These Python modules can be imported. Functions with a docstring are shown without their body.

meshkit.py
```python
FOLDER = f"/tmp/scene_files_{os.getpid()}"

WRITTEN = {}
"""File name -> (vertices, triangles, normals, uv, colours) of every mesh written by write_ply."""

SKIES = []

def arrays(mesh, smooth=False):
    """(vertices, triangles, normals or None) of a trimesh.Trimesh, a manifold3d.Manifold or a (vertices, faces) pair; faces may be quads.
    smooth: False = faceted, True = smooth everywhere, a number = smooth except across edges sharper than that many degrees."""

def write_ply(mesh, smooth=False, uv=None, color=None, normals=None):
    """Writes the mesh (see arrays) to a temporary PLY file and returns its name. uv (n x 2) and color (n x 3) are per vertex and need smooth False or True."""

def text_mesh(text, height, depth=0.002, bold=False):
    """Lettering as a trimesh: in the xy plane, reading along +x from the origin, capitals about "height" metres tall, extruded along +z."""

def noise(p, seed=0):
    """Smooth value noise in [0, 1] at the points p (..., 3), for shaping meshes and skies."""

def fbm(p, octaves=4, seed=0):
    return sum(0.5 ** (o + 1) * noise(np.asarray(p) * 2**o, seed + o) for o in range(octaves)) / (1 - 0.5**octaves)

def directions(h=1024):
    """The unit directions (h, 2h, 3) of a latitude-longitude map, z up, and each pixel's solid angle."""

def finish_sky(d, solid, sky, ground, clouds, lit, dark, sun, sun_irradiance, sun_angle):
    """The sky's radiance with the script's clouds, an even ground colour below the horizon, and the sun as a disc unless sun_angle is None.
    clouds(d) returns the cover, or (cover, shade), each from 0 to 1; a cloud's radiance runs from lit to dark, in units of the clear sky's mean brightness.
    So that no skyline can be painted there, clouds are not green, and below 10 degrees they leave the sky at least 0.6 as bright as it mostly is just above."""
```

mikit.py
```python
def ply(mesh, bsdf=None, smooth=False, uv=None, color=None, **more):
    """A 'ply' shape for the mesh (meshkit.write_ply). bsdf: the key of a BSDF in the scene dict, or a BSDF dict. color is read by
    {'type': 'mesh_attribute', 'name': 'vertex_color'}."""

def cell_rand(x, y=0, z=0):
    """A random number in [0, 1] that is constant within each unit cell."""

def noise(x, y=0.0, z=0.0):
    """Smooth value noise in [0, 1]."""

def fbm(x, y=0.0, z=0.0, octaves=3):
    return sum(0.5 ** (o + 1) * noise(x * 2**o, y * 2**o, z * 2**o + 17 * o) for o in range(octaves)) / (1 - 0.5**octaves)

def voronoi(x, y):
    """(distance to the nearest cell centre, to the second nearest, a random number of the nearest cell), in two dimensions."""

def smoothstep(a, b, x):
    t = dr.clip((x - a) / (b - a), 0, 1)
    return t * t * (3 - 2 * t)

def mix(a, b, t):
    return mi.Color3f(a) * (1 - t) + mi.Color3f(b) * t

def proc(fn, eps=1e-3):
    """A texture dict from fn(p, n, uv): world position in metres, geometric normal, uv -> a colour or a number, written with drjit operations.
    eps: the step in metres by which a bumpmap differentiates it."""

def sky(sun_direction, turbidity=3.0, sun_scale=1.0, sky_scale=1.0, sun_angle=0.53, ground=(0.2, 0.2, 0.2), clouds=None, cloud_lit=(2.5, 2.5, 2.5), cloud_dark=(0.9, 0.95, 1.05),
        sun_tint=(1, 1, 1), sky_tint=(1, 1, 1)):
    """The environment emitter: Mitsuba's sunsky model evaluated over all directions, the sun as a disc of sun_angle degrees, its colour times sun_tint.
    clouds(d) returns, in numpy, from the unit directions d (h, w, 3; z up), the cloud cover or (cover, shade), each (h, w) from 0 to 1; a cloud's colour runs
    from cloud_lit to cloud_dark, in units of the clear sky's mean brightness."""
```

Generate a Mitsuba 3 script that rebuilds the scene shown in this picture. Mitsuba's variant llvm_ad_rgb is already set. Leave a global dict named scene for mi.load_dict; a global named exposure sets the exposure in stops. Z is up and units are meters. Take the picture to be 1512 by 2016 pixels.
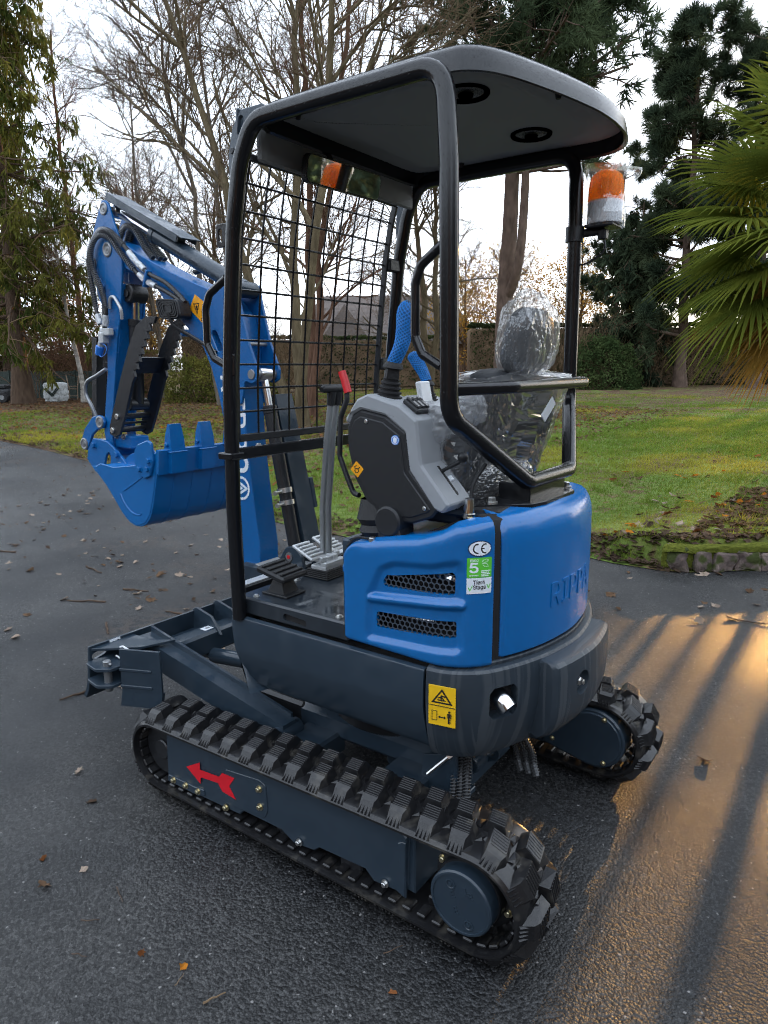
import math, random
import numpy as np, trimesh, manifold3d as m3
import shapely.geometry as sg
from shapely import affinity
from shapely.ops import unary_union
import drjit as dr
import mitsuba as mi
import mikit, meshkit
from mikit import proc, noise, fbm, voronoi, cell_rand, smoothstep, mix

T = mi.ScalarTransform4f
RNG = np.random.default_rng(7)
random.seed(7)
scene, labels = {}, {}

# ---- camera, sky, exposure -------------------------------------------------
# x = forwards for the digger, y = to its left, z = up, origin on the ground under its middle
CAM = np.array([-1.40, 2.075, 1.60])
FWD = np.array([0.57188982, -0.79549149, -0.20033802])
UPV = np.array([0.11189149, -0.16629108, 0.9797079])
scene['camera'] = {'type': 'perspective', 'fov': 57.41, 'fov_axis': 'x', 'near_clip': 0.05, 'far_clip': 900.0,
                   'to_world': T().look_at(origin=CAM.tolist(), target=(CAM + FWD).tolist(), up=UPV.tolist())}
SUN_EL = 9.0
SUN = [0.013, -1.0, math.tan(math.radians(SUN_EL))]

def cloud_cover(d):
    n = meshkit.fbm(d * np.array([2.2, 2.2, 5.0]) + 3.1) if hasattr(meshkit, 'fbm') else meshkit.noise(d * 3.0)
    return 0.80 + 0.2 * np.clip((n - 0.35) * 2.2, 0, 1), 0.25 * np.clip(n, 0, 1)

scene['sky'] = mikit.sky(SUN, turbidity=4.0, sun_scale=0.24, sky_scale=1.0, sun_angle=0.6, sun_tint=(1.0, 0.92, 0.78), clouds=cloud_cover,
                         cloud_lit=(1.74, 1.93, 2.22), cloud_dark=(1.2, 1.32, 1.5), ground=(0.12, 0.12, 0.11))
exposure = 4.5

# ---- helpers ---------------------------------------------------------------
def num(key):
    if key not in scene and key not in labels:
        return key
    k = 1
    while f'{key}_{k:03d}' in scene or f'{key}_{k:03d}' in labels:
        k += 1
    return f'{key}_{k:03d}'

_used = {}
def name_for(key):
    n = _used.get(key, -1) + 1
    _used[key] = n
    return key if n == 0 else f'{key}_{n:03d}'

def put(key, mesh, bsdf, smooth=35, label=None, cat=None, group=None, kind=None, to=None, **kw):
    """one entry of the scene under the next free number of its key"""
    key = name_for(key)
    d = dict(mesh) if isinstance(mesh, dict) else mikit.ply(mesh, bsdf, smooth=smooth, **kw)
    if to is not None:
        d['to_world'] = to
    scene[key] = d
    note(key, label, cat, group, kind)
    return key

def thing(key, label, cat, group=None):
    key = name_for(key)
    note(key, label, cat, group)
    return key

def note(key, label=None, cat=None, group=None, kind=None):
    e = {k: v for k, v in (('label', label), ('category', cat), ('group', group), ('kind', kind)) if v}
    if e:
        labels[key] = e

def cat_(*ms):
    ms = [m for m in ms if m is not None]
    flat = []
    for m in ms:
        flat.extend(m if isinstance(m, (list, tuple)) else [m])
    return trimesh.util.concatenate(flat)

def tm(v, f):
    f = np.asarray(f)
    if f.shape[1] == 4:
        f = np.vstack([f[:, [0, 1, 2]], f[:, [0, 2, 3]]])
    return trimesh.Trimesh(np.asarray(v, float), f, process=False)

def hull(p):
    return trimesh.convex.convex_hull(np.asarray(p, float))

def box(c, s, b=0.004, rz=0.0, ry=0.0, rx=0.0):
    """box with chamfered edges; c = centre, s = sizes"""
    h = np.asarray(s, float) / 2
    b = min(b, h.min() * 0.6)
    p = []
    for sx in (-1, 1):
        for sy in (-1, 1):
            for sz in (-1, 1):
                q = h * [sx, sy, sz]
                for a in range(3):
                    r = q.copy()
                    for o in range(3):
                        if o != a:
                            r[o] -= b * [sx, sy, sz][o]
                    p.append(r)
    m = hull(p)
    if rx or ry or rz:
        m.apply_transform(trimesh.transformations.euler_matrix(math.radians(rx), math.radians(ry), math.radians(rz)))
    m.apply_translation(c)
    return m

def frame(a, b):
    a, b = np.asarray(a, float), np.asarray(b, float)
    z = (b - a) / np.linalg.norm(b - a)
    x = np.cross([0, 1, 0] if abs(z[1]) < 0.9 else [1, 0, 0], z)
    x /= np.linalg.norm(x)
    return x, np.cross(z, x), z

def cyl(a, b, r, r2=None, n=20, bev=0.0):
    """solid cylinder or cone from a to b, edges chamfered by bev"""
    a, b = np.asarray(a, float), np.asarray(b, float)
    L = np.linalg.norm(b - a)
    r2 = r if r2 is None else r2
    prof = [(0, 0), (r - bev, 0), (r, bev), (r2, L - bev), (r2 - bev, L), (0, L)] if bev else [(0, 0), (r, 0), (r2, L), (0, L)]
    return lathe(prof, a, b, n)

def lathe(prof, a, b, n=24):
    """profile (radius, height) turned about the axis from a towards b"""
    a = np.asarray(a, float)
    x, y, z = frame(a, b)
    t = np.arange(n) * 2 * np.pi / n
    v, idx = [], []
    for r, h in prof:
        if r < 1e-6:
            idx.append([len(v)] * n)
            v.append(a + z * h)
        else:
            idx.append(list(range(len(v), len(v) + n)))
            v.extend(a + z * h + r * (math.cos(q) * x + math.sin(q) * y) for q in t)
    f = []
    for i in range(len(prof) - 1):
        for k in range(n):
            p, q, r_, s_ = idx[i][k], idx[i][(k + 1) % n], idx[i + 1][(k + 1) % n], idx[i + 1][k]
            if p != q:
                f.append((p, q, r_))
            if r_ != s_:
                f.append((p, r_, s_))
    return tm(v, f)

def fillet(pts, r, n=6):
    """path with its corners rounded by radius r (a number, or one per point)"""
    pts = [np.asarray(p, float) for p in pts]
    rs = r if isinstance(r, (list, tuple)) else [r] * len(pts)
    out = [pts[0]]
    for i in range(1, len(pts) - 1):
        a, b, c = pts[i - 1], pts[i], pts[i + 1]
        u, v = a - b, c - b
        lu, lv = np.linalg.norm(u), np.linalg.norm(v)
        ang = math.acos(np.clip(u @ v / lu / lv, -1, 1))
        if ang > 3.05 or rs[i] <= 0:
            out.append(b)
            continue
        d = min(rs[i] / math.tan(ang / 2), 0.48 * lu, 0.48 * lv)
        p, q = b + u / lu * d, b + v / lv * d
        for k in range(n + 1):
            s = k / n
            out.append((1 - s) ** 2 * p + 2 * s * (1 - s) * b + s * s * q)
    out.append(pts[-1])
    return np.array(out)

def spline(pts, n=8):
    pts = np.asarray(pts, float)
    P = np.vstack([2 * pts[0] - pts[1], pts, 2 * pts[-1] - pts[-2]])
    out = []
    for i in range(1, len(P) - 2):
        for s in np.arange(n) / n:
            a, b, c, d = P[i - 1], P[i], P[i + 1], P[i + 2]
            out.append(0.5 * (2 * b + (c - a) * s + (2 * a - 5 * b + 4 * c - d) * s * s + (3 * b - a - 3 * c + d) * s ** 3))
    out.append(pts[-1])
    return np.array(out)

def sweep(path, prof, cap=True, scale=None, up=None):
    """closed profile (n x 2) carried along a path"""
    path, prof = np.asarray(path, float), np.asarray(prof, float)
    t = np.gradient(path, axis=0)
    t /= np.linalg.norm(t, axis=1, keepdims=True) + 1e-12
    x = np.cross([0, 1, 0] if abs(t[0][1]) < 0.9 else [1, 0, 0], t[0]) if up is None else np.cross(np.cross(t[0], up), t[0])
    x /= np.linalg.norm(x)
    v, n = [], len(prof)
    for i in range(len(path)):
        x = x - t[i] * (x @ t[i])
        x /= np.linalg.norm(x) + 1e-12
        y = np.cross(t[i], x)
        s = 1.0 if scale is None else scale[i]
        v.append(path[i] + s * (prof[:, :1] * x + prof[:, 1:2] * y))
    v = np.vstack(v)
    f = [(i * n + k, i * n + (k + 1) % n, (i + 1) * n + (k + 1) % n, (i + 1) * n + k) for i in range(len(path) - 1) for k in range(n)]
    m = tm(v, f)
    if cap:
        c0, c1 = len(v), len(v) + 1
        v = np.vstack([v, path[:1], path[-1:]])
        e = (len(path) - 1) * n
        g = [(c0, (k + 1) % n, k) for k in range(n)] + [(c1, e + k, e + (k + 1) % n) for k in range(n)]
        m = tm(v, np.vstack([m.faces, g]))
    return m

def circle(r, n=12):
    a = np.arange(n) * 2 * np.pi / n
    return np.stack([r * np.cos(a), r * np.sin(a)], 1)

def tube(path, r, n=12, cap=True, scale=None):
    return sweep(path, circle(r, n), cap, scale)

def rrect(w, h, r, n=4):
    p = []
    for cx, cy, a0 in ((w / 2 - r, h / 2 - r, 0), (-w / 2 + r, h / 2 - r, 90), (-w / 2 + r, -h / 2 + r, 180), (w / 2 - r, -h / 2 + r, 270)):
        for k in range(n + 1):
            a = math.radians(a0 + 90 * k / n)
            p.append((cx + r * math.cos(a), cy + r * math.sin(a)))
    return np.array(p)

def poly(pts, r=0.0):
    p = sg.Polygon(pts)
    if r:
        p = p.buffer(-r, join_style='round', quad_segs=4).buffer(2 * r, join_style='round', quad_segs=4).buffer(-r, join_style='round', quad_segs=4)
    return p

def inset_ring(c, b):
    """points of the ring moved inwards by b along the mitre"""
    c = np.asarray(c, float)
    p, n = np.roll(c, 1, 0), np.roll(c, -1, 0)
    def nrm(a, b_):
        d = b_ - a
        d = d / (np.linalg.norm(d, axis=1, keepdims=True) + 1e-12)
        return np.stack([-d[:, 1], d[:, 0]], 1)
    n1, n2 = nrm(p, c), nrm(c, n)
    m = n1 + n2
    m /= np.linalg.norm(m, axis=1, keepdims=True) + 1e-12
    k = np.clip((m * n1).sum(1, keepdims=True), 0.4, 1)
    return c + m * b / k

def plate(p, h0, h1, bev=0.003, axis='y'):
    """polygon (in the plane across 'axis') thickened from h0 to h1 with chamfered rims; holes allowed"""
    if hasattr(p, 'geoms'):
        return cat_([plate(g, h0, h1, bev, axis) for g in p.geoms])
    if not isinstance(p, sg.Polygon):
        p = sg.Polygon(p)
    p = sg.polygon.orient(p)
    rings = [np.array(p.exterior.coords)[:-1]] + [np.array(r.coords)[:-1] for r in p.interiors]
    v2, f2 = trimesh.creation.triangulate_polygon(sg.Polygon(rings[0], rings[1:]), engine='earcut')
    ring_in = [inset_ring(r, bev) for r in rings] if bev else rings
    lay = [(ring_in, h0), (rings, h0 + bev), (rings, h1 - bev), (ring_in, h1)] if bev else [(rings, h0), (rings, h1)]
    base = np.vstack(rings)
    # map triangulation vertices to ring order
    from scipy.spatial import cKDTree
    idx = cKDTree(base).query(v2)[1]
    f2 = idx[f2]
    a = base[f2]
    e1, e2 = a[:, 1] - a[:, 0], a[:, 2] - a[:, 0]
    ccw = e1[:, 0] * e2[:, 1] - e1[:, 1] * e2[:, 0] > 0
    f2 = np.where(ccw[:, None], f2, f2[:, ::-1])
    n = len(base)
    V = np.vstack([np.column_stack([np.vstack(r), np.full(n, h)]) for r, h in lay])
    F = [f2[:, ::-1], f2 + n * (len(lay) - 1)]
    o = 0
    for r in rings:
        k = np.arange(len(r)) + o
        k2 = np.roll(k, -1)
        for j in range(len(lay) - 1):
            A, B, C_, D = k + j * n, k2 + j * n, k2 + (j + 1) * n, k + (j + 1) * n
            F += [np.stack([A, B, C_], 1), np.stack([A, C_, D], 1)]
        o += len(r)
    F = np.vstack(F)
    if axis == 'y':      # polygon given as (x, z)
        V = V[:, [0, 2, 1]]
        F = F[:, ::-1]
    elif axis == 'x':    # polygon given as (y, z)
        V = V[:, [2, 0, 1]]
    return tm(V, F)

def grid(P):
    """mesh of a (rows, cols, 3) array of points"""
    r, c = P.shape[:2]
    i = np.arange(r * c).reshape(r, c)
    f = np.stack([i[:-1, :-1], i[:-1, 1:], i[1:, 1:], i[1:, :-1]], -1).reshape(-1, 4)
    return tm(P.reshape(-1, 3), f)

def shell(P, t):
    """closed solid between the grid P and the same grid moved by the vectors t"""
    r, c = P.shape[:2]
    i = np.arange(r * c).reshape(r, c)
    f = np.stack([i[:-1, :-1], i[:-1, 1:], i[1:, 1:], i[1:, :-1]], -1).reshape(-1, 4)
    n = r * c
    e = [(i[0, k + 1], i[0, k]) for k in range(c - 1)] + [(i[k, 0], i[k + 1, 0]) for k in range(r - 1)] + \
        [(i[-1, k], i[-1, k + 1]) for k in range(c - 1)] + [(i[k + 1, -1], i[k, -1]) for k in range(r - 1)]
    side = np.array([(a, b, b + n, a + n) for a, b in e])
    m = tm(np.vstack([P.reshape(-1, 3), (P + t).reshape(-1, 3)]), np.vstack([f, f[:, ::-1] + n, side]))
    if m.volume < 0:
        m.invert()
    return m

def man(m):
    m = trimesh.Trimesh(m.vertices, m.faces, process=True)
    return m3.Manifold(m3.Mesh(np.asarray(m.vertices, np.float32), np.asarray(m.faces, np.uint32)))

def unman(q):
    q = q.to_mesh()
    return trimesh.Trimesh(q.vert_properties[:, :3], q.tri_verts, process=False)

def cut(a, *bs):
    q = man(a)
    for b in bs:
        q = q - man(b)
    return unman(q)

def bolt(p, d, r=0.010, h=0.008, washer=True):
    """hexagon bolt head at p, its axis along d"""
    p, d = np.asarray(p, float), np.asarray(d, float) / np.linalg.norm(d)
    parts = [cyl(p, p + d * (h + 0.002), r, n=6, bev=0.0015)]
    if washer:
        parts.append(cyl(p - d * 0.001, p + d * 0.002, r * 1.5, n=14))
    return cat_(parts)

def text_on(text, height, origin, right, up, depth=0.0012, bold=False, center=False, width=None):
    m = meshkit.text_mesh(text, height, depth, bold)
    w = m.bounds[1][0] - m.bounds[0][0]
    if width:
        m.vertices[:, 0] *= width / w
        w = width
    if center:
        m.vertices[:, 0] -= w / 2 + m.bounds[0][0]
    r, u = np.asarray(right, float), np.asarray(up, float)
    r, u = r / np.linalg.norm(r), u / np.linalg.norm(u)
    M = np.eye(4)
    M[:3, 0], M[:3, 1], M[:3, 2], M[:3, 3] = r, u, np.cross(r, u), origin
    m.apply_transform(M)
    return m

def flat_on(p, origin, right, up, h0=0.0, h1=0.001):
    """polygon or polygons in the plane (right, up) at origin, thickened along its normal"""
    r, u = np.asarray(right, float), np.asarray(up, float)
    r, u = r / np.linalg.norm(r), u / np.linalg.norm(u)
    out = []
    for g in getattr(p, 'geoms', [p]):
        m = trimesh.creation.extrude_polygon(g, h1 - h0, engine='earcut')
        m.apply_translation([0, 0, h0])
        M = np.eye(4)
        M[:3, 0], M[:3, 1], M[:3, 2], M[:3, 3] = r, u, np.cross(r, u), origin
        m.apply_transform(M)
        out.append(m)
    return cat_(out)

# ---- materials -------------------------------------------------------------
def rgb(c):
    return c if isinstance(c, dict) else {'type': 'rgb', 'value': [float(x) for x in c]}

def pri(name, c, rough=0.5, bump=None, bscale=1.0, two=False, **k):
    d = {'type': 'principled', 'base_color': rgb(c), 'roughness': rough if isinstance(rough, dict) else float(rough)}
    for a, b in k.items():
        d[a] = b if isinstance(b, dict) else float(b)
    if two:
        d = {'type': 'twosided', 'bsdf': d}
    if bump is not None:
        d = {'type': 'bumpmap', 'arbitrary': bump, 'scale': float(bscale), 'bsdf': d}
    scene[name] = d
    return name

def plane_uv(p, n):
    ax, ay, az = dr.abs(n.x), dr.abs(n.y), dr.abs(n.z)
    zt = (az > ax) & (az > ay)
    yt = (ay > ax) & ~zt
    return dr.select(zt, p.x, dr.select(yt, p.x, p.y)), dr.select(zt, p.y, p.z)

def drops(p, n, cell=0.0085, share=0.38):
    u, v = plane_uv(p, n)
    d, _, w = voronoi(u / cell, v / cell)
    r = 0.10 + 0.30 * w
    on = dr.select(w < share, 1.0, 0.0)
    t = dr.clip(1 - dr.square(d / r), 0, 1)
    return on * dr.sqrt(t) * r * cell * 0.40

def rain(p, n, uv):
    return drops(p, n)

def rain_side(p, n, uv):
    return drops(p, n, 0.011, 0.30)

def rain_big(p, n, uv):
    return drops(p, n, 0.012, 0.7)

def orange_peel(p, n, uv):
    return drops(p, n, 0.011, 0.35) + 0.00004 * noise(p.x * 160, p.y * 160, p.z * 160)

pri('blue_paint', (0.0005, 0.112, 0.34), 0.22, proc(rain_side, 4e-4), 1.0, clearcoat=0.9, clearcoat_gloss=0.94, specular=0.5)
pri('blue_arm_paint', (0.0005, 0.104, 0.32), 0.28, proc(rain_big, 5e-4), 1.0, clearcoat=0.6, clearcoat_gloss=0.9)

def streaks(p, n, uv):
    u, v = plane_uv(p, n)
    s = noise(u * 85 + 2.0 * noise(v * 7, u * 9), v * 2.6, 3.0)
    t = noise(u * 210, v * 5.0, 9.0)
    w = smoothstep(0.52, 0.72, s * 0.7 + t * 0.3)
    return mix((0.022, 0.032, 0.043), (0.062, 0.071, 0.080), w * 0.55)

def dark_tone(p, n, uv):
    f = fbm(p.x * 9, p.y * 9, p.z * 9)
    return mix((0.018, 0.031, 0.046), (0.026, 0.041, 0.058), f)

def damp_rough(p, n, uv):
    return 0.16 + 0.26 * smoothstep(.40, .62, fbm(p.x * 13, p.y * 13, p.z * 13))

pri('dark_paint', proc(dark_tone), proc(damp_rough), proc(rain_side, 4e-4), 0.8, clearcoat=0.25, clearcoat_gloss=0.85)
pri('cast_paint', proc(streaks), 0.45, proc(orange_peel, 5e-4), 1.0, clearcoat=0.2, clearcoat_gloss=0.8)

def wet_tone(p, n, uv):
    f = fbm(p.x * 7, p.y * 16, 1.0)
    return mix((0.020, 0.026, 0.033), (0.07, 0.08, 0.09), smoothstep(0.55, 0.8, f) * 0.6)

def wet_rough(p, n, uv):
    return 0.05 + 0.3 * smoothstep(0.40, 0.68, fbm(p.x * 11, p.y * 11, 4.0))

pri('wet_floor_paint', proc(wet_tone), proc(wet_rough), specular=0.6)
pri('black_gloss', (0.006, 0.0065, 0.008), 0.20, proc(rain_side, 4e-4), 1.0)
pri('black_paint', (0.013, 0.014, 0.016), 0.38)
pri('black_plastic', (0.012, 0.013, 0.015), 0.5)
pri('soft_black', (0.010, 0.010, 0.011), 0.62)

def rubber_tone(p, n, uv):
    f = fbm(p.x * 22, p.y * 22, p.z * 22)
    return mix((0.011, 0.011, 0.012), (0.05, 0.046, 0.04), smoothstep(0.56, 0.78, f) * 0.8)

pri('track_rubber', proc(rubber_tone), 0.27, specular=0.5)
pri('hose_rubber', (0.014, 0.014, 0.015), 0.4)
pri('grey_plastic', (0.27, 0.285, 0.30), 0.5)
pri('liner', (0.20, 0.205, 0.20), 0.7)
pri('zinc', (0.62, 0.62, 0.60), 0.32, metallic=1.0)
pri('bright_steel', (0.78, 0.79, 0.80), 0.12, metallic=1.0)
pri('dull_steel', (0.30, 0.31, 0.32), 0.42, metallic=0.85)
pri('spring_wire', (0.11, 0.113, 0.117), 0.5, metallic=0.6)
pri('speaker_grey', (0.035, 0.037, 0.038), 0.6)
pri('grille_mesh', (0.055, 0.07, 0.09), 0.4)
pri('lever_steel', (0.34, 0.36, 0.37), 0.38, metallic=0.7)
pri('alloy', (0.55, 0.57, 0.58), 0.42, metallic=0.5)
pri('brass_zinc', (0.62, 0.55, 0.36), 0.32, metallic=1.0)
pri('red_print', (0.62, 0.008, 0.02), 0.45)
pri('red_plastic', (0.55, 0.015, 0.02), 0.35)
pri('yellow_print', (0.80, 0.48, 0.010), 0.4)
pri('orange_print', (0.80, 0.34, 0.010), 0.4)
pri('green_print', (0.10, 0.50, 0.04), 0.4)
pri('white_print', (0.74, 0.78, 0.82), 0.4)
pri('pale_print', (0.42, 0.60, 0.80), 0.4)
pri('navy_print', (0.01, 0.016, 0.06), 0.4)
pri('black_print', (0.012, 0.012, 0.014), 0.45)
pri('blue_cap', (0.02, 0.16, 0.55), 0.4)
pri('blue_net', (0.004, 0.065, 0.22), 0.6)
pri('blue_strand', (0.014, 0.22, 0.62), 0.5)
pri('seat_vinyl', (0.018, 0.020, 0.023), 0.5)
pri('mirror_face', (0.9, 0.9, 0.9), 0.02, metallic=1.0)
scene['orange_lens'] = {'type': 'principledthin', 'base_color': rgb((0.98, 0.42, 0.012)), 'roughness': 0.2, 'diff_trans': 1.3, 'spec_trans': 0.2, 'eta': 1.5}
pri('lamp_core', (0.85, 0.30, 0.03), 0.4)
pri('base_plastic', (0.66, 0.68, 0.70), 0.35)
# clear film: mostly lets light through, with a soft glint
def film(name, w, c=(0.80, 0.82, 0.84), rough=.25):
    scene[name] = {'type': 'blendbsdf', 'weight': float(w), 'a': {'type': 'thindielectric', 'int_ior': 1.55},
                   'b': {'type': 'principledthin', 'base_color': rgb(c), 'roughness': rough, 'diff_trans': 1.1, 'spec_trans': 0.0}}
film('plastic_film', .06)
film('cloudy_film', .11)
film('bubble_film', .38)
film('thin_bag_film', .05)

# ---- the digger: undercarriage --------------------------------------------
EX = thing('mini_excavator', 'blue and dark grey mini excavator with canopy and rubber tracks parked on the drive', 'excavator')

C1, R1 = np.array([0.72, 0.172]), 0.140      # front idler, belt outside
C2, R2 = np.array([-0.630, 0.190]), 0.158    # rear sprocket
_o = sg.Point(C1).buffer(R1, 48).union(sg.Point(C2).buffer(R2, 48)).convex_hull
_ring = sg.polygon.orient(_o).exterior
TRACK_L = _ring.length
def belt_at(s):
    s = s % TRACK_L
    p, q = _ring.interpolate(s), _ring.interpolate((s + 0.004) % TRACK_L)
    p, q = np.array(p.coords[0]), np.array(q.coords[0])
    t = (q - p) / np.linalg.norm(q - p)
    return p, t, np.array([t[1], -t[0]])

def belt_mesh(yc, side):
    sec = np.array([(-.110, -.016), (-.102, -.005), (-.084, 0), (.084, 0), (.102, -.005), (.110, -.016), (.110, -.023), (.060, -.030), (-.060, -.030), (-.110, -.023)])
    N = 180
    V = []
    for k in range(N):
        p, t, n = belt_at(TRACK_L * k / N)
        V.append([(p[0] + n[0] * h, yc + y * side, p[1] + n[1] * h) for y, h in sec])
    V = np.array(V)
    V = np.concatenate([V, V[:1]], 0)
    V = np.concatenate([V, V[:, :1]], 1)
    m = grid(V)
    m.merge_vertices()
    if m.volume < 0:
        m.invert()
    ribs = []
    for k in range(72):          # moulded ribs on the inside
        p, t, n = belt_at(TRACK_L * (k + 0.5) / 72)
        for y0, w, h, l in ((0.068, 0.046, 0.012, 0.030), (-0.068, 0.046, 0.012, 0.030), (0.022, 0.022, 0.030, 0.022), (-0.022, 0.022, 0.030, 0.022)):
            if abs(y0) < 0.03 and k % 2:
                continue
            c = p - n * (0.028 + h / 2)
            b = box((0, 0, 0), (l, w, h), 0.004)
            M = np.eye(4)
            M[:3, 0] = [t[0], 0, t[1]]; M[:3, 1] = [0, 1, 0]; M[:3, 2] = [n[0], 0, n[1]]
            if np.linalg.det(M[:3, :3]) < 0:
                M[:3, 1] *= -1
            M[:3, 3] = [c[0], yc + y0 * side, c[1]]
            b.apply_transform(M)
            ribs.append(b)
    return cat_(m, ribs)

def lug_mesh(kind):
    """local frame: x along the track, y outboard, z out of the belt"""
    H = 0.029
    sk = 0.020
    b = [(-.040 + sk, .003, 0), (.032 + sk, .003, 0), (.038, .066, 0), (-.036, .066, 0), (-.022, .107, -.013), (.022, .107, -.013)]
    t = [(-.029 + sk, .010, H), (.022 + sk, .010, H), (.028, .068, H), (-.026, .068, H), (-.022, .084, H * .70), (.024, .084, H * .70)]
    parts = [hull(b + t)]
    for k in range(6):           # fine ridges along the top
        f = k / 5
        y = 0.014 + 0.050 * f
        parts.append(box((sk * (1 - f) * 0.8, y, H), (0.048, 0.0042, 0.005), 0.0012))
    for k in range(4):           # fan of ribs down the flank
        x0, x1 = -.014 + .0095 * k, -.019 + .0128 * k
        parts.append(hull([(x0 - .002, .068, H * .95), (x0 + .002, .068, H * .95), (x1 - .003, .109, -.011), (x1 + .003, .109, -.011), (x0 - .002, .074, H * .6), (x1, .111, -.006)]))
    for k in (-1, 1):            # low web between the lugs
        parts.append(hull([(k * .030, .008, 0), (k * .050, .012, 0), (k * .050, .040, 0), (k * .030, .050, 0), (k * .034, .014, .008), (k * .046, .034, .007)]))
    m = cat_(parts)
    return m

_lug = mikit.ply(lug_mesh(0), 'track_rubber', smooth=False)
N_LUG = 36
def add_track(yc, side, label):
    tr = put(EX + '__rubber_track', belt_mesh(yc, side), 'track_rubber', 30, label)
    for k in range(N_LUG):
        for row, (sgn, sh) in enumerate(((1, 0.0), (-1, 0.5))):
            p, t, n = belt_at(TRACK_L * (k + sh + 0.25) / N_LUG)
            d = sgn * side
            M = np.eye(4)
            M[:3, 0] = [t[0], 0, t[1]]; M[:3, 1] = [0, d, 0]; M[:3, 2] = [n[0], 0, n[1]]
            if np.linalg.det(M[:3, :3]) < 0:
                M[:3, 0] *= -1
            M[:3, 3] = [p[0], yc, p[1]]
            put(tr + '__lug', _lug, None, to=T(M))
    return tr

YT = 0.522
add_track(YT, 1, 'black rubber track with block lugs, the one with the red arrow above it')
add_track(-YT, -1, 'black rubber track on the far side of the machine')

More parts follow.
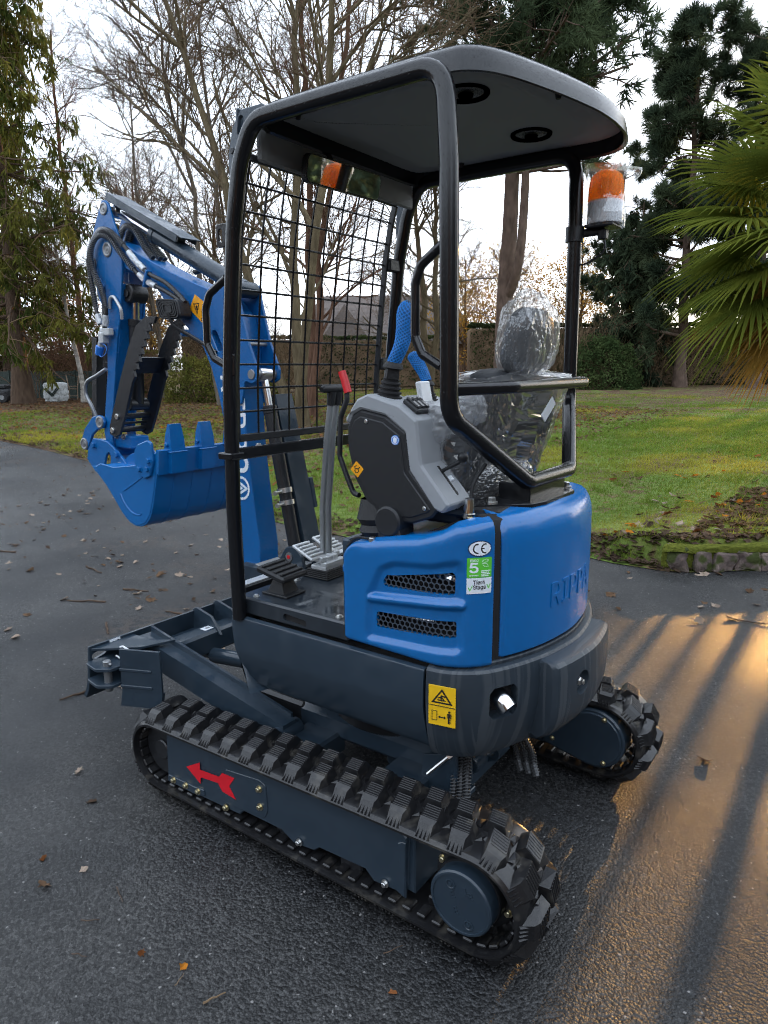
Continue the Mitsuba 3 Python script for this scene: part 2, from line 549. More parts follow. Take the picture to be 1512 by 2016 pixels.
def track_frame(side):
    s = side
    prof = [(.672, .268), (.681, .069), (.54, .067), (.50, .072), (.288, .080), (.268, .101), (.087, .104), (.032, .077), (-.055, .088), (-.079, .108), (-.261, .116), (-.293, .088), (-.373, .095), (-.406, .083), (-.412, .285), (-.395, .298), (.655, .284)]
    A = plate(prof, .585, .600, .004)
    B = plate([(.66, .280), (.66, .12), (-.41, .12), (-.415, .295)], .44, .592, .006)
    C_ = plate([(.46, .21), (.46, .10), (-.43, .10), (-.43, .306)], .43, .583, .004)
    tab = plate([(-.40, .272), (-.385, .262), (-.39, .180), (-.410, .165), (-.412, .272)], .597, .606, .002)
    lobe = plate(poly([(.672, .10), (.675, .072), (.50, .074), (.463, .088), (.47, .110), (.52, .104)], .006), .598, .605, .002)
    cover = plate(poly([(.35, .235), (.36, .100), (.16, .120), (.145, .150), (.150, .245), (.18, .255)], .012), .598, .6035, .002)
    m = cat_(A, B, C_, tab, lobe, cover)
    if s < 0:
        m.vertices[:, 1] *= -1
        m.invert()
    return m

tf = put(EX + '__track_frame', track_frame(1), 'dark_paint', 30, 'dark grey side plate of the near track frame')
ARROW = [(0.558, 0.173), (0.48, 0.216), (0.481, 0.187), (0.379, 0.196), (0.362, 0.217), (0.299, 0.219), (0.329, 0.178), (0.297, 0.137), (0.366, 0.144), (0.388, 0.169), (0.48, 0.158), (0.483, 0.13)]
put(tf + '__arrow_sticker', plate(ARROW, .6042, .6052, 0), 'red_print', False, 'red arrow pointing to the front')
for x, z in [(0.638, 0.089), (0.567, 0.093), (0.499, 0.094), (0.351, 0.087), (0.179, 0.223), (0.178, 0.157), (0.004, 0.097), (-0.338, 0.106)]:
    put(tf + '__bolt', bolt((x, .604, z), (0, 1, 0), .0085, .010), 'brass_zinc' if x > .1 else 'zinc', 20)
tf2 = put(EX + '__track_frame', track_frame(-1), 'dark_paint', 30)

def wheel_parts(s):
    put(EX + '__idler_wheel', cat_(cyl((.72, s * .45, .18), (.72, s * .58, .18), .108, n=36, bev=.01), cyl((.72, s * .57, .18), (.72, s * .592, .18), .04, n=20, bev=.004)), 'black_paint', 30)
    teeth = [sg.Point(-.60, .195).buffer(.105)]
    for k in range(11):
        a = 2 * math.pi * k / 11
        c, d = math.cos(a), math.sin(a)
        teeth.append(sg.Polygon([(-.60 + .09 * c - .02 * d, .195 + .09 * d + .02 * c), (-.60 + .126 * c - .009 * d, .195 + .126 * d + .009 * c),
                                 (-.60 + .126 * c + .009 * d, .195 + .126 * d - .009 * c), (-.60 + .09 * c + .02 * d, .195 + .09 * d - .02 * c)]))
    m = plate(unary_union(teeth).simplify(.0008), .500, .530, .002)
    if s < 0:
        m.vertices[:, 1] *= -1; m.invert()
    put(EX + '__sprocket', m, 'black_paint', 30)
    for x in (.38, .10, -.18):
        put(EX + '__track_roller', cyl((x, s * .46, .075), (x, s * .57, .075), .045, n=20, bev=.006), 'black_paint', 30)
wheel_parts(1)
wheel_parts(-1)

# near final drive: flange, body and a raised cap with cast marks
fd = put(EX + '__final_drive', cat_(lathe([(0, 0), (.118, 0), (.122, .004), (.122, .016), (.100, .020), (.100, .05), (.097, .056), (0, .056)], (-.605, .530, .190), (-.605, 1, .190), 44)), 'black_paint', 30, 'round black hub of the near drive sprocket')
cap = put(EX + '__final_drive__cap', lathe([(0, 0), (.092, 0), (.094, .004), (.094, .050), (.090, .055), (.084, .0555), (.0835, .0525), (0, .0525)], (-.605, .578, .188), (-.605, 1, .188), 44), 'dark_paint', 30, 'dark grey round cap with cast marks')
yc_ = .6305
marks = [lathe([(0.012, 0), (.015, .001), (.015, .002), (.012, .0025), (0.010, .001), (.012, 0)], p, np.array(p) + [0, 1, 0], 16) for p in ((-.575, yc_, .236), (-.632, yc_, .134))]
marks += [cyl((-.575, yc_, .236), (-.575, yc_ + .003, .236), .006, n=6), cyl((-.632, yc_, .134), (-.632, yc_ + .003, .134), .006, n=6)]
for t_, x, z in (('E', -.577, .195), ('E', -.632, .212), ('E', -.588, .150), ('I', -.618, .222)):
    put(EX + '__final_drive__cast_mark', text_on(t_, .020, (x, yc_ + .0002, z), (-.93, 0, .36), (.36, 0, .93), .0016, True), 'dark_paint', 30)
for k in (0, 1):
    put(EX + '__final_drive__cast_ring', cat_(marks[k], marks[k + 2]), 'dark_paint', 30)
for a in (20, 140, 200, 262, 320):
    p = (-.605 + .110 * math.cos(math.radians(a)), .546, .190 + .110 * math.sin(math.radians(a)))
    put(EX + '__final_drive__bolt', cat_(cyl(p, (p[0], p[1] + .012, p[2]), .009, n=14, bev=.002), cyl((p[0], .545, p[2]), (p[0], .548, p[2]), .013, n=16)), 'brass_zinc', 25)

# far side: teardrop cover over the travel motor
tear = sg.Point(-.605, .195).buffer(.120, 20).union(sg.Point(-.33, .19).buffer(.055)).convex_hull.intersection(sg.box(-.9, 0, -.40, .6)).simplify(.001)
def mirror_y(m):
    m.vertices[:, 1] *= -1
    m.invert()
    return m
mc = put(EX + '__motor_cover', cat_(mirror_y(plate(tear, .405, .50, .006)), mirror_y(plate(tear.buffer(-.012).simplify(.001), .396, .407, .003))), 'dark_paint', 30, 'teardrop shaped dark cover inside the far track')
for x, z in ((-.444, .150), (-.646, .288), (-.651, .110)):
    put(mc + '__bolt', bolt((x, -.397, z), (0, 1, 0), .007, .006), 'brass_zinc', 20)

# centre frame, slewing ring, hoses
put(EX + '__centre_frame', cat_(box((.02, 0, .30), (.62, .50, .10), .02), box((-.20, 0, .24), (.34, .36, .14), .02), box((.20, .34, .24), (.16, .26, .09), .01), box((-.22, .34, .24), (.16, .26, .09), .01),
                                box((.20, -.34, .24), (.16, .26, .09), .01), box((-.22, -.34, .24), (.16, .26, .09), .01),
                                plate([(-.28, .36), (-.40, .40), (-.41, .27), (-.33, .22), (-.26, .22)], .288, .302, .002), plate([(-.28, .36), (-.40, .40), (-.41, .27), (-.33, .22), (-.26, .22)], .200, .212, .002),
                                box((-.35, .25, .235), (.14, .10, .02), .003)), 'dark_paint', 30)
put(EX + '__slewing_ring', cat_(cyl((0, 0, .34), (0, 0, .44), .27, n=48, bev=.006), cyl((0, 0, .43), (0, 0, .485), .24, n=48, bev=.006)), 'black_paint', 30)
eye = sg.Point(-.395, .285).buffer(.034).union(sg.box(-.395, .245, -.30, .31)).difference(sg.Point(-.395, .285).buffer(.014))
put(EX + '__tie_down_eye', cat_(plate(eye.simplify(.001), .03, .05, .002), cyl((-.36, .06, .27), (-.36, .14, .27), .035, n=20, bev=.004)), 'dark_paint', 30)
put(EX + '__grease_bolt', cat_(cyl((-.32, .345, .325), (-.375, .30, .385), .006, n=8), cyl((-.372, .302, .381), (-.384, .292, .394), .012, n=6)), 'zinc', 25)

def coil(path, r, wire, turns, n=8):
    """spring guard wound about a hose"""
    path = spline(path, 10)
    s = np.r_[0, np.cumsum(np.linalg.norm(np.diff(path, axis=0), axis=1))]
    m = int(turns * n)
    u = np.linspace(0, s[-1], m)
    p = np.stack([np.interp(u, s, path[:, k]) for k in range(3)], 1)
    t = np.gradient(p, axis=0); t /= np.linalg.norm(t, axis=1, keepdims=True)
    x = np.cross(t, [0.3, 0.2, 1]); x /= np.linalg.norm(x, axis=1, keepdims=True)
    y = np.cross(t, x)
    a = np.linspace(0, turns * 2 * math.pi, m)[:, None]
    return tube(p + r * (np.cos(a) * x + np.sin(a) * y), wire, 4)

for dx in (0.0, 0.024, -.022):
    pth = [(-.33 + dx, .14, .40), (-.37 + dx, .21, .385), (-.405 + dx, .275, .34), (-.425 + dx, .315, .27), (-.425 + dx, .345, .20)]
    h = put(EX + '__travel_hose', tube(spline(pth, 8), .0085, 10), 'hose_rubber', 40)
    put(h + '__spring_guard', coil(pth, .0125, .0022, 34), 'spring_wire', 40)
for dx in (0.0, 0.03, -.028):
    pth = [(-.36 + dx * .5, -.05, .42), (-.42 + dx, -.02, .38), (-.49 + dx, -.01, .31), (-.515 + dx, .02, .275), (-.530 + dx, .03, .250)]
    h = put(EX + '__travel_hose', tube(spline(pth, 8), .0085, 10), 'hose_rubber', 40)
    put(h + '__spring_guard', coil(pth, .0125, .0022, 30), 'spring_wire', 40)
    put(h + '__coupling', cyl(pth[-2], np.array(pth[-1]) * 1.25 - np.array(pth[-2]) * .25, .011, n=6), 'spring_wire', 25)

# ---- dozer blade -----------------------------------------------------------
_mould = plate([(1.138, .500), (1.150, .500), (1.158, .44), (1.172, .36), (1.188, .31), (1.215, .27), (1.196, .262), (1.172, .30), (1.156, .36), (1.146, .43)], -.60, .60, .002)
_slot = sg.LineString([(.575, .452), (.535, .462)]).buffer(.0145).simplify(.001)
BL = put(EX + '__dozer_blade', cut(_mould, plate(_slot, 1.0, 1.3, 0, axis='x')), 'dark_paint', 30, 'dark grey dozer blade at the front')
bl = lambda part, mesh, mat='dark_paint', sm=30, **k: put(BL + '__' + part, mesh, mat, sm, **k)
bl('lift_arm', cat_(hull([(1.10, y0, z0) for y0 in (.325, .395) for z0 in (.490, .385)] + [(.26, y0, z0) for y0 in (.33, .40) for z0 in (.335, .235)]),
                    hull([(1.10, y0, z0) for y0 in (.320, .332) for z0 in (.515, .470)] + [(.28, y0, z0) for y0 in (.325, .337) for z0 in (.352, .31)]),
                    cyl((.28, .30, .29), (.28, .43, .29), .035, n=20, bev=.004)))
bl('lift_arm', cat_(hull([(1.10, -y0, z0) for y0 in (.325, .395) for z0 in (.490, .385)] + [(.26, -y0, z0) for y0 in (.33, .40) for z0 in (.335, .235)]),
                    hull([(1.10, -y0, z0) for y0 in (.320, .332) for z0 in (.515, .470)] + [(.28, -y0, z0) for y0 in (.325, .337) for z0 in (.352, .31)])))
bl('cross_beam', cat_(box((1.025, 0, .392), (.095, .66, .105), .012), box((1.10, 0, .39), (.08, .66, .06), .004)))
bl('gusset', plate([(1.145, .51), (1.12, .52), (1.02, .495), (.96, .42), (1.15, .36)], .055, .068, .002))
bl('gusset', plate([(1.145, .51), (1.12, .52), (1.02, .495), (.96, .42), (1.15, .36)], -.068, -.055, .002))
bl('gusset', plate([(1.15, .60), (1.15, .39), (1.02, .39), (.94, .33), (.99, .46)], .478, .490, .002, axis='z'))
for z in (.355, .425):
    hp = poly([(1.145, .62), (1.145, .45), (1.07, .45), (1.00, .52), (1.00, .60), (1.05, .635)], .02).difference(sg.Point(1.045, .585).buffer(.014))
    bl('hinge_plate', plate(hp.simplify(.001), z, z + .014, .002, axis='z'))
bl('hinge_pin', cat_(cyl((1.045, .585, .33), (1.045, .585, .46), .016, n=14, bev=.003), cyl((1.045, .575, .44), (1.00, .60, .462), .005, n=8)), 'dull_steel')
wing = put(BL + '__blade_wing', cat_(hull([np.array(p) + d for p in ((.985, .566, .515), (.825, .495, .515), (.985, .566, .335), (.825, .495, .335)) for d in (np.zeros(3), np.array([.005, -.011, 0]))]),
        hull([np.array(p) + d for p in ((.985, .566, .335), (.825, .495, .335), (.992, .573, .275), (.832, .502, .275)) for d in (np.zeros(3), np.array([.010, -.022, 0]))]),
        box((.93, .53, .43), (.14, .03, .012), .002, rz=24), box((.93, .53, .36), (.14, .03, .012), .002, rz=24)), 'dark_paint', 25, 'folded square wing plate of the blade')
put(wing + '__retaining_pin', tube([(1.035, .527, .500), (1.022, .522, .504), (.985, .522, .497)], .0042, 8), 'base_plastic', 30, 'white bent retaining pin')
put(wing + '__retaining_pin', tube([(1.075, .523, .452), (1.06, .522, .450), (1.045, .520, .440)], .0036, 8), 'base_plastic', 30, 'white bent retaining pin')
bl('white_label', flat_on(sg.box(0, 0, .050, .026), (1.1365, .508, .474), (0, -1, 0), (0.05, 0, 1), 0, .0012), 'white_print', False, label='small white label on the blade top')
bl('label_mark', cat_(flat_on(sg.Polygon([(.008, .006), (.022, .006), (.015, .018)]), (1.1365, .508, .474), (0, -1, 0), (0.05, 0, 1), .0013, .0018), text_on('S', .014, (1.1348, .476, .479), (0, -1, 0), (0.05, 0, 1), .0006, True)), 'black_print', False)
bl('white_label', flat_on(sg.box(0, 0, .055, .040), (1.005, .115, .4452), (0, -1, 0), (1, 0, 0), 0, .0012), 'white_print', False, label='white label on the blade cross beam')
bl('label_mark', flat_on(unary_union([sg.box(.015 + .004 * k, .012, .017 + .004 * k, .028) for k in range(6)]), (1.005, .115, .4465), (0, -1, 0), (1, 0, 0), 0, .0006), 'dull_steel', False)
bl('lift_cylinder', cat_(cyl((.98, .10, .33), (.55, .06, .36), .034, n=24, bev=.004), cyl((1.08, .105, .325), (.96, .10, .33), .018, n=16), box((1.10, .105, .33), (.06, .10, .09), .006)), 'dark_paint')
bl('front_frame', cat_(box((.42, 0, .30), (.25, .50, .10), .012), box((.52, .10, .36), (.10, .03, .16), .004), box((.52, -.10, .36), (.10, .03, .16), .004)), 'black_paint')

# ---- the digger: body ------------------------------------------------------
def curve(pts, step=0.01):
    """plan curve resampled by arc length with outward normals"""
    p = spline(np.array([(a, b, 0) for a, b in pts]), 16)[:, :2]
    s = np.r_[0, np.cumsum(np.linalg.norm(np.diff(p, axis=0), axis=1))]
    n = max(2, int(s[-1] / step))
    u = np.linspace(0, s[-1], n + 1)
    q = np.stack([np.interp(u, s, p[:, k]) for k in range(2)], 1)
    t = np.gradient(q, axis=0); t /= np.linalg.norm(t, axis=1, keepdims=True)
    return q, np.stack([t[:, 1], -t[:, 0]], 1) * CURVE_SIGN, u
CURVE_SIGN = 1.0     # going from the left front round the tail: outwards is to the right of travel... checked below

def outward(q, n):
    c = np.array([0.0, 0.0])
    return n if ((q - c) * n).sum(1).mean() > 0 else -n

LEFT_HALF = [(-.400, .470), (-.450, .462), (-.495, .440), (-.535, .403), (-.560, .362), (-.600, .265), (-.628, .165), (-.643, .06)]
TAIL = LEFT_HALF + [(-.646, 0)] + [(x, -y) for x, y in LEFT_HALF[::-1]]

def ring_solid(plan, rows, thick=0.012, step=0.012):
    """solid shell: rows of (z, outward offset) over a plan curve"""
    q, n, _ = curve(plan, step)
    n = outward(q, n)
    P = np.array([[(q[i, 0] + n[i, 0] * o, q[i, 1] + n[i, 1] * o, z) for i in range(len(q))] for z, o in rows])
    N = np.array([[(n[i, 0], n[i, 1], 0) for i in range(len(q))] for _ in rows])
    return shell(P, -N * thick)

# near side skirt, a bulged panel, its front edge rounded in
SK = [(.752, -.012), (.749, -.004), (.742, 0), (.70, .003), (.64, .004), (.615, .001), (.58, -.008), (.54, -.020), (.505, -.034), (.488, -.046), (.480, -.060)]
def skirt(side):
    plan = [(.395, .40), (.412, .452), (.424, .470), (.405, .479), (.36, .480), (.0, .480), (-.390, .480)]
    q, n, u = curve(plan, .012)
    n = outward(q, n)
    P = []
    for z, o in SK:
        row = []
        for i in range(len(q)):
            f = np.clip((q[i, 0] - .1) / .32, 0, 1)
            dz = (.752 - z) / .27
            row.append((q[i, 0] + n[i, 0] * o - .035 * dz * f * f, q[i, 1] + n[i, 1] * o * 1.0, z + .020 * (1 - f) * (dz > .9) * 0))
        P.append(row)
    P = np.array(P)
    N = np.array([[(n[i, 0], n[i, 1], 0) for i in range(len(q))] for _ in SK])
    m = shell(P, -N * .008)
    if side < 0:
        mirror_y(m)
    return m
put(EX + '__side_skirt', skirt(1), 'dark_paint', 32, 'dark grey lower side panel facing the camera')
put(EX + '__side_skirt', skirt(-1), 'dark_paint', 32)

# counterweight round the tail
CWP = [(-.400, .481), (-.450, .473), (-.500, .450), (-.545, .412), (-.578, .362), (-.618, .270), (-.648, .165), (-.664, .06)]
CWPLAN = CWP + [(-.667, 0)] + [(x, -y) for x, y in CWP[::-1]]
cw_rows = [(.762, -.020), (.760, -.006), (.752, 0), (.72, .003), (.66, .004), (.60, .000), (.55, -.010), (.50, -.026), (.472, -.045), (.460, -.070)]
cw = ring_solid(CWPLAN, cw_rows, .055)
ex_c = np.array([-.582, .352, .655])
ex_n = np.array([-.80, .60, 0])
pocket = box((0, 0, 0), (.16, .098, .098), .016, rz=math.degrees(math.atan2(.60, -.80)))
pocket.apply_translation(ex_c + np.array([0, 0, 0]))
cwk = put(EX + '__counterweight', cut(cw, pocket), 'cast_paint', 30, 'dark grey cast counterweight streaked with water')
put(EX + '__counterweight__pocket', box(ex_c - ex_n * .058, (.02, .12, .13), .01, rz=math.degrees(math.atan2(.60, -.80))), 'soft_black', 30)
pip = [ex_c - ex_n * .075 + np.array([-.01, .012, .012]), ex_c - ex_n * .01 + np.array([-.010, .014, .006]), ex_c + ex_n * .006 + np.array([-.018, .006, -.012])]
pp = fillet(pip, .03)
put(EX + '__exhaust_pipe', cat_(tube(pp, .026, 20, False), tube(pp, .0235, 20, False)), 'bright_steel', 40, 'shiny exhaust outlet in the counterweight')
put(EX + '__counterweight__ledge', cat_(ring_solid(CWPLAN, [(.740, -.03), (.772, -.020), (.776, -.022), (.776, -.040)], .02)), 'cast_paint', 30)

# thick bumper on the tail
q_, n_, _u = curve(CWPLAN, .010)
n_ = outward(q_, n_)
sel = [i for i in range(len(q_)) if abs(q_[i, 1]) < .235 and q_[i, 0] < -.5]
rows = [(.752, -.02), (.750, .030), (.745, .046), (.734, .056), (.70, .060), (.62, .060), (.575, .056), (.540, .047), (.510, .028), (.49, .0), (.485, -.03)]
P = []
for z, o in rows:
    row = []
    for k, i in enumerate(sel):
        e = min(k, len(sel) - 1 - k)
        f = math.sqrt(max(0, 1 - (1 - min(e / 2.2, 1)) ** 2))
        oo = -.02 + (o + .02) * f
        row.append((q_[i, 0] + n_[i, 0] * oo, q_[i, 1] + n_[i, 1] * oo, .62 + (z - .62) * (.86 + .14 * f)))
    P.append(row)
P = np.array(P)
N_ = np.array([[(n_[i, 0], n_[i, 1], 0) for i in sel] for _ in rows])
bump_ = shell(P, -N_ * .05)
bc = np.array([-.718, .085, .650])
bn = np.array([-.99, .14, 0])
bump_ = cut(bump_, lathe([(0, -.022), (.036, -.022), (.046, .06), (0, .06)], bc, bc + bn, 28))
bk = put(EX + '__counterweight__bumper', bump_, 'cast_paint', 30, 'thick rounded bumper block on the tail')
put(EX + '__counterweight__bumper_bolt', cat_(cyl(bc - bn * .024, bc - bn * .018, .021, n=20, bev=.002), cyl(bc - bn * .02, bc - bn * .004, .014, n=6, bev=.002), cyl(bc - bn * .01, bc + bn * .006, .008, n=12, bev=.001)), 'zinc', 25)

# warning sticker on the counterweight side, its signs raised a hair above it
ws = put(EX + '__warning_sticker', box((-.452, .4785, .655), (.082, .002, .122), .0008, rz=11), 'yellow_print', False, 'yellow warning sticker with triangle and keep away sign')
wo = np.array([-.452, .4797, .655]); wr = np.array([-math.cos(math.radians(11)), -math.sin(math.radians(11)), 0]) ; wu = np.array([0, 0, 1.0])
tri_ = sg.Polygon([(-.032, .008), (.032, .008), (0, .053)])
sgn = unary_union([tri_.difference(tri_.buffer(-.0042)), sg.box(-.040, -.0010, .040, .0008),
                   sg.LineString([(-.012, .018), (.010, .018)]).buffer(.0016), sg.LineString([(-.002, .018), (-.002, .032), (.008, .030)]).buffer(.0018), sg.LineString([(-.012, .024), (-.002, .028), (.006, .020)]).buffer(.0014),
                   sg.box(-.030, -.046, -.014, -.016).difference(sg.box(-.0288, -.0448, -.0152, -.0172)),
                   sg.LineString([(-.008, -.034), (.010, -.034)]).buffer(.0014), sg.Polygon([(-.011, -.034), (-.005, -.030), (-.005, -.038)]), sg.Polygon([(.013, -.034), (.007, -.030), (.007, -.038)]),
                   sg.Point(.023, -.014).buffer(.0034), sg.box(.0195, -.032, .0265, -.019), sg.box(.0195, -.050, .0222, -.032), sg.box(.0238, -.050, .0265, -.032), sg.box(.0166, -.033, .0184, -.020), sg.box(.0276, -.033, .0294, -.020)])
# the sign is drawn for a reader standing beside the machine
put(EX + '__warning_sticker__sign', flat_on(sgn, wo, wr, wu, -.0004, .0012), 'black_print', False)

# --- left blue panel ---
PL = [(-.085, .470), (-.20, .470), (-.32, .470), (-.400, .470), (-.450, .462), (-.495, .440), (-.535, .403), (-.556, .368)]
q, n, u = curve(PL, .0055)
n = outward(q, n)
fine = np.r_[0, .002, .004, .007, .011, .016, .022, .03, .04]
q0, n0 = q[0], n[0]
TOPX = np.array([-.60, -.53, -.48, -.43, -.36, -.26, -.16, -.085])
TOPZ = np.array([1.196, 1.192, 1.182, 1.158, 1.135, 1.118, 1.098, 1.080])
def top_z(x):
    return np.interp(x, TOPX, TOPZ)
def panel_span(ui, x):
    """lowest and highest z of the panel at arc length ui"""
    r1, r2 = .055, .022
    zt = top_z(x) - (r1 - math.sqrt(max(0, r1 ** 2 - max(0, r1 - ui) ** 2)) if ui < r1 else 0)
    zb = .772 - .010 * min(1, ui / .35) + (r2 - math.sqrt(max(0, r2 ** 2 - max(0, r2 - ui) ** 2)) if ui < r2 else 0)
    return zb, zt
recess = poly([(-.172, .790), (-.176, .935), (-.222, 1.028), (-.272, 1.052), (-.40, 1.064), (-.445, 1.076), (-.488, 1.082), (-.498, 1.05), (-.498, .820), (-.48, .805)], .016)
bar = sg.LineString([(-.195, .926), (-.30, .936), (-.41, .947), (-.486, .952)])
import shapely
V = []
NV = 74
for i in range(len(q)):
    zb, zt = panel_span(u[i], q[i, 0])
    row = []
    for k in range(NV + 1):
        f = k / NV
        z = zb + (zt - zb) * f
        row.append((q[i, 0], q[i, 1], z, n[i, 0], n[i, 1], u[i], (zt - z), (z - zb)))
    V.append(row)
V = np.array(V)
pts = shapely.points(V[..., 0], V[..., 2])
sd = np.where(shapely.contains(recess, pts), 1, -1) * shapely.distance(recess.boundary, pts)
db = shapely.distance(bar, pts)
ss = lambda a, b, x: (lambda t: t * t * (3 - 2 * t))(np.clip((x - a) / (b - a), 0, 1))
off = -.013 * ss(-.004, .020, sd)
off += .017 * (1 - ss(.004, .019, db)) * ss(.0, .03, sd + .02)
edge = np.minimum(np.minimum(V[..., 6], V[..., 7]), np.minimum(V[..., 5], (u[-1] - V[..., 5]) * 1.5))
er = .016
off -= er - np.sqrt(np.maximum(0, er ** 2 - np.maximum(0, er - edge) ** 2))
# the upper edge rolls further over towards the seat
tr_ = .045
off -= np.where(V[..., 6] < tr_, (tr_ - np.sqrt(np.maximum(0, tr_ ** 2 - (tr_ - V[..., 6]) ** 2))) * .55 * ss(0.02, .1, V[..., 5]), 0)
P3 = np.stack([V[..., 0] + V[..., 3] * off, V[..., 1] + V[..., 4] * off, V[..., 2]], -1)
N3 = np.stack([V[..., 3], V[..., 4], np.zeros_like(off)], -1)
pan = shell(P3, -N3 * .014)
slotU = poly([(-.232, .983), (-.245, 1.004), (-.275, 1.008), (-.462, 1.044), (-.468, 1.036), (-.468, .986), (-.464, .979), (-.238, .968)], .006)
slotL = poly([(-.208, .884), (-.472, .902), (-.473, .852), (-.207, .835)], .006)
pan = cut(pan, plate(slotU, .38, .52, 0), plate(slotL, .38, .52, 0))
SQ, SN, SU = q.copy(), n.copy(), u.copy()
HP = put(EX + '__engine_side_panel', pan, 'blue_paint', 28, 'blue engine side panel with two honeycomb vents')
def honeycomb(slot, name):
    R, w = .0100, .0017
    hexes = []
    x0, z0, x1, z1 = slot.bounds
    dx, dz = R * math.sqrt(3), R * 1.5
    r = 0
    z = z0
    while z < z1 + R:
        x = x0 + (dx / 2 if r % 2 else 0)
        while x < x1 + R:
            hexes.append(sg.Polygon([(x + (R - w) * math.sin(math.pi / 3 * k), z + (R - w) * math.cos(math.pi / 3 * k)) for k in range(6)]))
            x += dx
        z += dz
        r += 1
    sheet = slot.buffer(.006).difference(unary_union(hexes))
    parts = [g for g in getattr(sheet, 'geoms', [sheet]) if g.area > 1e-6]
    # follow the panel where it turns to the tail
    m = cat_([plate(g, .4535, .4560, 0) for g in parts])
    x = m.vertices[:, 0]
    b = np.interp(-x, [.0, .40, .45, .495, .53], [0, 0, -.008, -.030, -.066])
    m.vertices[:, 1] += b
    put(HP + '__vent_grille', m, 'grille_mesh', False, 'black honeycomb grille ' + name)
honeycomb(slotU, 'in the upper vent')
honeycomb(slotL, 'in the lower vent')
put(EX + '__engine', cat_(box((-.30, .36, .95), (.34, .06, .30), .01), cyl((-.45, .37, 1.00), (-.34, .37, 1.02), .03, n=16), cyl((-.42, .39, .88), (-.28, .39, .89), .022, n=14)), 'black_plastic', 30)
put(EX + '__engine__foil_wrap', cat_(tube(spline([(-.47, .395, 1.0), (-.43, .405, 1.015), (-.39, .40, 1.02)], 6), .013, 8), tube(spline([(-.38, .40, .875), (-.33, .405, .872), (-.29, .40, .868)], 6), .012, 8)), 'bright_steel', False)

# stickers on the panel's rear part
U0 = float(np.interp(.527, -SQ[:, 0], SU))
def bent(m, h):
    """a flat print (x along the panel, y up, z out) laid on the panel's curve, its middle at height h"""
    m = m.copy()
    m.merge_vertices()
    v, f = trimesh.remesh.subdivide_to_size(m.vertices, m.faces, .009, max_iter=12)
    w = U0 + v[:, 0]
    p = [np.interp(w, SU, SQ[:, k]) for k in range(2)]
    d = [np.interp(w, SU, SN[:, k]) for k in range(2)]
    o = v[:, 2] + .0012
    return tm(np.stack([p[0] + d[0] * o, p[1] + d[1] * o, h + v[:, 1] * 1.0], 1), f)
def ex(p, z0, z1):
    out = []
    for g in getattr(p, 'geoms', [p]):
        m = trimesh.creation.extrude_polygon(g, z1 - z0, engine='earcut'); m.apply_translation([0, 0, z0]); out.append(m)
    return cat_(out)
def tx(t, h, x, y, w, z=.0010):
    m = meshkit.text_mesh(t, h, .0005, True)
    m.vertices[:, 0] -= m.bounds[0][0]
    m.vertices[:, 0] *= w / m.bounds[1][0]
    m.apply_translation([x, y, z])
    return m
oval = affinity.scale(sg.Point(0, 0).buffer(1, 24), .034, .0225)
Z_CE, Z_G, Z_W = 1.1160, 1.0620, 1.0100
put(HP + '__oval_sticker', bent(ex(oval, 0, .0008), Z_CE), 'navy_print', False, 'white oval CE sticker')
put(HP + '__oval_sticker_face', bent(ex(oval.buffer(-.0026), .0005, .0012), Z_CE), 'white_print', False)
ce = unary_union([sg.LineString([(.0105 * math.cos(t) + c, .0125 * math.sin(t)) for t in np.linspace(math.radians(72), math.radians(288), 16)]).buffer(.0019, cap_style='flat') for c in (-.008, .0145)] + [sg.box(.004, -.0015, .0125, .0015)])
put(HP + '__oval_sticker_letters', bent(ex(ce, .0010, .0017), Z_CE), 'black_print', False)
put(HP + '__green_sticker', bent(ex(sg.box(-.036, -.0285, .036, .0285).buffer(-.004).buffer(.004), 0, .0008), Z_G), 'green_print', False, 'green EURO 5 sticker with a leaf')
leaf = [(lambda o: o.difference(o.buffer(-.0011)))(affinity.translate(affinity.rotate(sg.Point(0, .008).buffer(.0128).intersection(sg.Point(0, -.008).buffer(.0128)), r_, origin=(0, 0)), .016, h_)) for r_, h_ in ((8, .019), (-24, .007))]
lines = [sg.box(.004, -.0105 - .0048 * k, .031 - .004 * (k % 2), -.0083 - .0048 * k) for k in range(4)]
put(HP + '__green_sticker_print', cat_(bent(tx('EURO', .0066, -.028, .0172, .024), Z_G), bent(tx('5', .0270, -.029, -.0135, .026), Z_G), bent(tx('ADVANCED', .0034, -.029, -.0235, .026), Z_G), bent(ex(unary_union(leaf + lines), .0010, .0015), Z_G)), 'white_print', False)
put(HP + '__white_sticker', bent(ex(sg.box(-.036, -.0225, .036, .0225), 0, .0008), Z_W), 'white_print', False, 'white Tier 4 Stage V sticker')
put(HP + '__white_sticker_print', cat_(bent(tx('Tier4', .0115, -.018, .0045, .034), Z_W), bent(tx('Stage', .0115, -.018, -.0095, .037), Z_W)), 'black_print', False)
put(HP + '__white_sticker_ticks', bent(ex(unary_union([sg.LineString([(-.031, -.004), (-.027, -.013), (-.020, .001)]).buffer(.0011), sg.LineString([(.022, .003), (.0265, -.008), (.032, .003)]).buffer(.0011)]), .0010, .0015), Z_W), 'green_print', False)

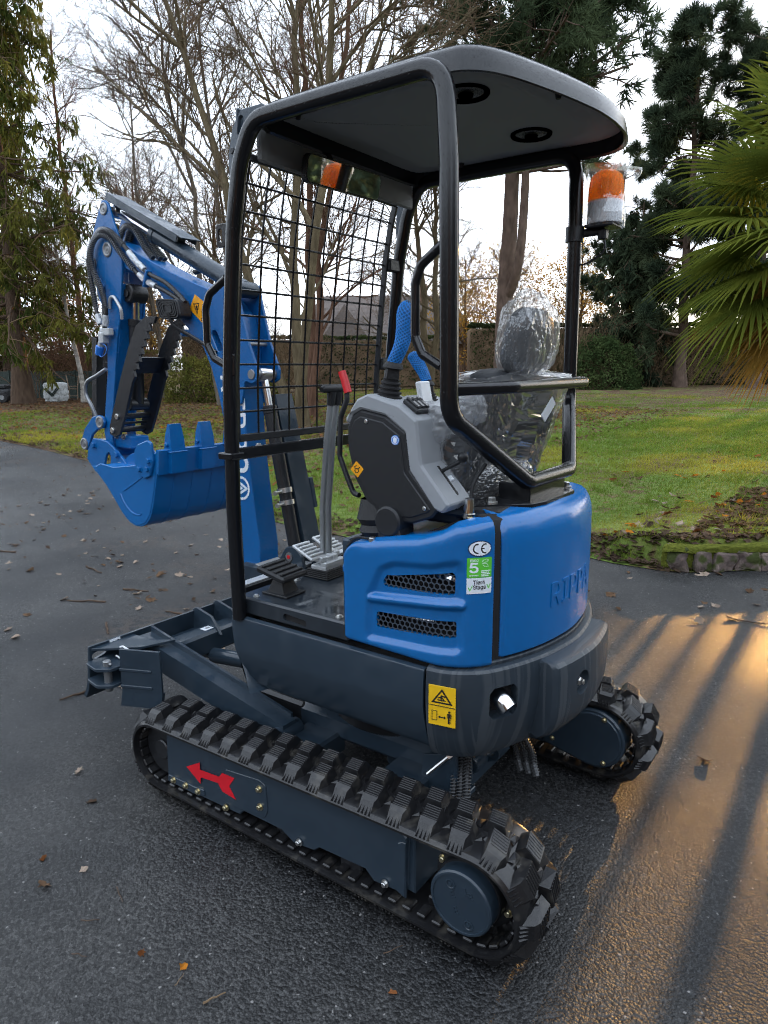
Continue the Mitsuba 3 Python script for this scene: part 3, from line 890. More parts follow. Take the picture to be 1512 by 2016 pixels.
# --- rear hood with raised letters ---
RH = [(-.566, .345), (-.600, .265), (-.628, .165), (-.643, .06), (-.646, 0), (-.643, -.06), (-.628, -.165), (-.600, -.265), (-.566, -.345)]
q, n, u = curve(RH, .012)
n = outward(q, n)
rows = [(.782, -.006), (.784, -.002), (.79, 0), (.85, .001), (.95, .002), (1.05, .001), (1.11, 0), (1.140, -.003), (1.162, -.009), (1.180, -.020), (1.192, -.036), (1.199, -.058), (1.203, -.085), (1.204, -.12)]
P = []
for z, o in rows:
    P.append([])
    for i in range(len(q)):
        e = min(u[i], u[-1] - u[i])
        oo = o - max(0, .010 - math.sqrt(max(0, .0001 - max(0, .010 - e) ** 2))) * .8
        P[-1].append((q[i, 0] + n[i, 0] * oo, q[i, 1] + n[i, 1] * oo, z))
P = np.array(P)
N_ = np.array([[(n[i, 0] * .8, n[i, 1] * .8, .0 if z < 1.15 else .6) for i in range(len(q))] for z, o in rows])
RHK = put(EX + '__rear_hood', shell(P, -N_ * .010), 'blue_paint', 34, 'blue rounded rear hood with raised letters')
ci = np.argmin(np.abs(q[:, 1]))
for ch, y0 in zip('RIPPA', (.125, .068, .012, -.052, -.118)):
    x_, nx_, ny_ = (np.interp(-y0, -q[:, 1], w_) for w_ in (q[:, 0], n[:, 0], n[:, 1]))
    put(RHK + '__raised_letter', text_on(ch, .076, (x_ + nx_ * .0012, y0 + ny_ * .0012, .893), (-ny_, nx_, 0), (0, 0, 1), .0035, center=True), 'blue_paint', 25)

# seam filler, hood top, support box
put(EX + '__seam_strip', ring_solid([(-.548, .385), (-.558, .362), (-.572, .335)], [(.77, -.010), (1.0, -.010), (1.15, -.014), (1.185, -.026), (1.196, -.05)], .02), 'soft_black', 30)
xs = np.array([-.075, -.09, -.12, -.18, -.26, -.36, -.43, -.48, -.53, -.58])
ys = np.linspace(-1, 1, 33)
P = []
for x in xs:
    yo = np.interp(-x, [.0, .40, .45, .495, .535, .60], [.452, .452, .436, .395, .330, .19])
    zt = top_z(x) - .014
    row = []
    for y in ys:
        d = (1 - abs(y)) * yo
        row.append((x, y * yo, zt + .010 * ss(0.0, .06, d) - .05 * (abs(y) == 1) - (.012 if x > -.08 else 0)))
    P.append(row)
P = np.array(P)
HT = put(EX + '__hood_top', shell(P, np.array([0, 0, -.02])), 'blue_paint', 34)
put(EX + '__seat_base', cat_(box((-.085, .0, .94), (.03, .90, .30), .006), box((-.24, -.02, 1.17), (.30, .62, .06), .01), box((-.43, .05, 1.185), (.18, .52, .03), .008)), 'dark_paint', 30)
put(EX + '__seat_base__rubber_mat', box((-.36, .10, 1.195), (.34, .42, .02), .006), 'soft_black', 30)
put(EX + '__side_panel_far', ring_solid([(-.085, -.470), (-.30, -.470), (-.400, -.470), (-.450, -.462), (-.495, -.440), (-.535, -.403), (-.556, -.368)], [(.775, -.004), (.79, 0), (1.08, 0), (1.12, -.01), (1.14, -.03)], .012), 'blue_paint', 30)

# --- platform in front of the seat ---
fl = box((.160, 0, .786), (.50, .90, .062), .006)
hh = plate(poly([(.190, .770), (.086, .763), (.086, .788), (.190, .795)], .010), .30, .50, 0)
put(EX + '__floor_plate', cut(fl, hh), 'wet_floor_paint', 25, 'wet dark grey floor plate with a hand hole')
put(EX + '__floor_plate__hollow', box((.14, .425, .780), (.14, .03, .05), .002), 'soft_black', 25)
for x, y in ((.344, .421), (.358, .196), (-.03, .418)):
    put(EX + '__floor_plate__bolt', bolt((x, y, .817), (0, 0, 1), .0085, .006), 'zinc', 20)
put(EX + '__front_beam', cat_(box((.505, -.03, .765), (.05, .76, .09), .006), box((.44, 0, .72), (.10, .80, .05), .006)), 'black_paint', 30)
put(EX + '__front_beam__beam_top', box((.503, -.03, .812), (.040, .75, .008), .002), 'alloy', 30)
put(EX + '__underfloor', box((-.05, 0, .60), (.92, .80, .25), .03), 'soft_black', 30)

# ---- the digger: canopy ----------------------------------------------------
YL, YR = .475, -.43
def side_path(y):
    return [(.375, y, .745), (.380, y, 1.15), (.366, y, 1.56), (.347, y, 1.76), (.318, y, 2.02), (.278, y, 2.21), (.215, y, 2.317), (-.05, y, 2.319)]
Lp = side_path(YL) + [(-.437, YL, 2.318), (-.452, YL, 2.10), (-.462, YL, 1.475), (-.55, .165, 1.268)]
Rp = [(-.55, -.165, 1.268), (-.437, YR, 1.475), (-.430, YR, 2.10), (-.425, YR, 2.318)] + side_path(YR)[::-1]
path = fillet(Lp + Rp, [0, .3, .5, .5, .5, .3, .09, 0.5, .085, .6, .09, .06, .06, .09, .6, .085, .5, .09, .3, .5, .5, .5, .3, 0], 7)
CF = put(EX + '__canopy_frame', sweep(path, rrect(.044, .047, .018, 4), up=(0, 1, 0)), 'black_gloss', 35, 'glossy black tubular canopy frame')
put(CF + '__mount_block', box((-.500, .012, 1.222), (.105, .275, .075), .004), 'black_gloss', 30)
put(CF + '__mount_flange', plate(poly([(-.575, .18), (-.45, .30), (-.40, .30), (-.40, -.26), (-.45, -.26), (-.59, -.12), (-.59, .11)], .02), 1.197, 1.209, .002, axis='z'), 'black_gloss', 30)
for p in ((-.47, .235, 1.209), (-.545, -.155, 1.209), (-.43, -.20, 1.209)):
    put(CF + '__mount_bolt', cat_(cyl(p, (p[0], p[1], p[2] + .004), .018, n=18), cyl(p, (p[0], p[1], p[2] + .018), .0125, n=6, bev=.002)), 'zinc', 25)
put(EX + '__rear_rail', sweep(fillet([(-.462, YL - .01, 1.545), (-.545, .27, 1.548), (-.545, -.28, 1.552), (-.437, YR + .01, 1.552)], .05, 6), rrect(.034, .036, .013, 3), up=(0, 0, 1)), 'black_gloss', 35, 'black bent rail behind the seat')
def grab(x0, z0, z1, y, d):
    return tube(fillet([(x0, y, z1), (x0 + d * .80, y, z1 - .045), (x0 + d, y, z1 - .09), (x0 + d, y, z0 + .075), (x0 + d * .7, y, z0 + .03), (x0, y, z0)], .03, 6), .0125, 12)
put(EX + '__grab_handle', grab(.36, 1.605, 1.885, YL, .106), 'black_gloss', 40, 'black grab handle on the front post')
put(EX + '__grab_handle', grab(-.435, 1.605, 1.905, YL, .080), 'black_gloss', 40, 'black grab handle on the rear post')
put(EX + '__cross_bar', box((.395, .02, 1.318), (.022, .90, .040), .004), 'black_gloss', 30)
put(EX + '__cross_bar__clamp', box((.378, YL, 1.318), (.066, .062, .022), .004), 'black_gloss', 30)
put(EX + '__cross_bar__bolt', bolt((.395, .33, 1.338), (0, 0, 1), .008, .006), 'zinc', 20)
# roof: shell with a rim that leans in, a domed top and a moulded liner below
RO = [(.235, .40), (.20, .452), (.10, .462), (-.20, .465), (-.42, .462), (-.495, .432), (-.548, .350), (-.600, .185), (-.636, .03), (-.640, -.05)]
RO2 = RO[:-2] + [(-.634, .04)] + [(-.648, -.05), (-.652, -.16), (-.640, -.29), (-.600, -.395), (-.535, -.448), (-.44, -.456), (-.20, -.442), (.10, -.440), (.20, -.43), (.235, -.38), (.238, -.2), (.238, 0), (.238, .2), (.235, .395)]
q, n, u = curve(RO2, .016)
n = outward(q, n)
ctr = np.array([-.2, .01])
rows = [(2.306, -.014), (2.300, -.006), (2.302, 0), (2.324, -.003), (2.350, -.010), (2.366, -.022), (2.374, -.05)]
P = [[(q[i, 0] + n[i, 0] * o, q[i, 1] + n[i, 1] * o, z) for i in range(len(q))] for z, o in rows]
for f in (.8, .55, .3, 0.02):
    P.append([(ctr[0] + (q[i, 0] - ctr[0]) * f, ctr[1] + (q[i, 1] - ctr[1]) * f, 2.374 + .022 * (1 - f * f)) for i in range(len(q))])
P.append([(ctr[0] + (q[i, 0] - ctr[0]) * .02, ctr[1] + (q[i, 1] - ctr[1]) * .02, 2.354) for i in range(len(q))])
P.append([(q[i, 0] + n[i, 0] * -.012, q[i, 1] + n[i, 1] * -.016, 2.352) for i in range(len(q))])
P.append(P[0])
m = grid(np.array(P))
m.merge_vertices()
RF = put(EX + '__roof', m, 'black_gloss', 40, 'black canopy roof with a wet rounded rear edge')
P = []
for f, z in ((.968, 2.350), (.955, 2.347), (.90, 2.345), (.80, 2.345), (.76, 2.338), (.70, 2.336), (.3, 2.336), (.01, 2.336)):
    P.append([(ctr[0] + (q[i, 0] - ctr[0]) * f, ctr[1] + (q[i, 1] - ctr[1]) * f, z) for i in range(len(q))])
scene['liner2'] = {'type': 'twosided', 'bsdf': scene['liner']}
put(RF + '__roof_liner', grid(np.array(P)), 'liner2', 40, 'grey moulded roof lining')
for y in (.235, -.195):
    put(RF + '__speaker', cat_(lathe([(0, 0), (.050, 0), (.054, .002), (.058, .007), (.064, .008), (.066, .005), (.066, 0)], (-.36, y, 2.336), (-.36, y, 1), 32), lathe([(0, .004), (.02, .010), (.022, .004)], (-.36, y, 2.334), (-.36, y, 1), 20)), 'speaker_grey', 35, 'round black speaker in the roof lining')
for x, y in ((.14, .36), (-.38, .40), (-.55, .05), (.0, -.38)):
    put(RF + '__liner_plug', cyl((x, y, 2.346), (x, y, 2.332), .010, .007, 12), 'soft_black', 30)
put(RF + '__front_lip', box((.243, .01, 2.268), (.018, .84, .10), .006), 'liner', 30)
# front guard hook plate on the left post and a light bracket beside it
hk = poly([(.168, 2.352), (.262, 2.352), (.300, 2.31), (.322, 2.24), (.325, 2.14), (.312, 2.05), (.300, 2.045), (.288, 2.14), (.262, 2.23), (.215, 2.30), (.17, 2.325)], .008).difference(sg.LineString([(.262, 2.325), (.268, 2.290)]).buffer(.011))
put(EX + '__hook_plate', plate(hk.simplify(.0008), YL - .012, YL + .003, .002), 'dark_paint', 25, 'grey hook shaped plate at the top of the left front post')
put(EX + '__hook_plate__plate_arm', box((.322, YL - .06, 2.315), (.012, .055, .125), .005, ry=-8), 'dark_paint', 25)
for x, z in ((.300, 2.245), (.308, 2.185)):
    put(EX + '__hook_plate__bolt', cyl((x, YL, z), (x, YL + .010, z), .009, n=16, bev=.002), 'black_paint', 25)
put(EX + '__hook_plate', plate(hk.simplify(.0008), YR - .003, YR + .012, .002), 'dark_paint', 25)
for z in (2.01, 1.615):
    br = poly([(.330, z + .035), (.385, z + .035), (.385, z - .035), (.330, z - .035)], .008).difference(sg.LineString([(.366, z + .012), (.366, z - .012)]).buffer(.008))
    put(EX + '__guard_lug', plate(br.simplify(.0008), YL + .004, YL + .012, .002), 'black_gloss', 25)
# wire guard
def post_x(z):
    return np.interp(z, [.79, 1.15, 1.56, 1.76, 2.02, 2.21, 2.30], [.375, .380, .366, .347, .318, .278, .225])
GX = lambda z: post_x(z) + .008
GD = thing(EX + '__front_guard', None, None)
zz = np.linspace(1.37, 2.225, 14)
put(GD + '__guard_frame', cat_(box((GX(1.375), .045, 1.372), (.012, .78, .026), .003), box((GX(2.235), .045, 2.232), (.012, .78, .022), .003),
     sweep([(GX(z), -.345, z) for z in zz], rrect(.012, .024, .003, 2), up=(0, 1, 0)), sweep([(GX(z), .435, z) for z in zz], rrect(.010, .012, .003, 2), up=(0, 1, 0))), 'black_paint', 30)
for z in np.linspace(1.460, 2.165, 10):
    put(GD + '__wire', cyl((GX(z) + .004, .438, z), (GX(z) + .004, -.345, z), .0037, n=6), 'black_gloss', 40)
for y in np.linspace(.345, -.27, 9):
    put(GD + '__wire', tube([(GX(z) - .002, y, z) for z in zz], .0035, 6), 'black_gloss', 40)
for z in (2.01, 1.62):
    put(GD + '__hinge_bracket', cat_(box((GX(z) - .01, -.385, z), (.030, .075, .050), .006), cyl((GX(z) - .02, -.40, z), (GX(z) + .02, -.40, z), .012, n=14)), 'black_paint', 30)
# mirror
mm = T()
mcx = np.array([.165, .105, 2.222])
mnv = np.array([-.973, .058, -.182]); mnv /= np.linalg.norm(mnv)
mr = np.array([-.06, -.99, 0.0]); mr -= mnv * (mr @ mnv); mr /= np.linalg.norm(mr)
mu = np.cross(mnv, mr)
if mu[2] < 0: mu = -mu
shp = sg.Polygon(rrect(.355, .078, .018, 5))
MR = put(EX + '__mirror', flat_on(shp.buffer(.004), mcx - mnv * .022, mr, mu, 0, .020 * (1 if np.cross(mr, mu) @ mnv > 0 else -1)), 'black_plastic', 30, 'wide interior mirror below the roof')
put(MR + '__mirror_glass', flat_on(shp, mcx - mnv * .001, mr, mu, 0, .002), 'mirror_face', False)
put(MR + '__mirror_arm', tube([tuple(mcx - mnv * .02), (.215, .11, 2.27), (.235, .11, 2.31)], .009, 8), 'black_plastic', 30)

# beacon on the far rear post
BC = np.array([-.520, -.468, 0])
bz = 2.085
b0 = BC + [0, 0, bz]
bcn = thing(EX + '__warning_beacon', 'orange warning beacon on a grey base', None)
put(bcn + '__lamp_base', lathe([(0, 0), (.058, 0), (.060, .004), (.059, .070), (.056, .074), (0, .074)], b0, b0 + [0, 0, 1], 28), 'base_plastic', 35)
prof = [(0, .074), (.057, .074), (.060, .078), (.060, .092), (.057, .094), (.055, .135), (.048, .156), (.030, .170), (.012, .175), (0, .175)]
lens = lathe(prof, b0, b0 + [0, 0, 1], 60)
ang = np.arctan2(lens.vertices[:, 1] - b0[1], lens.vertices[:, 0] - b0[0])
rr_ = np.hypot(lens.vertices[:, 1] - b0[1], lens.vertices[:, 0] - b0[0])
k = np.where((rr_ > .045) & (lens.vertices[:, 2] > bz + .093), .0016 * np.cos(ang * 20), 0)
lens.vertices[:, 0] += k * np.cos(ang); lens.vertices[:, 1] += k * np.sin(ang)
put(bcn + '__orange_lens', lens, 'orange_lens', 50, 'ribbed orange dome')
put(bcn + '__lamp_core', cat_(cyl(b0 + [0, 0, .076], b0 + [0, 0, .15], .020, n=16), box(b0 + [0, .01, .12], (.05, .006, .06), .002)), 'lamp_core', 30)
put(bcn + '__lamp_bracket', cat_(box(b0 + [.005, 0, -.008], (.10, .10, .010), .003), cyl((-.425, -.43, 2.055), b0 + [0, 0, -.02], .014, n=12), cyl((-.43, -.43, 2.03), (-.43, -.43, 2.08), .032, n=16), box(b0 + [.0, .01, -.035], (.03, .03, .035), .004)), 'black_paint', 30)
put(bcn + '__lamp_cable', tube(spline([b0 + [.0, .01, -.03], b0 + [-.01, .02, -.09], (-.475, -.43, 1.955), (-.445, -.43, 1.96), (-.43, -.415, 1.99)], 6), .004, 6), 'hose_rubber', 40)

# ---- console ---------------------------------------------------------------
CN = thing(EX + '__control_console', 'grey and black control console beside the seat', None)
dk = poly([(-.060, 1.425), (-.078, 1.462), (-.112, 1.480), (-.203, 1.464), (-.274, 1.420), (-.289, 1.312), (-.385, 1.205), (-.365, 1.180), (-.300, 1.155), (-.200, 1.150), (-.128, 1.207), (-.084, 1.276), (-.062, 1.36)], .010)
put(CN + '__side_cover', cat_(plate(dk.simplify(.0006), .385, .402, .006), plate(dk.buffer(-.018).simplify(.0006), .395, .4065, .003), plate(dk.buffer(-.006).simplify(.001), .25, .388, .004)), 'black_plastic', 28, 'black side cover of the console')
trim = poly([(-.052, 1.450), (-.098, 1.511), (-.141, 1.528), (-.252, 1.498), (-.313, 1.456), (-.330, 1.330), (-.425, 1.222), (-.400, 1.196), (-.372, 1.205), (-.287, 1.312), (-.272, 1.420), (-.203, 1.466), (-.115, 1.482), (-.082, 1.466), (-.064, 1.432)], .008)
put(CN + '__grey_trim', cat_(plate(trim.simplify(.0006), .270, .404, .007)), 'grey_plastic', 28, 'light grey top trim of the console')
put(CN + '__trim_screw', cat_(*[cyl((x, .4065, z), (x, .410, z), .0065, n=14, bev=.0015) for x, z in ((-.137, 1.447), (-.343, 1.206))]), 'zinc', 25)
put(CN + '__round_sticker', cat_(cyl((-.242, .4063, 1.397), (-.242, .4075, 1.397), .0145, n=28)), 'blue_cap', False, 'round blue and white sticker')
put(CN + '__round_sticker_print', plate(sg.Point(-.242, 1.397).buffer(.0125).difference(sg.Point(-.242, 1.397).buffer(.0108)).union(sg.Polygon([(-.249, 1.402), (-.247, 1.390), (-.242, 1.387), (-.236, 1.391), (-.235, 1.401), (-.240, 1.406)])), .4070, .4082, 0), 'white_print', False)
dm = affinity.rotate(sg.box(-.119, 1.283, -.083, 1.319).buffer(-.002).buffer(.002), 40)
put(CN + '__diamond_sticker', plate(dm, .4063, .4074, 0), 'orange_print', False, 'small orange diamond sticker')
put(CN + '__diamond_sticker_print', plate(unary_union([sg.Point(-.100, 1.297).buffer(.008).difference(sg.Point(-.100, 1.297).buffer(.0055)), sg.LineString([(-.095, 1.302), (-.092, 1.309), (-.100, 1.312)]).buffer(.0012), sg.LineString([(-.106, 1.303), (-.112, 1.308)]).buffer(.0012)]), .4070, .4082, 0), 'black_print', False)
put(CN + '__lever_slot', cat_(hull([(-.3395, y, 1.3200) for y in (.322, .333)] + [(-.4085, y, 1.2415) for y in (.322, .333)] + [(-.335, y, 1.3160) for y in (.322, .333)] + [(-.404, y, 1.2375) for y in (.322, .333)])), 'soft_black', False)
put(CN + '__throttle_lever', cat_(tube([(-.352, .328, 1.305), (-.405, .322, 1.335), (-.412, .318, 1.342)], .0055, 10), trimesh.creation.icosphere(2, .0155).apply_translation([-.415, .316, 1.349])), 'black_plastic', 40)
put(CN + '__white_tag', box((-.373, .310, 1.2835), (.010, .014, .016), .001, ry=45), 'white_print', False)
rk = box((-.272, .335, 1.492), (.062, .078, .014), .004, ry=-34)
put(CN + '__switch_panel', rk, 'black_plastic', 25)
for j in range(3):
    put(CN + '__rocker_switch', cat_(box((-.272, .310 + .023 * j, 1.501), (.050, .018, .012), .004, ry=-36), box((-.262, .310 + .023 * j, 1.510), (.022, .016, .010), .003, ry=-22)), 'black_gloss', 25)
put(CN + '__pivot_cap', cat_(cyl((-.222, .36, 1.155), (-.222, .425, 1.155), .046, n=36, bev=.006), plate([(-.19, 1.15), (-.26, 1.15), (-.27, 1.095), (-.18, 1.085)], .365, .418, .004)), 'black_plastic', 32)
put(CN + '__console_foot', cat_(box((-.22, .37, 1.088), (.16, .09, .010), .002), box((-.22, .36, 1.12), (.08, .06, .07), .006)), 'black_paint', 30)
for x in (-.16, -.26, -.20):
    put(CN + '__foot_bolt', bolt((x, .395 - .2 * (x == -.20) * .3, 1.096), (0, 0, 1), .008, .008), 'zinc', 25)
put(CN + '__console_boot', lathe([(.060, 0), (.075, .02), (.066, .04), (.078, .06), (.070, .085), (.060, .12)], (-.15, .34, 1.09), (-.12, .34, 1.4), 20), 'soft_black', 40)
SL = put(EX + '__safety_lever', tube(fillet([(-.075, .365, 1.212), (-.05, .36, 1.214), (-.022, .36, 1.27), (.004, .36, 1.33), (-.002, .36, 1.45), (-.030, .36, 1.51), (-.026, .36, 1.55)], .03), .0085, 10), 'black_plastic', 40)
put(SL + '__red_grip', cat_(tube([(-.034, .36, 1.528), (-.022, .36, 1.562), (-.010, .36, 1.592)], .0125, 12)), 'red_plastic', 40, 'red handle of the safety lever')

def bellows(a, b, r0, r1, rings):
    prof = [(0, 0)]
    L = np.linalg.norm(np.asarray(b) - np.asarray(a))
    for k in range(rings):
        f = k / rings
        r = r0 + (r1 - r0) * f
        prof += [(r, L * f), (r * 1.0, L * (f + .35 / rings)), (r * .80, L * (f + .55 / rings)), (r * .82, L * (f + .9 / rings))]
    prof += [(r1, L), (0, L)]
    return lathe(prof, a, b, 28)

def joystick(base, pts, key):
    b, g0 = np.asarray(base, float), np.asarray(pts[0], float)
    d = g0 - b; L = np.linalg.norm(d); d /= L
    J = put(EX + '__joystick', cat_(bellows(b, b + d * L * .62, .046, .027, 6), lathe([(.022, 0), (.026, .004), (.025, L * .28), (.018, L * .30)], b + d * L * .60, b + d * L, 4), lathe([(.016, 0), (.031, .006), (.028, .016), (.020, .024), (0, .024)], b + d * (L - .022), b + d * L * 2, 20)), 'soft_black', 30)
    sl = spline(pts, 7)
    m_ = len(sl)
    uu = np.linspace(0, 1, m_)
    put(J + '__grip', tube(sl, .0150, 14, scale=np.interp(uu, [0, .4, .8, 1], [.9, 1.1, 1.25, .7])), 'black_plastic', 40)
    sc_ = np.interp(uu, [0, .25, .6, .85, .95, 1], [1.0, 1.05, 1.25, 1.30, .95, .35])
    net = put('netting_sleeve', tube(sl, .0190, 40, scale=sc_), 'blue_net', 50, key, 'netting', 'protective netting sleeves')
    u_ = np.linspace(0, 1, 90)
    base_ = np.stack([np.interp(u_, uu, sl[:, c]) for c in range(3)], 1)
    rad = np.interp(u_, uu, sc_) * .0197
    X, Y, Z = frame(sl[0], sl[-1])
    strands = []
    for sg_ in (1, -1):     # the knitted ribs of the sleeve
        for k in range(11):
            a = 2 * math.pi * k / 11 + sg_ * u_ * 9.0
            strands.append(tube(base_ + rad[:, None] * (np.cos(a)[:, None] * X + np.sin(a)[:, None] * Y), .0016, 4, False))
    put(net + '__knitted_strands', cat_(strands), 'blue_strand', 40, kind='stuff')
joystick((-.165, .335, 1.490), [(-.186, .332, 1.618), (-.212, .331, 1.665), (-.222, .330, 1.705), (-.226, .330, 1.745), (-.236, .330, 1.790)], 'blue netting sleeve over the nearer joystick')
joystick((.080, -.298, 1.440), [(.096, -.300, 1.548), (.112, -.300, 1.582), (.132, -.300, 1.612), (.152, -.300, 1.640), (.168, -.300, 1.660)], 'blue netting sleeve over the farther joystick')
put(EX + '__far_console', cat_(plate(trim.simplify(.001), -.40, -.22, .006).apply_translation([.28, 0, -.03]), box((.02, -.33, 1.30), (.22, .16, .26), .02)), 'grey_plastic', 28)
put(EX + '__display_unit', cat_(box((.045, -.20, 1.51), (.022, .075, .085), .005, ry=12), box((.06, -.20, 1.43), (.012, .03, .09), .002)), 'base_plastic', 28)

# ---- levers and pedals -----------------------------------------------------
for y, dx in ((.084, 0), (.049, 0)):
    x = lambda v: v + dx
    lv = put(EX + '__travel_lever', sweep(fillet([(x(.322), y, .872), (x(.320), y, 1.08), (x(.290), y, 1.35), (x(.262), y, 1.515)], [0, .4, .4, 0]), rrect(.017, .022, .006, 3), up=(0, 1, 0)), 'lever_steel', 30)
    put(lv + '__grip', cat_(tube([(x(.262), y + .055, 1.527), (x(.262), y + .045, 1.530), (x(.260), y - .03, 1.531), (x(.262), y - .040, 1.528)], .0145, 12, scale=[.7, 1, 1.05, .8]), cyl((x(.268), y, 1.470), (x(.262), y, 1.520), .015, .018, 12)), 'black_plastic', 35)
    put(lv + '__clamp', box((x(.318), y, .880), (.06, .030, .036), .004), 'alloy', 28)
    put(lv + '__clamp_pin', cyl((x(.34), y - .04, .895), (x(.34), y + .04, .895), .015, n=16, bev=.002), 'alloy', 28)
def tread_pedal(c, w, l, ry, rz, mat, key, ridges):
    parts = [cut(box((0, 0, 0), (l, w, .012), .004), *[box((l * (k - 1) * .28, w * s * .2, 0), (l * .12, w * .22, .05), .002) for k in range(3) for s in (-1, 1)])] if mat == 'alloy' else [box((0, 0, 0), (l, w, .022), .007)]
    for k in range(ridges):
        parts.append(box((l * ((k + .5) / ridges - .5) * .86, 0, .011 if mat == 'alloy' else .014), (l * .09, w * .86, .008), .002))
    m = cat_(parts)
    m.apply_transform(trimesh.transformations.euler_matrix(0, math.radians(ry), math.radians(rz)))
    m.apply_translation(c)
    return put(EX + '__' + key, m, mat, 25)
put_p = tread_pedal((.357, .125, .915), .085, .110, -24, 0, 'alloy', 'travel_pedal', 5)
put(put_p + '__pedal_arm', box((.318, .11, .888), (.05, .03, .020), .003), 'alloy', 25)
put_p = tread_pedal((.385, -.020, .915), .085, .110, -24, 0, 'alloy', 'travel_pedal', 5)
put(put_p + '__pedal_arm', box((.34, .005, .888), (.05, .03, .020), .003), 'alloy', 25)
put(EX + '__lever_block', cat_(box((.315, .062, .848), (.075, .125, .030), .004), box((.29, .062, .868), (.03, .12, .02), .003)), 'alloy', 25)
put(EX + '__lever_gaiter', cat_(*[box((.315, .062, .822 + .006 * k), (.13 - .007 * k, .17 - .007 * k, .005), .002) for k in range(5)]), 'soft_black', 20)
fp = tread_pedal((.300, .335, .897), .135, .130, -13, 3, 'black_plastic', 'swing_pedal', 4)
put(fp + '__pedal_bracket', cat_(hull([(.335, .30, .818), (.335, .38, .818), (.25, .38, .818), (.25, .30, .818), (.315, .31, .878), (.315, .36, .878), (.28, .36, .878), (.28, .31, .878)]), box((.29, .34, .822), (.12, .10, .008), .002)), 'black_plastic', 28)
put(fp + '__metal_plate', box((.362, .335, .918), (.03, .11, .006), .002, ry=-13), 'dull_steel', 25)

# ---- seat, filler ----------------------------------------------------------
ST = thing(EX + '__seat', 'black operator seat', None)
def blob(c, s, nz=None, power=3.0, sub=3, ry=0.0, rz=0.0, amp=0.0, freq=8.0, seed=0):
    """rounded cushion: a superellipsoid, wrinkled by noise if wanted"""
    m = trimesh.creation.icosphere(sub, 1.0)
    v = m.vertices
    v = v / (np.abs(v) ** power).sum(1, keepdims=True) ** (1 / power)
    if amp:
        k = meshkit.fbm(v * freq + seed * 7.3, 3, seed) - .5
        v = v * (1 + amp * k[:, None])
    v = v * np.asarray(s, float) / 2
    m.vertices = v
    if ry or rz:
        m.apply_transform(trimesh.transformations.euler_matrix(0, math.radians(ry), math.radians(rz)))
    m.apply_translation(c)
    return m
put(ST + '__cushion', blob((-.17, .02, 1.255), (.44, .44, .12), power=4), 'seat_vinyl', True)
put(ST + '__backrest', blob((-.362, -.015, 1.365), (.140, .57, .47), power=5, ry=-15), 'seat_vinyl', True)
put(ST + '__headrest', blob((-.462, .005, 1.678), (.095, .245, .205), power=3.0, ry=-12), 'seat_vinyl', True)
for y in (-.05, .06):
    put(ST + '__headrest_post', cyl((-.43, y, 1.54), (-.455, y, 1.62), .007, n=10), 'black_paint', 30)
put(ST + '__armrest', cat_(blob((-.335, .262, 1.455), (.22, .06, .06), power=3, ry=-6)), 'seat_vinyl', True)
put(ST + '__armrest', cat_(blob((-.335, -.225, 1.475), (.22, .06, .06), power=3, ry=-6)), 'seat_vinyl', True)
put(ST + '__belt_buckle_stalk', tube(spline([(-.452, .33, 1.235), (-.455, .32, 1.28), (-.47, .28, 1.33)], 6), .006, 8), 'soft_black', 40)
put(EX + '__tank_filler', cat_(lathe([(0, 0), (.020, 0), (.020, .012), (.017, .014), (.016, .024), (.012, .050), (.0125, .056), (0, .058)], (-.449, .335, 1.180), (-.449, .335, 2), 24)), 'bright_steel', 30, 'shiny metal filler on the hood')
put(EX + '__hood_screw', cat_(cyl((-.461, .352, 1.172), (-.461, .352, 1.186), .010, n=16, bev=.002), cyl((-.461, .352, 1.18), (-.461, .352, 1.194), .006, n=8)), 'brass_zinc', 25)
put(EX + '__hood_screw', cat_(cyl((-.185, .447, 1.092), (-.185, .447, 1.108), .010, n=16, bev=.002)), 'zinc', 25)
put(EX + '__hood_cable', tube(spline([(-.10, .462, 1.07), (-.13, .455, 1.10), (-.18, .45, 1.103)], 6), .004, 6), 'hose_rubber', 40)
put(EX + '__hood_cable', tube(spline([(-.22, .37, 1.10), (-.28, .36, 1.112), (-.33, .34, 1.125), (-.40, .30, 1.16)], 6), .0035, 6), 'hose_rubber', 40)

# ---- boom, dipper, bucket ---------------------------------------------------
def pin(x, z, y0, y1, r=.020, mat='dull_steel', ring=True):
    parts = [cyl((x, y0, z), (x, y1, z), r * .78, n=18, bev=.003)]
    return cat_(parts)
def pin_set(owner, x, z, y, r=.022, n=1):
    """a steel pin end in a blue boss on the plate face y"""
    put(owner + '__pin_boss', lathe([(r * .72, 0), (r * 1.25, 0), (r * 1.25, .006), (r * 1.0, .008), (r * .72, .006), (r * .72, 0)], (x, y - .002, z), (x, y + 1, z), 28), 'dull_steel', 30)
    put(owner + '__pin', cat_(cyl((x, y - .02, z), (x, y + .005, z), r * .70, n=24, bev=.002), cyl((x, y, z), (x, y + .008, z), r * .24, n=8)), 'dull_steel' if n else 'zinc', 30)

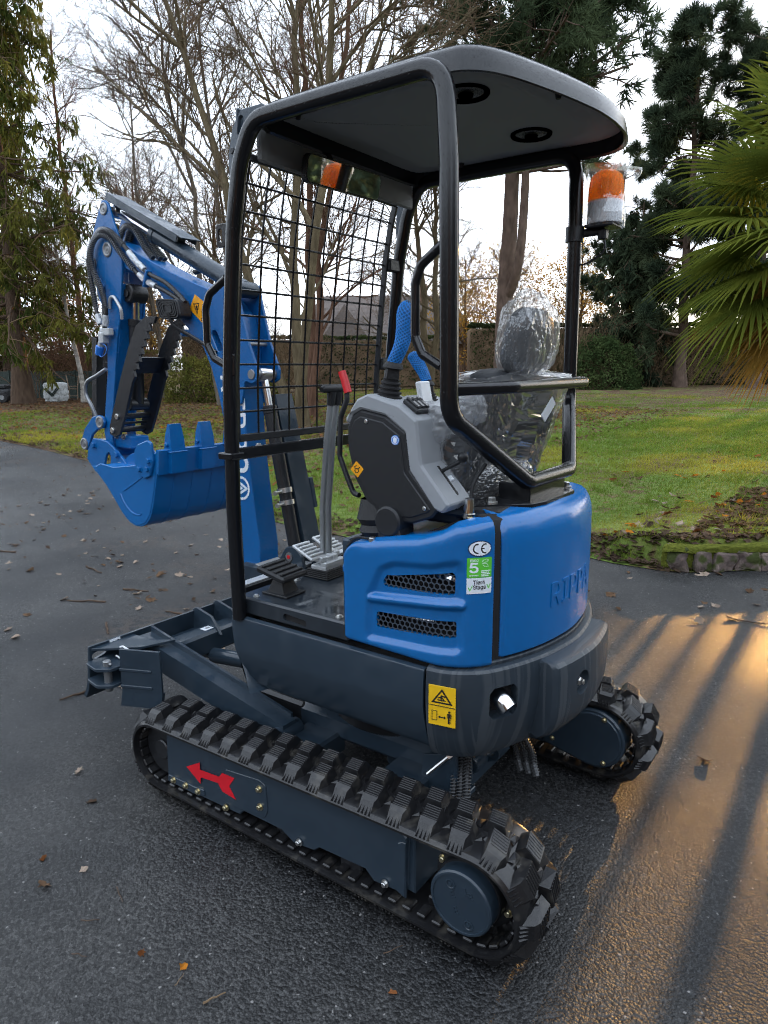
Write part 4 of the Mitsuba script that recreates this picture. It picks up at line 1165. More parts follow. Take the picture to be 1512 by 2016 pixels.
boom_p = poly([(.80, .72), (.845, .95), (.868, 1.20), (.878, 1.373), (.906, 1.497), (.941, 1.606), (.988, 1.694), (1.063, 1.761), (1.226, 1.900), (1.269, 1.948), (1.40, 2.015), (1.585, 2.095), (1.625, 2.140), (1.586, 2.185), (1.489, 2.160), (1.356, 2.092), (1.155, 2.005), (.949, 1.930), (.85, 1.885), (.775, 1.81), (.752, 1.70), (.752, 1.50), (.748, 1.343), (.740, 1.232), (.719, 1.037), (.696, .871), (.700, .775)], .014)
slot_h = sg.LineString([(.911, 1.742), (.885, 1.690)]).buffer(.017)
bm = plate(boom_p.difference(slot_h).simplify(.0008), -.055, .055, .0035)
ridge = [plate(poly([(.735, 1.20), (.722, 1.03), (.700, .87), (.72, .80), (.80, .76), (.84, .95), (.86, 1.2)], .03), .050, .0575, .002)]
BM = put(EX + '__boom', cat_(bm, cyl((.735, -.054, .845), (.735, .054, .845), .03, n=24, bev=.004), cyl((1.586, -.052, 2.139), (1.586, .052, 2.139), .048, n=30, bev=.003)), 'blue_arm_paint', 30, 'blue curved boom with pale lettering')
br_p = poly([(.84, 1.952), (.753, 1.935), (.744, 1.88), (.704, 1.716), (.655, 1.600), (.657, 1.560), (.690, 1.543), (.730, 1.555), (.755, 1.46), (.80, 1.46), (.87, 1.75), (.90, 1.90)], .012).difference(sg.LineString([(.795, 1.72), (.785, 1.66)]).buffer(.016))
for y0, y1 in ((.055, .067), (-.067, -.055)):
    k = put(BM + '__bracket_plate', plate(br_p.simplify(.0008), y0, y1, .0025), 'blue_arm_paint', 30)
    put(BM + '__bracket_pin', cat_(cyl((.690, y0 if y0 > 0 else y0 - .004, 1.580), (.690, y1 + .004, 1.580), .020, n=20, bev=.002)), 'dull_steel', 30)
put(BM + '__bracket_pin', cyl((.690, -.06, 1.580), (.690, .06, 1.580), .022, n=20), 'dull_steel', 30)
put(BM + '__bracket_pin', cyl((.775, -.075, 1.915), (.775, .075, 1.915), .024, n=20, bev=.003), 'black_paint', 30)
put(BM + '__bracket_spacer', cat_(cyl((.725, -.06, 1.70), (.725, .06, 1.70), .008, n=12)), 'dull_steel', 30)
# printed lettering on the boom, reading downwards, and its round emblem
def prt(m_list):
    return cat_(m_list)
bx = .792
emb = sg.Point(0, 0).buffer(.050, 24).difference(sg.Point(0, 0).buffer(.040, 24))
tri1 = sg.Polygon([(-.038, -.026), (.038, -.026), (0, .042)])
emb = unary_union([emb, tri1.difference(tri1.buffer(-.0105)).difference(sg.box(-.010, -.03, .0, -.012)), sg.Polygon([(-.010, -.008), (.010, -.008), (0, .010)])])
emb = affinity.rotate(emb, -90, origin=(0, 0))
R_ = np.array([-1, 0, 0.0])
put(BM + '__emblem', flat_on(emb, (bx, .0553, 1.110), R_, (0, 0, 1), 0, .0009), 'white_print', False, 'round emblem with a triangle')
arch = sg.LineString([(-.030, -.040), (-.030, .010)] + [(.030 * math.cos(t), .010 + .030 * math.sin(t)) for t in np.linspace(math.pi, 0, 12)] + [(.030, -.040)]).buffer(.0095, cap_style='flat')
lt = [flat_on(affinity.rotate(arch, -90, origin=(0, 0)), (bx, .0553, 1.215), R_, (0, 0, 1), 0, .0009)]
for ch, z in (('P', 1.345), ('P', 1.435), ('I', 1.490), ('R', 1.585)):
    xo = .0 if z < 1.5 else .05
    lt.append(text_on(ch, .085, (bx + .042 + xo, .0553, z), (0, 0, -1), (-1, 0, 0), .0009, True))
put(BM + '__lettering', cat_(lt), 'white_print', False, 'large pale lettering')
stc = sg.Polygon([(1.018, 1.909), (.950, 1.867), (.968, 1.783), (1.056, 1.850)])
put(BM + '__orange_sticker', plate(stc, .0552, .0562, 0), 'orange_print', False, 'orange warning sticker on the boom')
stn = unary_union([(lambda o: o.difference(o.buffer(-.0035)))(sg.Polygon([(1.030, 1.872), (.992, 1.872), (1.008, 1.826)])), sg.Point(1.010, 1.858).buffer(.006), sg.box(1.004, 1.845, 1.012, 1.852), sg.Polygon([(.975, 1.866), (.960, 1.852), (.958, 1.860)]), sg.box(.975, 1.820, .979, 1.840), sg.box(.968, 1.800, .986, 1.812).difference(sg.box(.970, 1.802, .984, 1.810))])
put(BM + '__orange_sticker_sign', cat_([plate(g, .0560, .0570, 0) for g in stn.geoms]), 'black_print', False)
# work lamp bracket with ribbed black block, small lug below it
lamp = poly([(1.190, 1.897), (1.045, 1.885), (1.027, 1.809), (1.160, 1.812)], .016)
WL = put(BM + '__work_lamp', cat_(plate(lamp.simplify(.0006), .06, .130, .008), *[plate(affinity.scale(lamp, f, f).difference(affinity.scale(lamp, f - .08, f - .08)).simplify(.0006), .128, .1335 + .001 * (i % 2), 0) for i, f in enumerate((.95, .78, .6, .42))]), 'black_plastic', 30, 'ribbed black work lamp on the side of the boom')
put(BM + '__lamp_lug', cat_(box((1.075, .03, 1.755), (.10, .05, .028), .004), cyl((1.11, .05, 1.755), (1.11, .062, 1.755), .010, n=8)), 'blue_arm_paint', 28)
put(BM + '__lamp_cable', tube(spline([(1.10, .135, 1.83), (1.08, .12, 1.78), (1.02, .09, 1.74), (.95, .07, 1.70), (.90, .06, 1.67)], 6), .008, 8), 'hose_rubber', 40)

# dipper
dip_p = poly([(1.605, 2.352), (1.575, 2.350), (1.552, 2.327), (1.534, 2.271), (1.509, 2.214), (1.481, 2.152), (1.488, 2.056), (1.510, 1.936), (1.539, 1.819), (1.566, 1.754), (1.633, 1.469), (1.672, 1.330), (1.668, 1.215), (1.712, 1.205), (1.735, 1.300), (1.728, 1.345), (1.666, 1.593), (1.640, 1.80), (1.628, 1.979), (1.660, 2.015), (1.708, 2.055), (1.732, 2.119), (1.695, 2.215), (1.648, 2.287)], .012)
cheek = plate(dip_p.difference(sg.Point(1.615, 2.215).buffer(.018)).simplify(.0008), .056, .068, .0025)
cheek2 = cheek.copy(); mirror_y(cheek2)
inner = poly([(1.62, 1.97), (1.50, 1.99), (1.545, 1.82), (1.64, 1.47), (1.68, 1.33), (1.72, 1.34), (1.66, 1.60), (1.635, 1.80)], .01)
DP = put(EX + '__dipper_arm', cat_(cheek, cheek2, plate(inner.simplify(.0008), -.057, .057, .002),
        plate(poly([(1.700, 2.06), (1.63, 1.985), (1.66, 1.90), (1.68, 1.93), (1.72, 2.10)], .006), .066, .073, .002)), 'blue_arm_paint', 28, 'blue dipper arm hanging down from the boom tip')
for x, z, r in ((1.589, 2.314, .022), (1.706, 2.088, .022), (1.586, 2.139, .026)):
    pin_set(DP, x, z, .068, r)
put(DP + '__pin', cyl((1.589, -.068, 2.314), (1.589, .068, 2.314), .017, n=16), 'dull_steel', 30)
put(DP + '__dipper_foot', cat_(box((1.612, 0, 1.258), (.135, .105, .060), .006), cyl((1.70, -.06, 1.215), (1.70, .06, 1.215), .034, n=24, bev=.003)), 'blue_arm_paint', 28)
for x in (1.655, 1.60):
    put(DP + '__foot_bolt', bolt((x, .052, 1.285), (0, 1, 0), .010, .009), 'dull_steel', 25)

def ram(key, a, b, split, rb, rr, mat='black_paint', lab=None):
    a, b = np.asarray(a, float), np.asarray(b, float)
    d = b - a; L = np.linalg.norm(d); d /= L
    m = a + d * split * L
    k = put(EX + '__' + key, cat_(cyl(a, m, rb, n=28, bev=.004), cyl(m - d * .012, m + d * .022, rb * 1.10, n=28, bev=.004), cyl(a - [0, .05, 0], a + [0, .05, 0], rb * .9, n=18, bev=.003)), mat, 32, lab)
    put(k + '__piston_rod', cat_(cyl(m, b, rr, n=18), cyl(b - [0, .03, 0], b + [0, .03, 0], rr * 1.8, n=18, bev=.003)), 'bright_steel', 40)
    return k
DC = ram('dipper_cylinder', (.775, 0, 1.915), (1.589, 0, 2.314), .66, .036, .018, 'dark_paint', 'long dark hydraulic cylinder above the boom')
gd = np.array([1.589, 0, 2.314]) - [.775, 0, 1.915]; gd /= np.linalg.norm(gd); gu = np.array([-gd[2], 0, gd[0]])
gp = lambda s, h, y: np.array([1.589, y, 2.314]) - gd * s + gu * h
put(DC + '__rod_guard', cat_(hull([gp(s, h, y) for s in (-.025, .53) for h in (.062, .066) for y in (-.052, .052)]), hull([gp(s, h, y) for s in (-.025, .50) for h in (.064, .036) for y in (.050, .054)]), hull([gp(s, h, y) for s in (-.025, .50) for h in (.064, .036) for y in (-.054, -.050)]),
    hull([gp(s, h, y) for s in (.44, .47) for h in (.02, .062) for y in (-.02, .02)])), 'dark_paint', 20, 'folded sheet guard over the cylinder rod')
ram('boom_cylinder', (.540, 0, .845), (.690, 0, 1.580), .80, .027, .016, 'black_paint', 'dark boom cylinder standing behind the boom')
put(EX + '__boom_cylinder_guard', cat_(hull([(.655, y, 1.50) for y in (-.125, -.030)] + [(.659, y, 1.50) for y in (-.125, -.030)] + [(.515, y, .885) for y in (-.125, -.030)] + [(.519, y, .885) for y in (-.125, -.030)]),
    hull([(.655, y, 1.50) for y in (-.034, -.028)] + [(.70, y, 1.49) for y in (-.034, -.028)] + [(.515, y, .885) for y in (-.034, -.028)] + [(.56, y, .875) for y in (-.034, -.028)])), 'dark_paint', 20, 'sheet metal guard on the boom cylinder')
put(EX + '__boom_cylinder_guard__side_plate', box((.600, -.140, 1.080), (.085, .020, .13), .003, ry=11), 'dark_paint', 25)
for z in (1.125, 1.035):
    put(EX + '__boom_cylinder_guard__bolt', bolt((.575 - (1.08 - z) * .2, -.140, z), (-1, 0, 0), .008, .008), 'zinc', 25)
for z, x in ((1.112, .594), (1.062, .584)):
    c0 = np.array([x, 0, z])
    put(EX + '__boom_cylinder__hose_clamp', cat_(lathe([(.028, -.010), (.0315, -.010), (.0315, .010), (.028, .010), (.028, -.010)], c0, c0 + [.2, 0, .98], 24), cyl(c0 + [-.01, .035, .0], c0 + [-.02, .075, 0], .007, n=10), cyl(c0 + [-.02, .070, 0], c0 + [-.022, .083, 0], .010, n=6)), 'zinc', 25)
sw = plate(poly([(.455, .80), (.47, .86), (.51, .895), (.555, .885), (.60, .82), (.62, .76), (.46, .76)], .02), .030, .048, .003)
SW = put(EX + '__swing_bracket', cat_(sw, mirror_y(sw.copy()), box((.66, 0, .74), (.26, .16, .10), .01), cyl((.62, 0, .62), (.62, 0, .80), .06, n=24, bev=.004), box((.60, 0, .62), (.22, .30, .16), .02)), 'dark_paint', 30)
put(SW + '__pin', cat_(lathe([(.0, 0), (.018, 0), (.018, .004), (0, .004)], (.536, .048, .848), (.536, 1, .848), 20)), 'dull_steel', 30)
put(SW + '__pin_face', cyl((.536, .050, .848), (.536, .055, .848), .008, n=16), 'red_plastic', 30)

# bucket ram on the far face of the dipper, its guard, links
ram('bucket_cylinder', (1.700, 0, 2.090), (1.775, 0, 1.350), .62, .030, .016, 'black_paint')
put(EX + '__bucket_cylinder__rod_guard', cat_(hull([(1.80, y, 1.76) for y in (-.045, .045)] + [(1.806, y, 1.76) for y in (-.045, .045)] + [(1.865, y, 1.33) for y in (-.045, .045)] + [(1.871, y, 1.33) for y in (-.045, .045)]),
    hull([(1.80, y, 1.76) for y in (.043, .047)] + [(1.765, y, 1.75) for y in (.043, .047)] + [(1.868, y, 1.33) for y in (.043, .047)] + [(1.83, y, 1.33) for y in (.043, .047)])), 'black_paint', 20)
lk = poly([(1.745, 1.385), (1.80, 1.375), (1.875, 1.315), (1.915, 1.250), (1.905, 1.215), (1.87, 1.205), (1.848, 1.235), (1.815, 1.285), (1.765, 1.315), (1.715, 1.325), (1.700, 1.350), (1.715, 1.380)], .014)
for y0, y1 in ((.070, .086), (-.086, -.070)):
    L_ = put(EX + '__bucket_link', plate(lk.simplify(.0008), y0, y1, .003), 'blue_arm_paint', 30)
    if y0 > 0:
        for x, z in ((1.736, 1.352), (1.885, 1.238)):
            pin_set(L_, x, z, .086, .024)
put(EX + '__bucket_link__pin', cat_(cyl((1.736, -.08, 1.352), (1.736, .08, 1.352), .018, n=16), cyl((1.885, -.08, 1.238), (1.885, .08, 1.238), .018, n=16)), 'dull_steel', 30)

# quick hitch plates
hp_ = poly([(1.835, 1.215), (1.785, 1.272), (1.735, 1.272), (1.665, 1.262), (1.625, 1.240), (1.560, 1.195), (1.525, 1.165), (1.490, 1.120), (1.530, 1.075), (1.68, 1.075), (1.785, 1.105), (1.85, 1.165)], .012).difference(affinity.rotate(affinity.scale(sg.Point(1.675, 1.165).buffer(1), .022, .048), 24))
for y0, y1 in ((.088, .102), (-.102, -.088)):
    H_ = put(EX + '__quick_hitch', plate(hp_.simplify(.0008), y0, y1, .003), 'blue_arm_paint', 30, 'blue quick hitch plate between arm and bucket' if y0 > 0 else None)
    if y0 > 0:
        for x, z in ((1.775, 1.240), (1.755, 1.125), (1.590, 1.205)):
            put(H_ + '__bolt', bolt((x, .102, z), (0, 1, 0), .015, .012), 'blue_arm_paint', 28)
        pin_set(H_, 1.570, 1.140, .104, .024)
put(EX + '__quick_hitch__cross_tube', cat_(box((1.62, 0, 1.09), (.20, .178, .03), .004), cyl((1.775, -.09, 1.24), (1.775, .09, 1.24), .02, n=14), cyl((1.57, -.13, 1.14), (1.57, .11, 1.14), .02, n=14), box((1.50, 0, 1.17), (.10, .13, .05), .006)), 'blue_arm_paint', 30)

# bucket: side plates, curved shell, lip, teeth, side cutters
W = .250
side = poly([(1.075, 1.262), (1.096, 1.180), (1.130, 1.060), (1.160, .985), (1.195, .945), (1.245, .928), (1.300, .936), (1.350, .968), (1.400, 1.020), (1.470, 1.095), (1.545, 1.165), (1.500, 1.185), (1.40, 1.175), (1.241, 1.195), (1.130, 1.250)], .006)
BK = None
shell_line = [(1.072, 1.262), (1.096, 1.180), (1.130, 1.060), (1.160, .985), (1.195, .945), (1.245, .928), (1.300, .936), (1.350, .968), (1.400, 1.020), (1.470, 1.095), (1.560, 1.165)]
sl_ = spline([(a, 0, b) for a, b in shell_line], 5)[:, [0, 2]]
band = sg.LineString(sl_).buffer(.006, cap_style='flat').simplify(.0006)
BK = put(EX + '__bucket', cat_(plate(band, -W, W, .002), plate(side.simplify(.0008), W - .006, W + .003, .002), plate(side.simplify(.0008), -W - .003, -W + .006, .002)), 'blue_paint', 30, 'blue digging bucket curled under the arm')
sw_ = poly([(1.30, 1.085), (1.215, 1.135), (1.18, 1.16), (1.165, 1.02), (1.20, .965), (1.25, .950), (1.30, .962), (1.35, 1.0), (1.38, 1.035)], .02)
put(BK + '__wear_strip', cat_(tube([(1.335, W + .003, 1.075), (1.26, W + .003, 1.112), (1.19, W + .003, 1.150)], .004, 6), tube(spline([(1.36, W + .003, 1.06), (1.335, W + .003, 1.02), (1.29, W + .003, .985), (1.24, W + .003, .975), (1.215, W + .003, .985)], 5), .0035, 6)), 'blue_paint', 30)
for y in (.155, .055, -.055, -.155):
    put(BK + '__shell_rib', plate(sg.LineString(sl_[6:34]).buffer(.0085, cap_style='round').simplify(.0008), y - .003, y + .003, .001), 'blue_paint', 30)
lip = hull([(x, y, z) for y in (-W - .004, W + .004) for x, z in ((1.062, 1.268), (1.082, 1.272), (1.092, 1.180), (1.078, 1.165))])
put(BK + '__cutting_edge', lip, 'blue_paint', 30)
for y in (.165, .003, -.160):
    t = put(BK + '__tooth', cat_(hull([(1.078 + dx, y + s * w, z) for s in (-1, 1) for dx, z, w in ((-.030, 1.262, .036), (.022, 1.262, .036), (-.016, 1.376, .030), (-.004, 1.376, .030), (-.026, 1.31, .036), (.010, 1.33, .034))]),
        hull([(1.078 + dx, y + s * w, z) for s in (-1, 1) for dx, z, w in ((-.024, 1.168, .038), (.026, 1.168, .038), (-.034, 1.258, .041), (.028, 1.258, .041))]),
        box((1.076, y, 1.259), (.068, .090, .006), .002)), 'blue_paint', 28)
    put(BK + '__tooth_pin', cyl((1.075, y + .03, 1.29), (1.075, y + .046, 1.29), .009, n=14, bev=.002), 'blue_paint', 28)
scut = poly([(1.222, 1.215), (1.214, 1.268), (1.190, 1.290), (1.120, 1.312), (1.098, 1.300), (1.092, 1.225), (1.120, 1.160), (1.160, 1.145), (1.205, 1.168)], .008)
for s in (1, -1):
    m = plate(scut.simplify(.0008), W + .003, W + .017, .003)
    k = put(BK + '__side_cutter', m if s > 0 else mirror_y(m), 'blue_paint', 28)
    for x, z in ((1.185, 1.185), (1.130, 1.190), (1.118, 1.225)):
        if s > 0:
            put(k + '__bolt', bolt((x, W + .017, z), (0, 1, 0), .012, .010), 'blue_paint', 28)
for y in (.085, -.085):
    put(BK + '__hanger_plate', plate(poly([(1.56, 1.175), (1.60, 1.14), (1.57, 1.10), (1.48, 1.10), (1.36, 1.10), (1.33, 1.20), (1.42, 1.235), (1.50, 1.21)], .015), y - .008, y + .008, .002), 'blue_paint', 30)
put(BK + '__top_plate', hull([(x, y, z) for y in (-W, W) for x, z in ((1.56, 1.160), (1.566, 1.168), (1.36, 1.145), (1.36, 1.155))]), 'blue_paint', 30)
put(BK + '__hanger_pin', cyl((1.400, -.11, 1.195), (1.400, .11, 1.195), .018, n=16), 'zinc', 30)

# thumb
th = [(1.235, 1.826), (1.252, 1.800)]
for k in range(7):      # serrated gripping edge
    a = np.array([1.262, 1.792]) + (np.array([1.425, 1.560]) - [1.262, 1.792]) * (k / 7)
    b = np.array([1.262, 1.792]) + (np.array([1.425, 1.560]) - [1.262, 1.792]) * ((k + .55) / 7)
    th += [tuple(a + [.022, .006]), tuple(b + [.002, -.004])]
th += [(1.440, 1.545), (1.516, 1.390), (1.569, 1.300), (1.610, 1.285), (1.650, 1.300), (1.645, 1.340), (1.536, 1.553), (1.450, 1.703), (1.385, 1.794), (1.310, 1.832)]
for s in (1, -1):
    m = plate(sg.Polygon(th), .080, .094, .002)
    TK = put(EX + '__thumb', m if s > 0 else mirror_y(m), 'black_paint', 25, 'black serrated thumb plate' if s > 0 else None)
    if s > 0:
        for x, z in ((1.575, 1.385), (1.620, 1.318)):
            put(TK + '__pin', cyl((x, .09, z), (x, .102, z), .014, n=18, bev=.002), 'zinc', 25)
put(EX + '__thumb__cross_plate', hull([(x, y, z) for y in (-.085, .085) for x, z in ((1.418, 1.655), (1.428, 1.660), (1.462, 1.585), (1.472, 1.590))]), 'black_paint', 25)
for x, z in ((1.575, 1.385), (1.620, 1.318)):
    put(EX + '__thumb__cross_pin', cyl((x, -.09, z), (x, .09, z), .014, n=14), 'black_paint', 25)
put(EX + '__thumb__cross_bar', box((1.60, 0, 1.35), (.012, .17, .012), .002), 'black_paint', 25)
ram('thumb_cylinder', (1.545, 0, 1.44), (1.498, 0, 1.955), .72, .032, .018, 'black_paint')
put(EX + '__thumb_cylinder__rod_eye', cat_(cyl((1.498, -.045, 1.945), (1.498, .045, 1.945), .042, n=24, bev=.005), cyl((1.498, .045, 1.945), (1.498, .052, 1.945), .018, n=16)), 'black_paint', 30)

# hoses with spring guards along the arm
H1 = [(1.645, .100, 1.81), (1.668, .098, 1.885), (1.700, .092, 2.035), (1.694, .092, 2.135), (1.620, .092, 2.198), (1.535, .092, 2.182), (1.453, .090, 2.107), (1.373, .088, 2.033), (1.292, .085, 1.976), (1.198, .082, 1.940), (1.10, .082, 1.895), (1.06, .09, 1.87)]
H2 = [(1.600, .100, 1.80), (1.588, .100, 1.88), (1.612, .098, 1.960), (1.672, .094, 2.06), (1.672, .094, 2.15), (1.600, .094, 2.215), (1.52, .094, 2.205), (1.43, .092, 2.14), (1.345, .090, 2.06), (1.265, .088, 2.005), (1.17, .084, 1.965), (1.08, .084, 1.905), (1.04, .09, 1.875)]
for h in (H1, H2):
    k = put(EX + '__arm_hose', tube(spline(h, 8), .0095, 10), 'hose_rubber', 40)
    put(k + '__spring_guard', coil(h[1:8], .0125, .0024, 62, 7), 'dull_steel', 40)
    for a, b in ((h[0], h[1]), (h[8], h[7]), (h[8], h[9])):
        a, b = np.array(a), np.array(b)
        put(k + '__fitting', cat_(cyl(a, a + (b - a) * .62, .0130, n=12, bev=.002), cyl(a + (b - a) * .15, a + (b - a) * .32, .0150, n=6)), 'alloy', 25)
put(EX + '__hose_clip', box((1.285, .088, 1.988), (.014, .030, .075), .003, ry=-25), 'blue_arm_paint', 25)
H3 = [(1.60, -.02, 2.18), (1.52, .0, 2.235), (1.44, .01, 2.215), (1.36, .015, 2.13), (1.30, .02, 2.08)]
for dy in (-.045, -.02, .018):
    h = [(x, y + dy, z) for x, y, z in H3]
    k = put(EX + '__arm_hose', tube(spline(h, 8), .010, 10), 'hose_rubber', 40)
    put(k + '__spring_guard', coil(h, .0125, .0022, 36, 7), 'dull_steel', 40)
put(EX + '__arm_hose', tube(spline([(1.10, -.02, 2.01), (1.0, -.03, 2.02), (.92, -.02, 1.97), (.86, -.0, 1.92), (.83, .0, 1.84)], 8), .011, 10), 'hose_rubber', 40)
VB = put(EX + '__valve_block', cat_(box((1.610, .092, 1.775), (.075, .030, .034), .004), box((1.632, .096, 1.748), (.036, .036, .05), .004), cyl((1.63, .096, 1.78), (1.655, .096, 1.72), .013, n=10), cyl((1.648, .096, 1.735), (1.665, .096, 1.700), .015, n=6)), 'alloy', 25, 'grey valve block with blue dust cap')
put(VB + '__blue_cap', cat_(cyl((1.660, .098, 1.712), (1.678, .098, 1.672), .020, .018, n=20, bev=.003)), 'blue_cap', 30)
put(VB + '__cap_cord', tube(spline([(1.675, .10, 1.68), (1.64, .11, 1.662), (1.60, .11, 1.68), (1.60, .108, 1.71), (1.64, .105, 1.725)], 6), .0022, 6), 'blue_cap', 40)
put(EX + '__arm_hose', tube(spline([(1.665, .075, 1.605), (1.73, .085, 1.575), (1.815, .085, 1.545), (1.835, .085, 1.49), (1.805, .08, 1.43), (1.785, .07, 1.37)], 8), .0095, 10), 'dull_steel', 40, 'braided hose beside the bucket cylinder')
put(EX + '__arm_hose', tube(spline([(1.595, .075, 1.88), (1.585, .078, 1.92), (1.555, .078, 1.93), (1.525, .078, 1.90), (1.505, .078, 1.87), (1.515, .07, 1.83)], 8), .0075, 10), 'alloy', 40, 'short silver hose pipe on the dipper')

# ---- wrapping left on the new machine --------------------------------------
def crumpled(m, amp, freq, seed, fine=.3):
    v = m.vertices
    c = v.mean(0)
    k = np.abs(meshkit.noise(v * freq + seed, seed) - .5) * 2 - .5 + fine * (np.abs(meshkit.noise(v * freq * 2.6 + seed, seed + 1) - .5) * 2 - .5)
    d = v - c
    d /= np.linalg.norm(d, axis=1, keepdims=True) + 1e-9
    m.vertices = v + d * (amp * k)[:, None]
    return m
def creased(m, amp, fr, seed, jit=.0):
    """film pulled into sharp folds"""
    v = m.vertices
    c = v.mean(0)
    w = v @ np.array([[.9, .3, .2], [-.2, .8, .5], [.3, -.5, .35]])
    k = np.abs(meshkit.noise(w * fr + seed, seed) - .5) * 2 + .5 * np.abs(meshkit.noise(w[:, [2, 0, 1]] * fr * 2.3 + seed, seed + 1) - .5) * 2 - .6
    d = v - c
    d /= np.linalg.norm(d, axis=1, keepdims=True) + 1e-9
    m.vertices = v + d * (amp * k)[:, None] + np.random.default_rng(seed).normal(size=v.shape) * jit
    return m
m = blob((-.462, .0, 1.688), (.150, .285, .245), power=2.5, sub=5, ry=-10)
v = m.vertices
az_ = np.arctan2(v[:, 1] - .0, (v[:, 0] + .462) * 1.8)
hz = (v[:, 2] - 1.688) / .125
rf2 = np.random.default_rng(12)
fold = sum(np.maximum(0, 1 - np.abs(((az_ - a0 - tw_ * hz + math.pi) % (2 * math.pi)) - math.pi) / w_) * h_ * np.clip(.35 + sg_ * hz, 0, 1) for a0, tw_, w_, h_, sg_ in zip(rf2.uniform(-3.1, 3.1, 26), rf2.uniform(-.7, .7, 26), rf2.uniform(.05, .13, 26), rf2.uniform(.004, .013, 26), rf2.choice([-1, 1], 26)))
gather = 1 - .30 * ss(-.75, -1.02, hz) - .12 * ss(.7, 1.0, hz)
dxy = v[:, :2] - [-.462, 0]
rr_ = np.linalg.norm(dxy, axis=1, keepdims=True) + 1e-9
v[:, :2] = [-.462, 0] + dxy * gather[:, None] + dxy / rr_ * np.minimum(fold[:, None], rr_ * .3)
v[:, 2] += np.where(v[:, 2] > 1.74, (v[:, 2] - 1.74) * .35 * np.exp(-((v[:, 1] - .02) / .06) ** 2), 0)
put('plastic_bag', creased(m, .011, 21, 3, .0004), 'cloudy_film', 9, 'crumpled clear plastic bag over the headrest', 'plastic bag')
# cover of the backrest: a loose box of film that narrows downwards
P = []
for f in np.linspace(0, 1, 40):
    z = 1.575 - .385 * f
    xc, hx, hy = -.430 + .125 * f, .092 - .008 * f, .312 - .022 * f
    P.append([(xc + hx * np.sign(math.cos(a)) * abs(math.cos(a)) ** .45, -.005 + hy * np.sign(math.sin(a)) * abs(math.sin(a)) ** .45, z + .012 * math.sin(3 * a)) for a in np.linspace(0, 2 * math.pi, 97)])
P = np.array(P)
top = np.array([[P[0].mean(0) * (1 - f) + p * f + [0, 0, .025 * (1 - f)] for p in P[0]] for f in (0, .3, .6, .85, 1)])
m = grid(np.vstack([top[:-1], P])); m.merge_vertices()
put('plastic_cover', creased(m, .020, 15, 5, .0010), 'plastic_film', False, 'clear plastic cover over the seat back, hanging loose at its far edge', 'plastic cover')
put('plastic_cover__paper_tag', box((-.516, -.05, 1.470), (.004, .055, .07), .001, ry=-20, rx=28), 'white_print', False)
m = blob((-.19, .02, 1.245), (.52, .50, .16), power=3.5, sub=5)
put('plastic_cover', creased(m, .018, 15, 9, .0010), 'plastic_film', False, 'clear plastic cover over the seat cushion, beside the console', 'plastic cover')
def bubbles(m, seed):
    v = m.vertices; n = m.vertex_normals
    k = meshkit.noise(v * 85 + seed, seed)
    m.vertices = v + n * (.012 * (meshkit.noise(v * 13 + seed, seed + 2) - .5) * 2.2 + .006 * np.clip(k - .4, 0, 1) * 2)[:, None]
    return m
put('bubble_wrap', bubbles(blob((-.315, .262, 1.452), (.30, .115, .125), power=2.6, sub=5, ry=14), 1), 'bubble_film', 25, 'bubble wrap round the nearer armrest', 'bubble wrap')
put('bubble_wrap', bubbles(blob((-.275, -.225, 1.540), (.22, .105, .10), power=2.6, sub=5, ry=-4), 2), 'bubble_film', 25, 'bubble wrap round the farther armrest, seen above the rail', 'bubble wrap')
# bag over the beacon, drawn to a corner at one side
m = trimesh.creation.cylinder(1, 1, sections=72)
zz_ = np.linspace(0, 1, 46)
P = []
for f in zz_:
    r = .0665 + .004 * math.sin(9 * f)
    row = []
    for a in np.linspace(0, 2 * math.pi, 85):
        rr = r + (.050 * ss(.55, .98, f) * max(0, math.cos(a - math.radians(215))) ** 10) + (.018 * ss(.7, 1, f) * max(0, math.cos(a - math.radians(60))) ** 8)
        row.append((BC[0] + rr * math.cos(a), BC[1] + rr * math.sin(a), bz - .012 + .200 * f - .012 * f * (1 - abs(math.cos(a * .5))) ))
    P.append(row)
P = np.array(P)
tp = np.array([[P[-1].mean(0) * (1 - f) + p * f - [0, 0, .010 * (1 - f)] for p in P[-1]] for f in (.85, .6, .3, .05)])
m = grid(np.vstack([P, tp])); m.merge_vertices()
put('plastic_bag', creased(m, .004, 20, 8, .0), 'thin_bag_film', 25, 'clear plastic bag over the orange beacon', 'plastic bag')

# ---- drive, lawn, edging wall ----------------------------------------------
EX_ = np.array([-60, -20, -8, -3, -.75, -.39, -.10, .36, .58, 1.6, 2.7, 3.4, 4.83, 7.4, 10.1, 13.5, 15.5, 30, 60, 120.])
EY_ = np.array([-14, -9, -7.0, -5.4, -4.10, -3.80, -3.60, -3.60, -3.66, -3.34, -3.08, -3.13, -3.45, -4.28, -4.96, -5.70, -6.0, -9.5, -18, -34.])
from scipy.interpolate import PchipInterpolator
_edge = PchipInterpolator(EX_, EY_)
def edge_y(x):
    return _edge(np.clip(x, -60, 120))
def npss(a, b, x):
    t = np.clip((x - a) / (b - a), 0, 1)
    return t * t * (3 - 2 * t)
def lawn_z(x, y):
    x, y = np.asarray(x, float), np.asarray(y, float)
    d = edge_y(x) - y
    right = 1 - npss(-.1, 1.1, x)
    bank = .20 * right * npss(.18, .30, d) + (1 - right) * (.05 * npss(0, .5, d) + .12 * npss(.3, 4, d))
    n = meshkit.fbm(np.stack([x * .35, y * .35, x * 0], -1), 3) - .5
    return .006 + bank + .38 * npss(6, 42, d) + .10 * n * npss(.5, 5, d) + .012 * (meshkit.noise(np.stack([x * 3.1, y * 3.1, x * 0], -1)) - .5) * npss(0.1, .8, d)

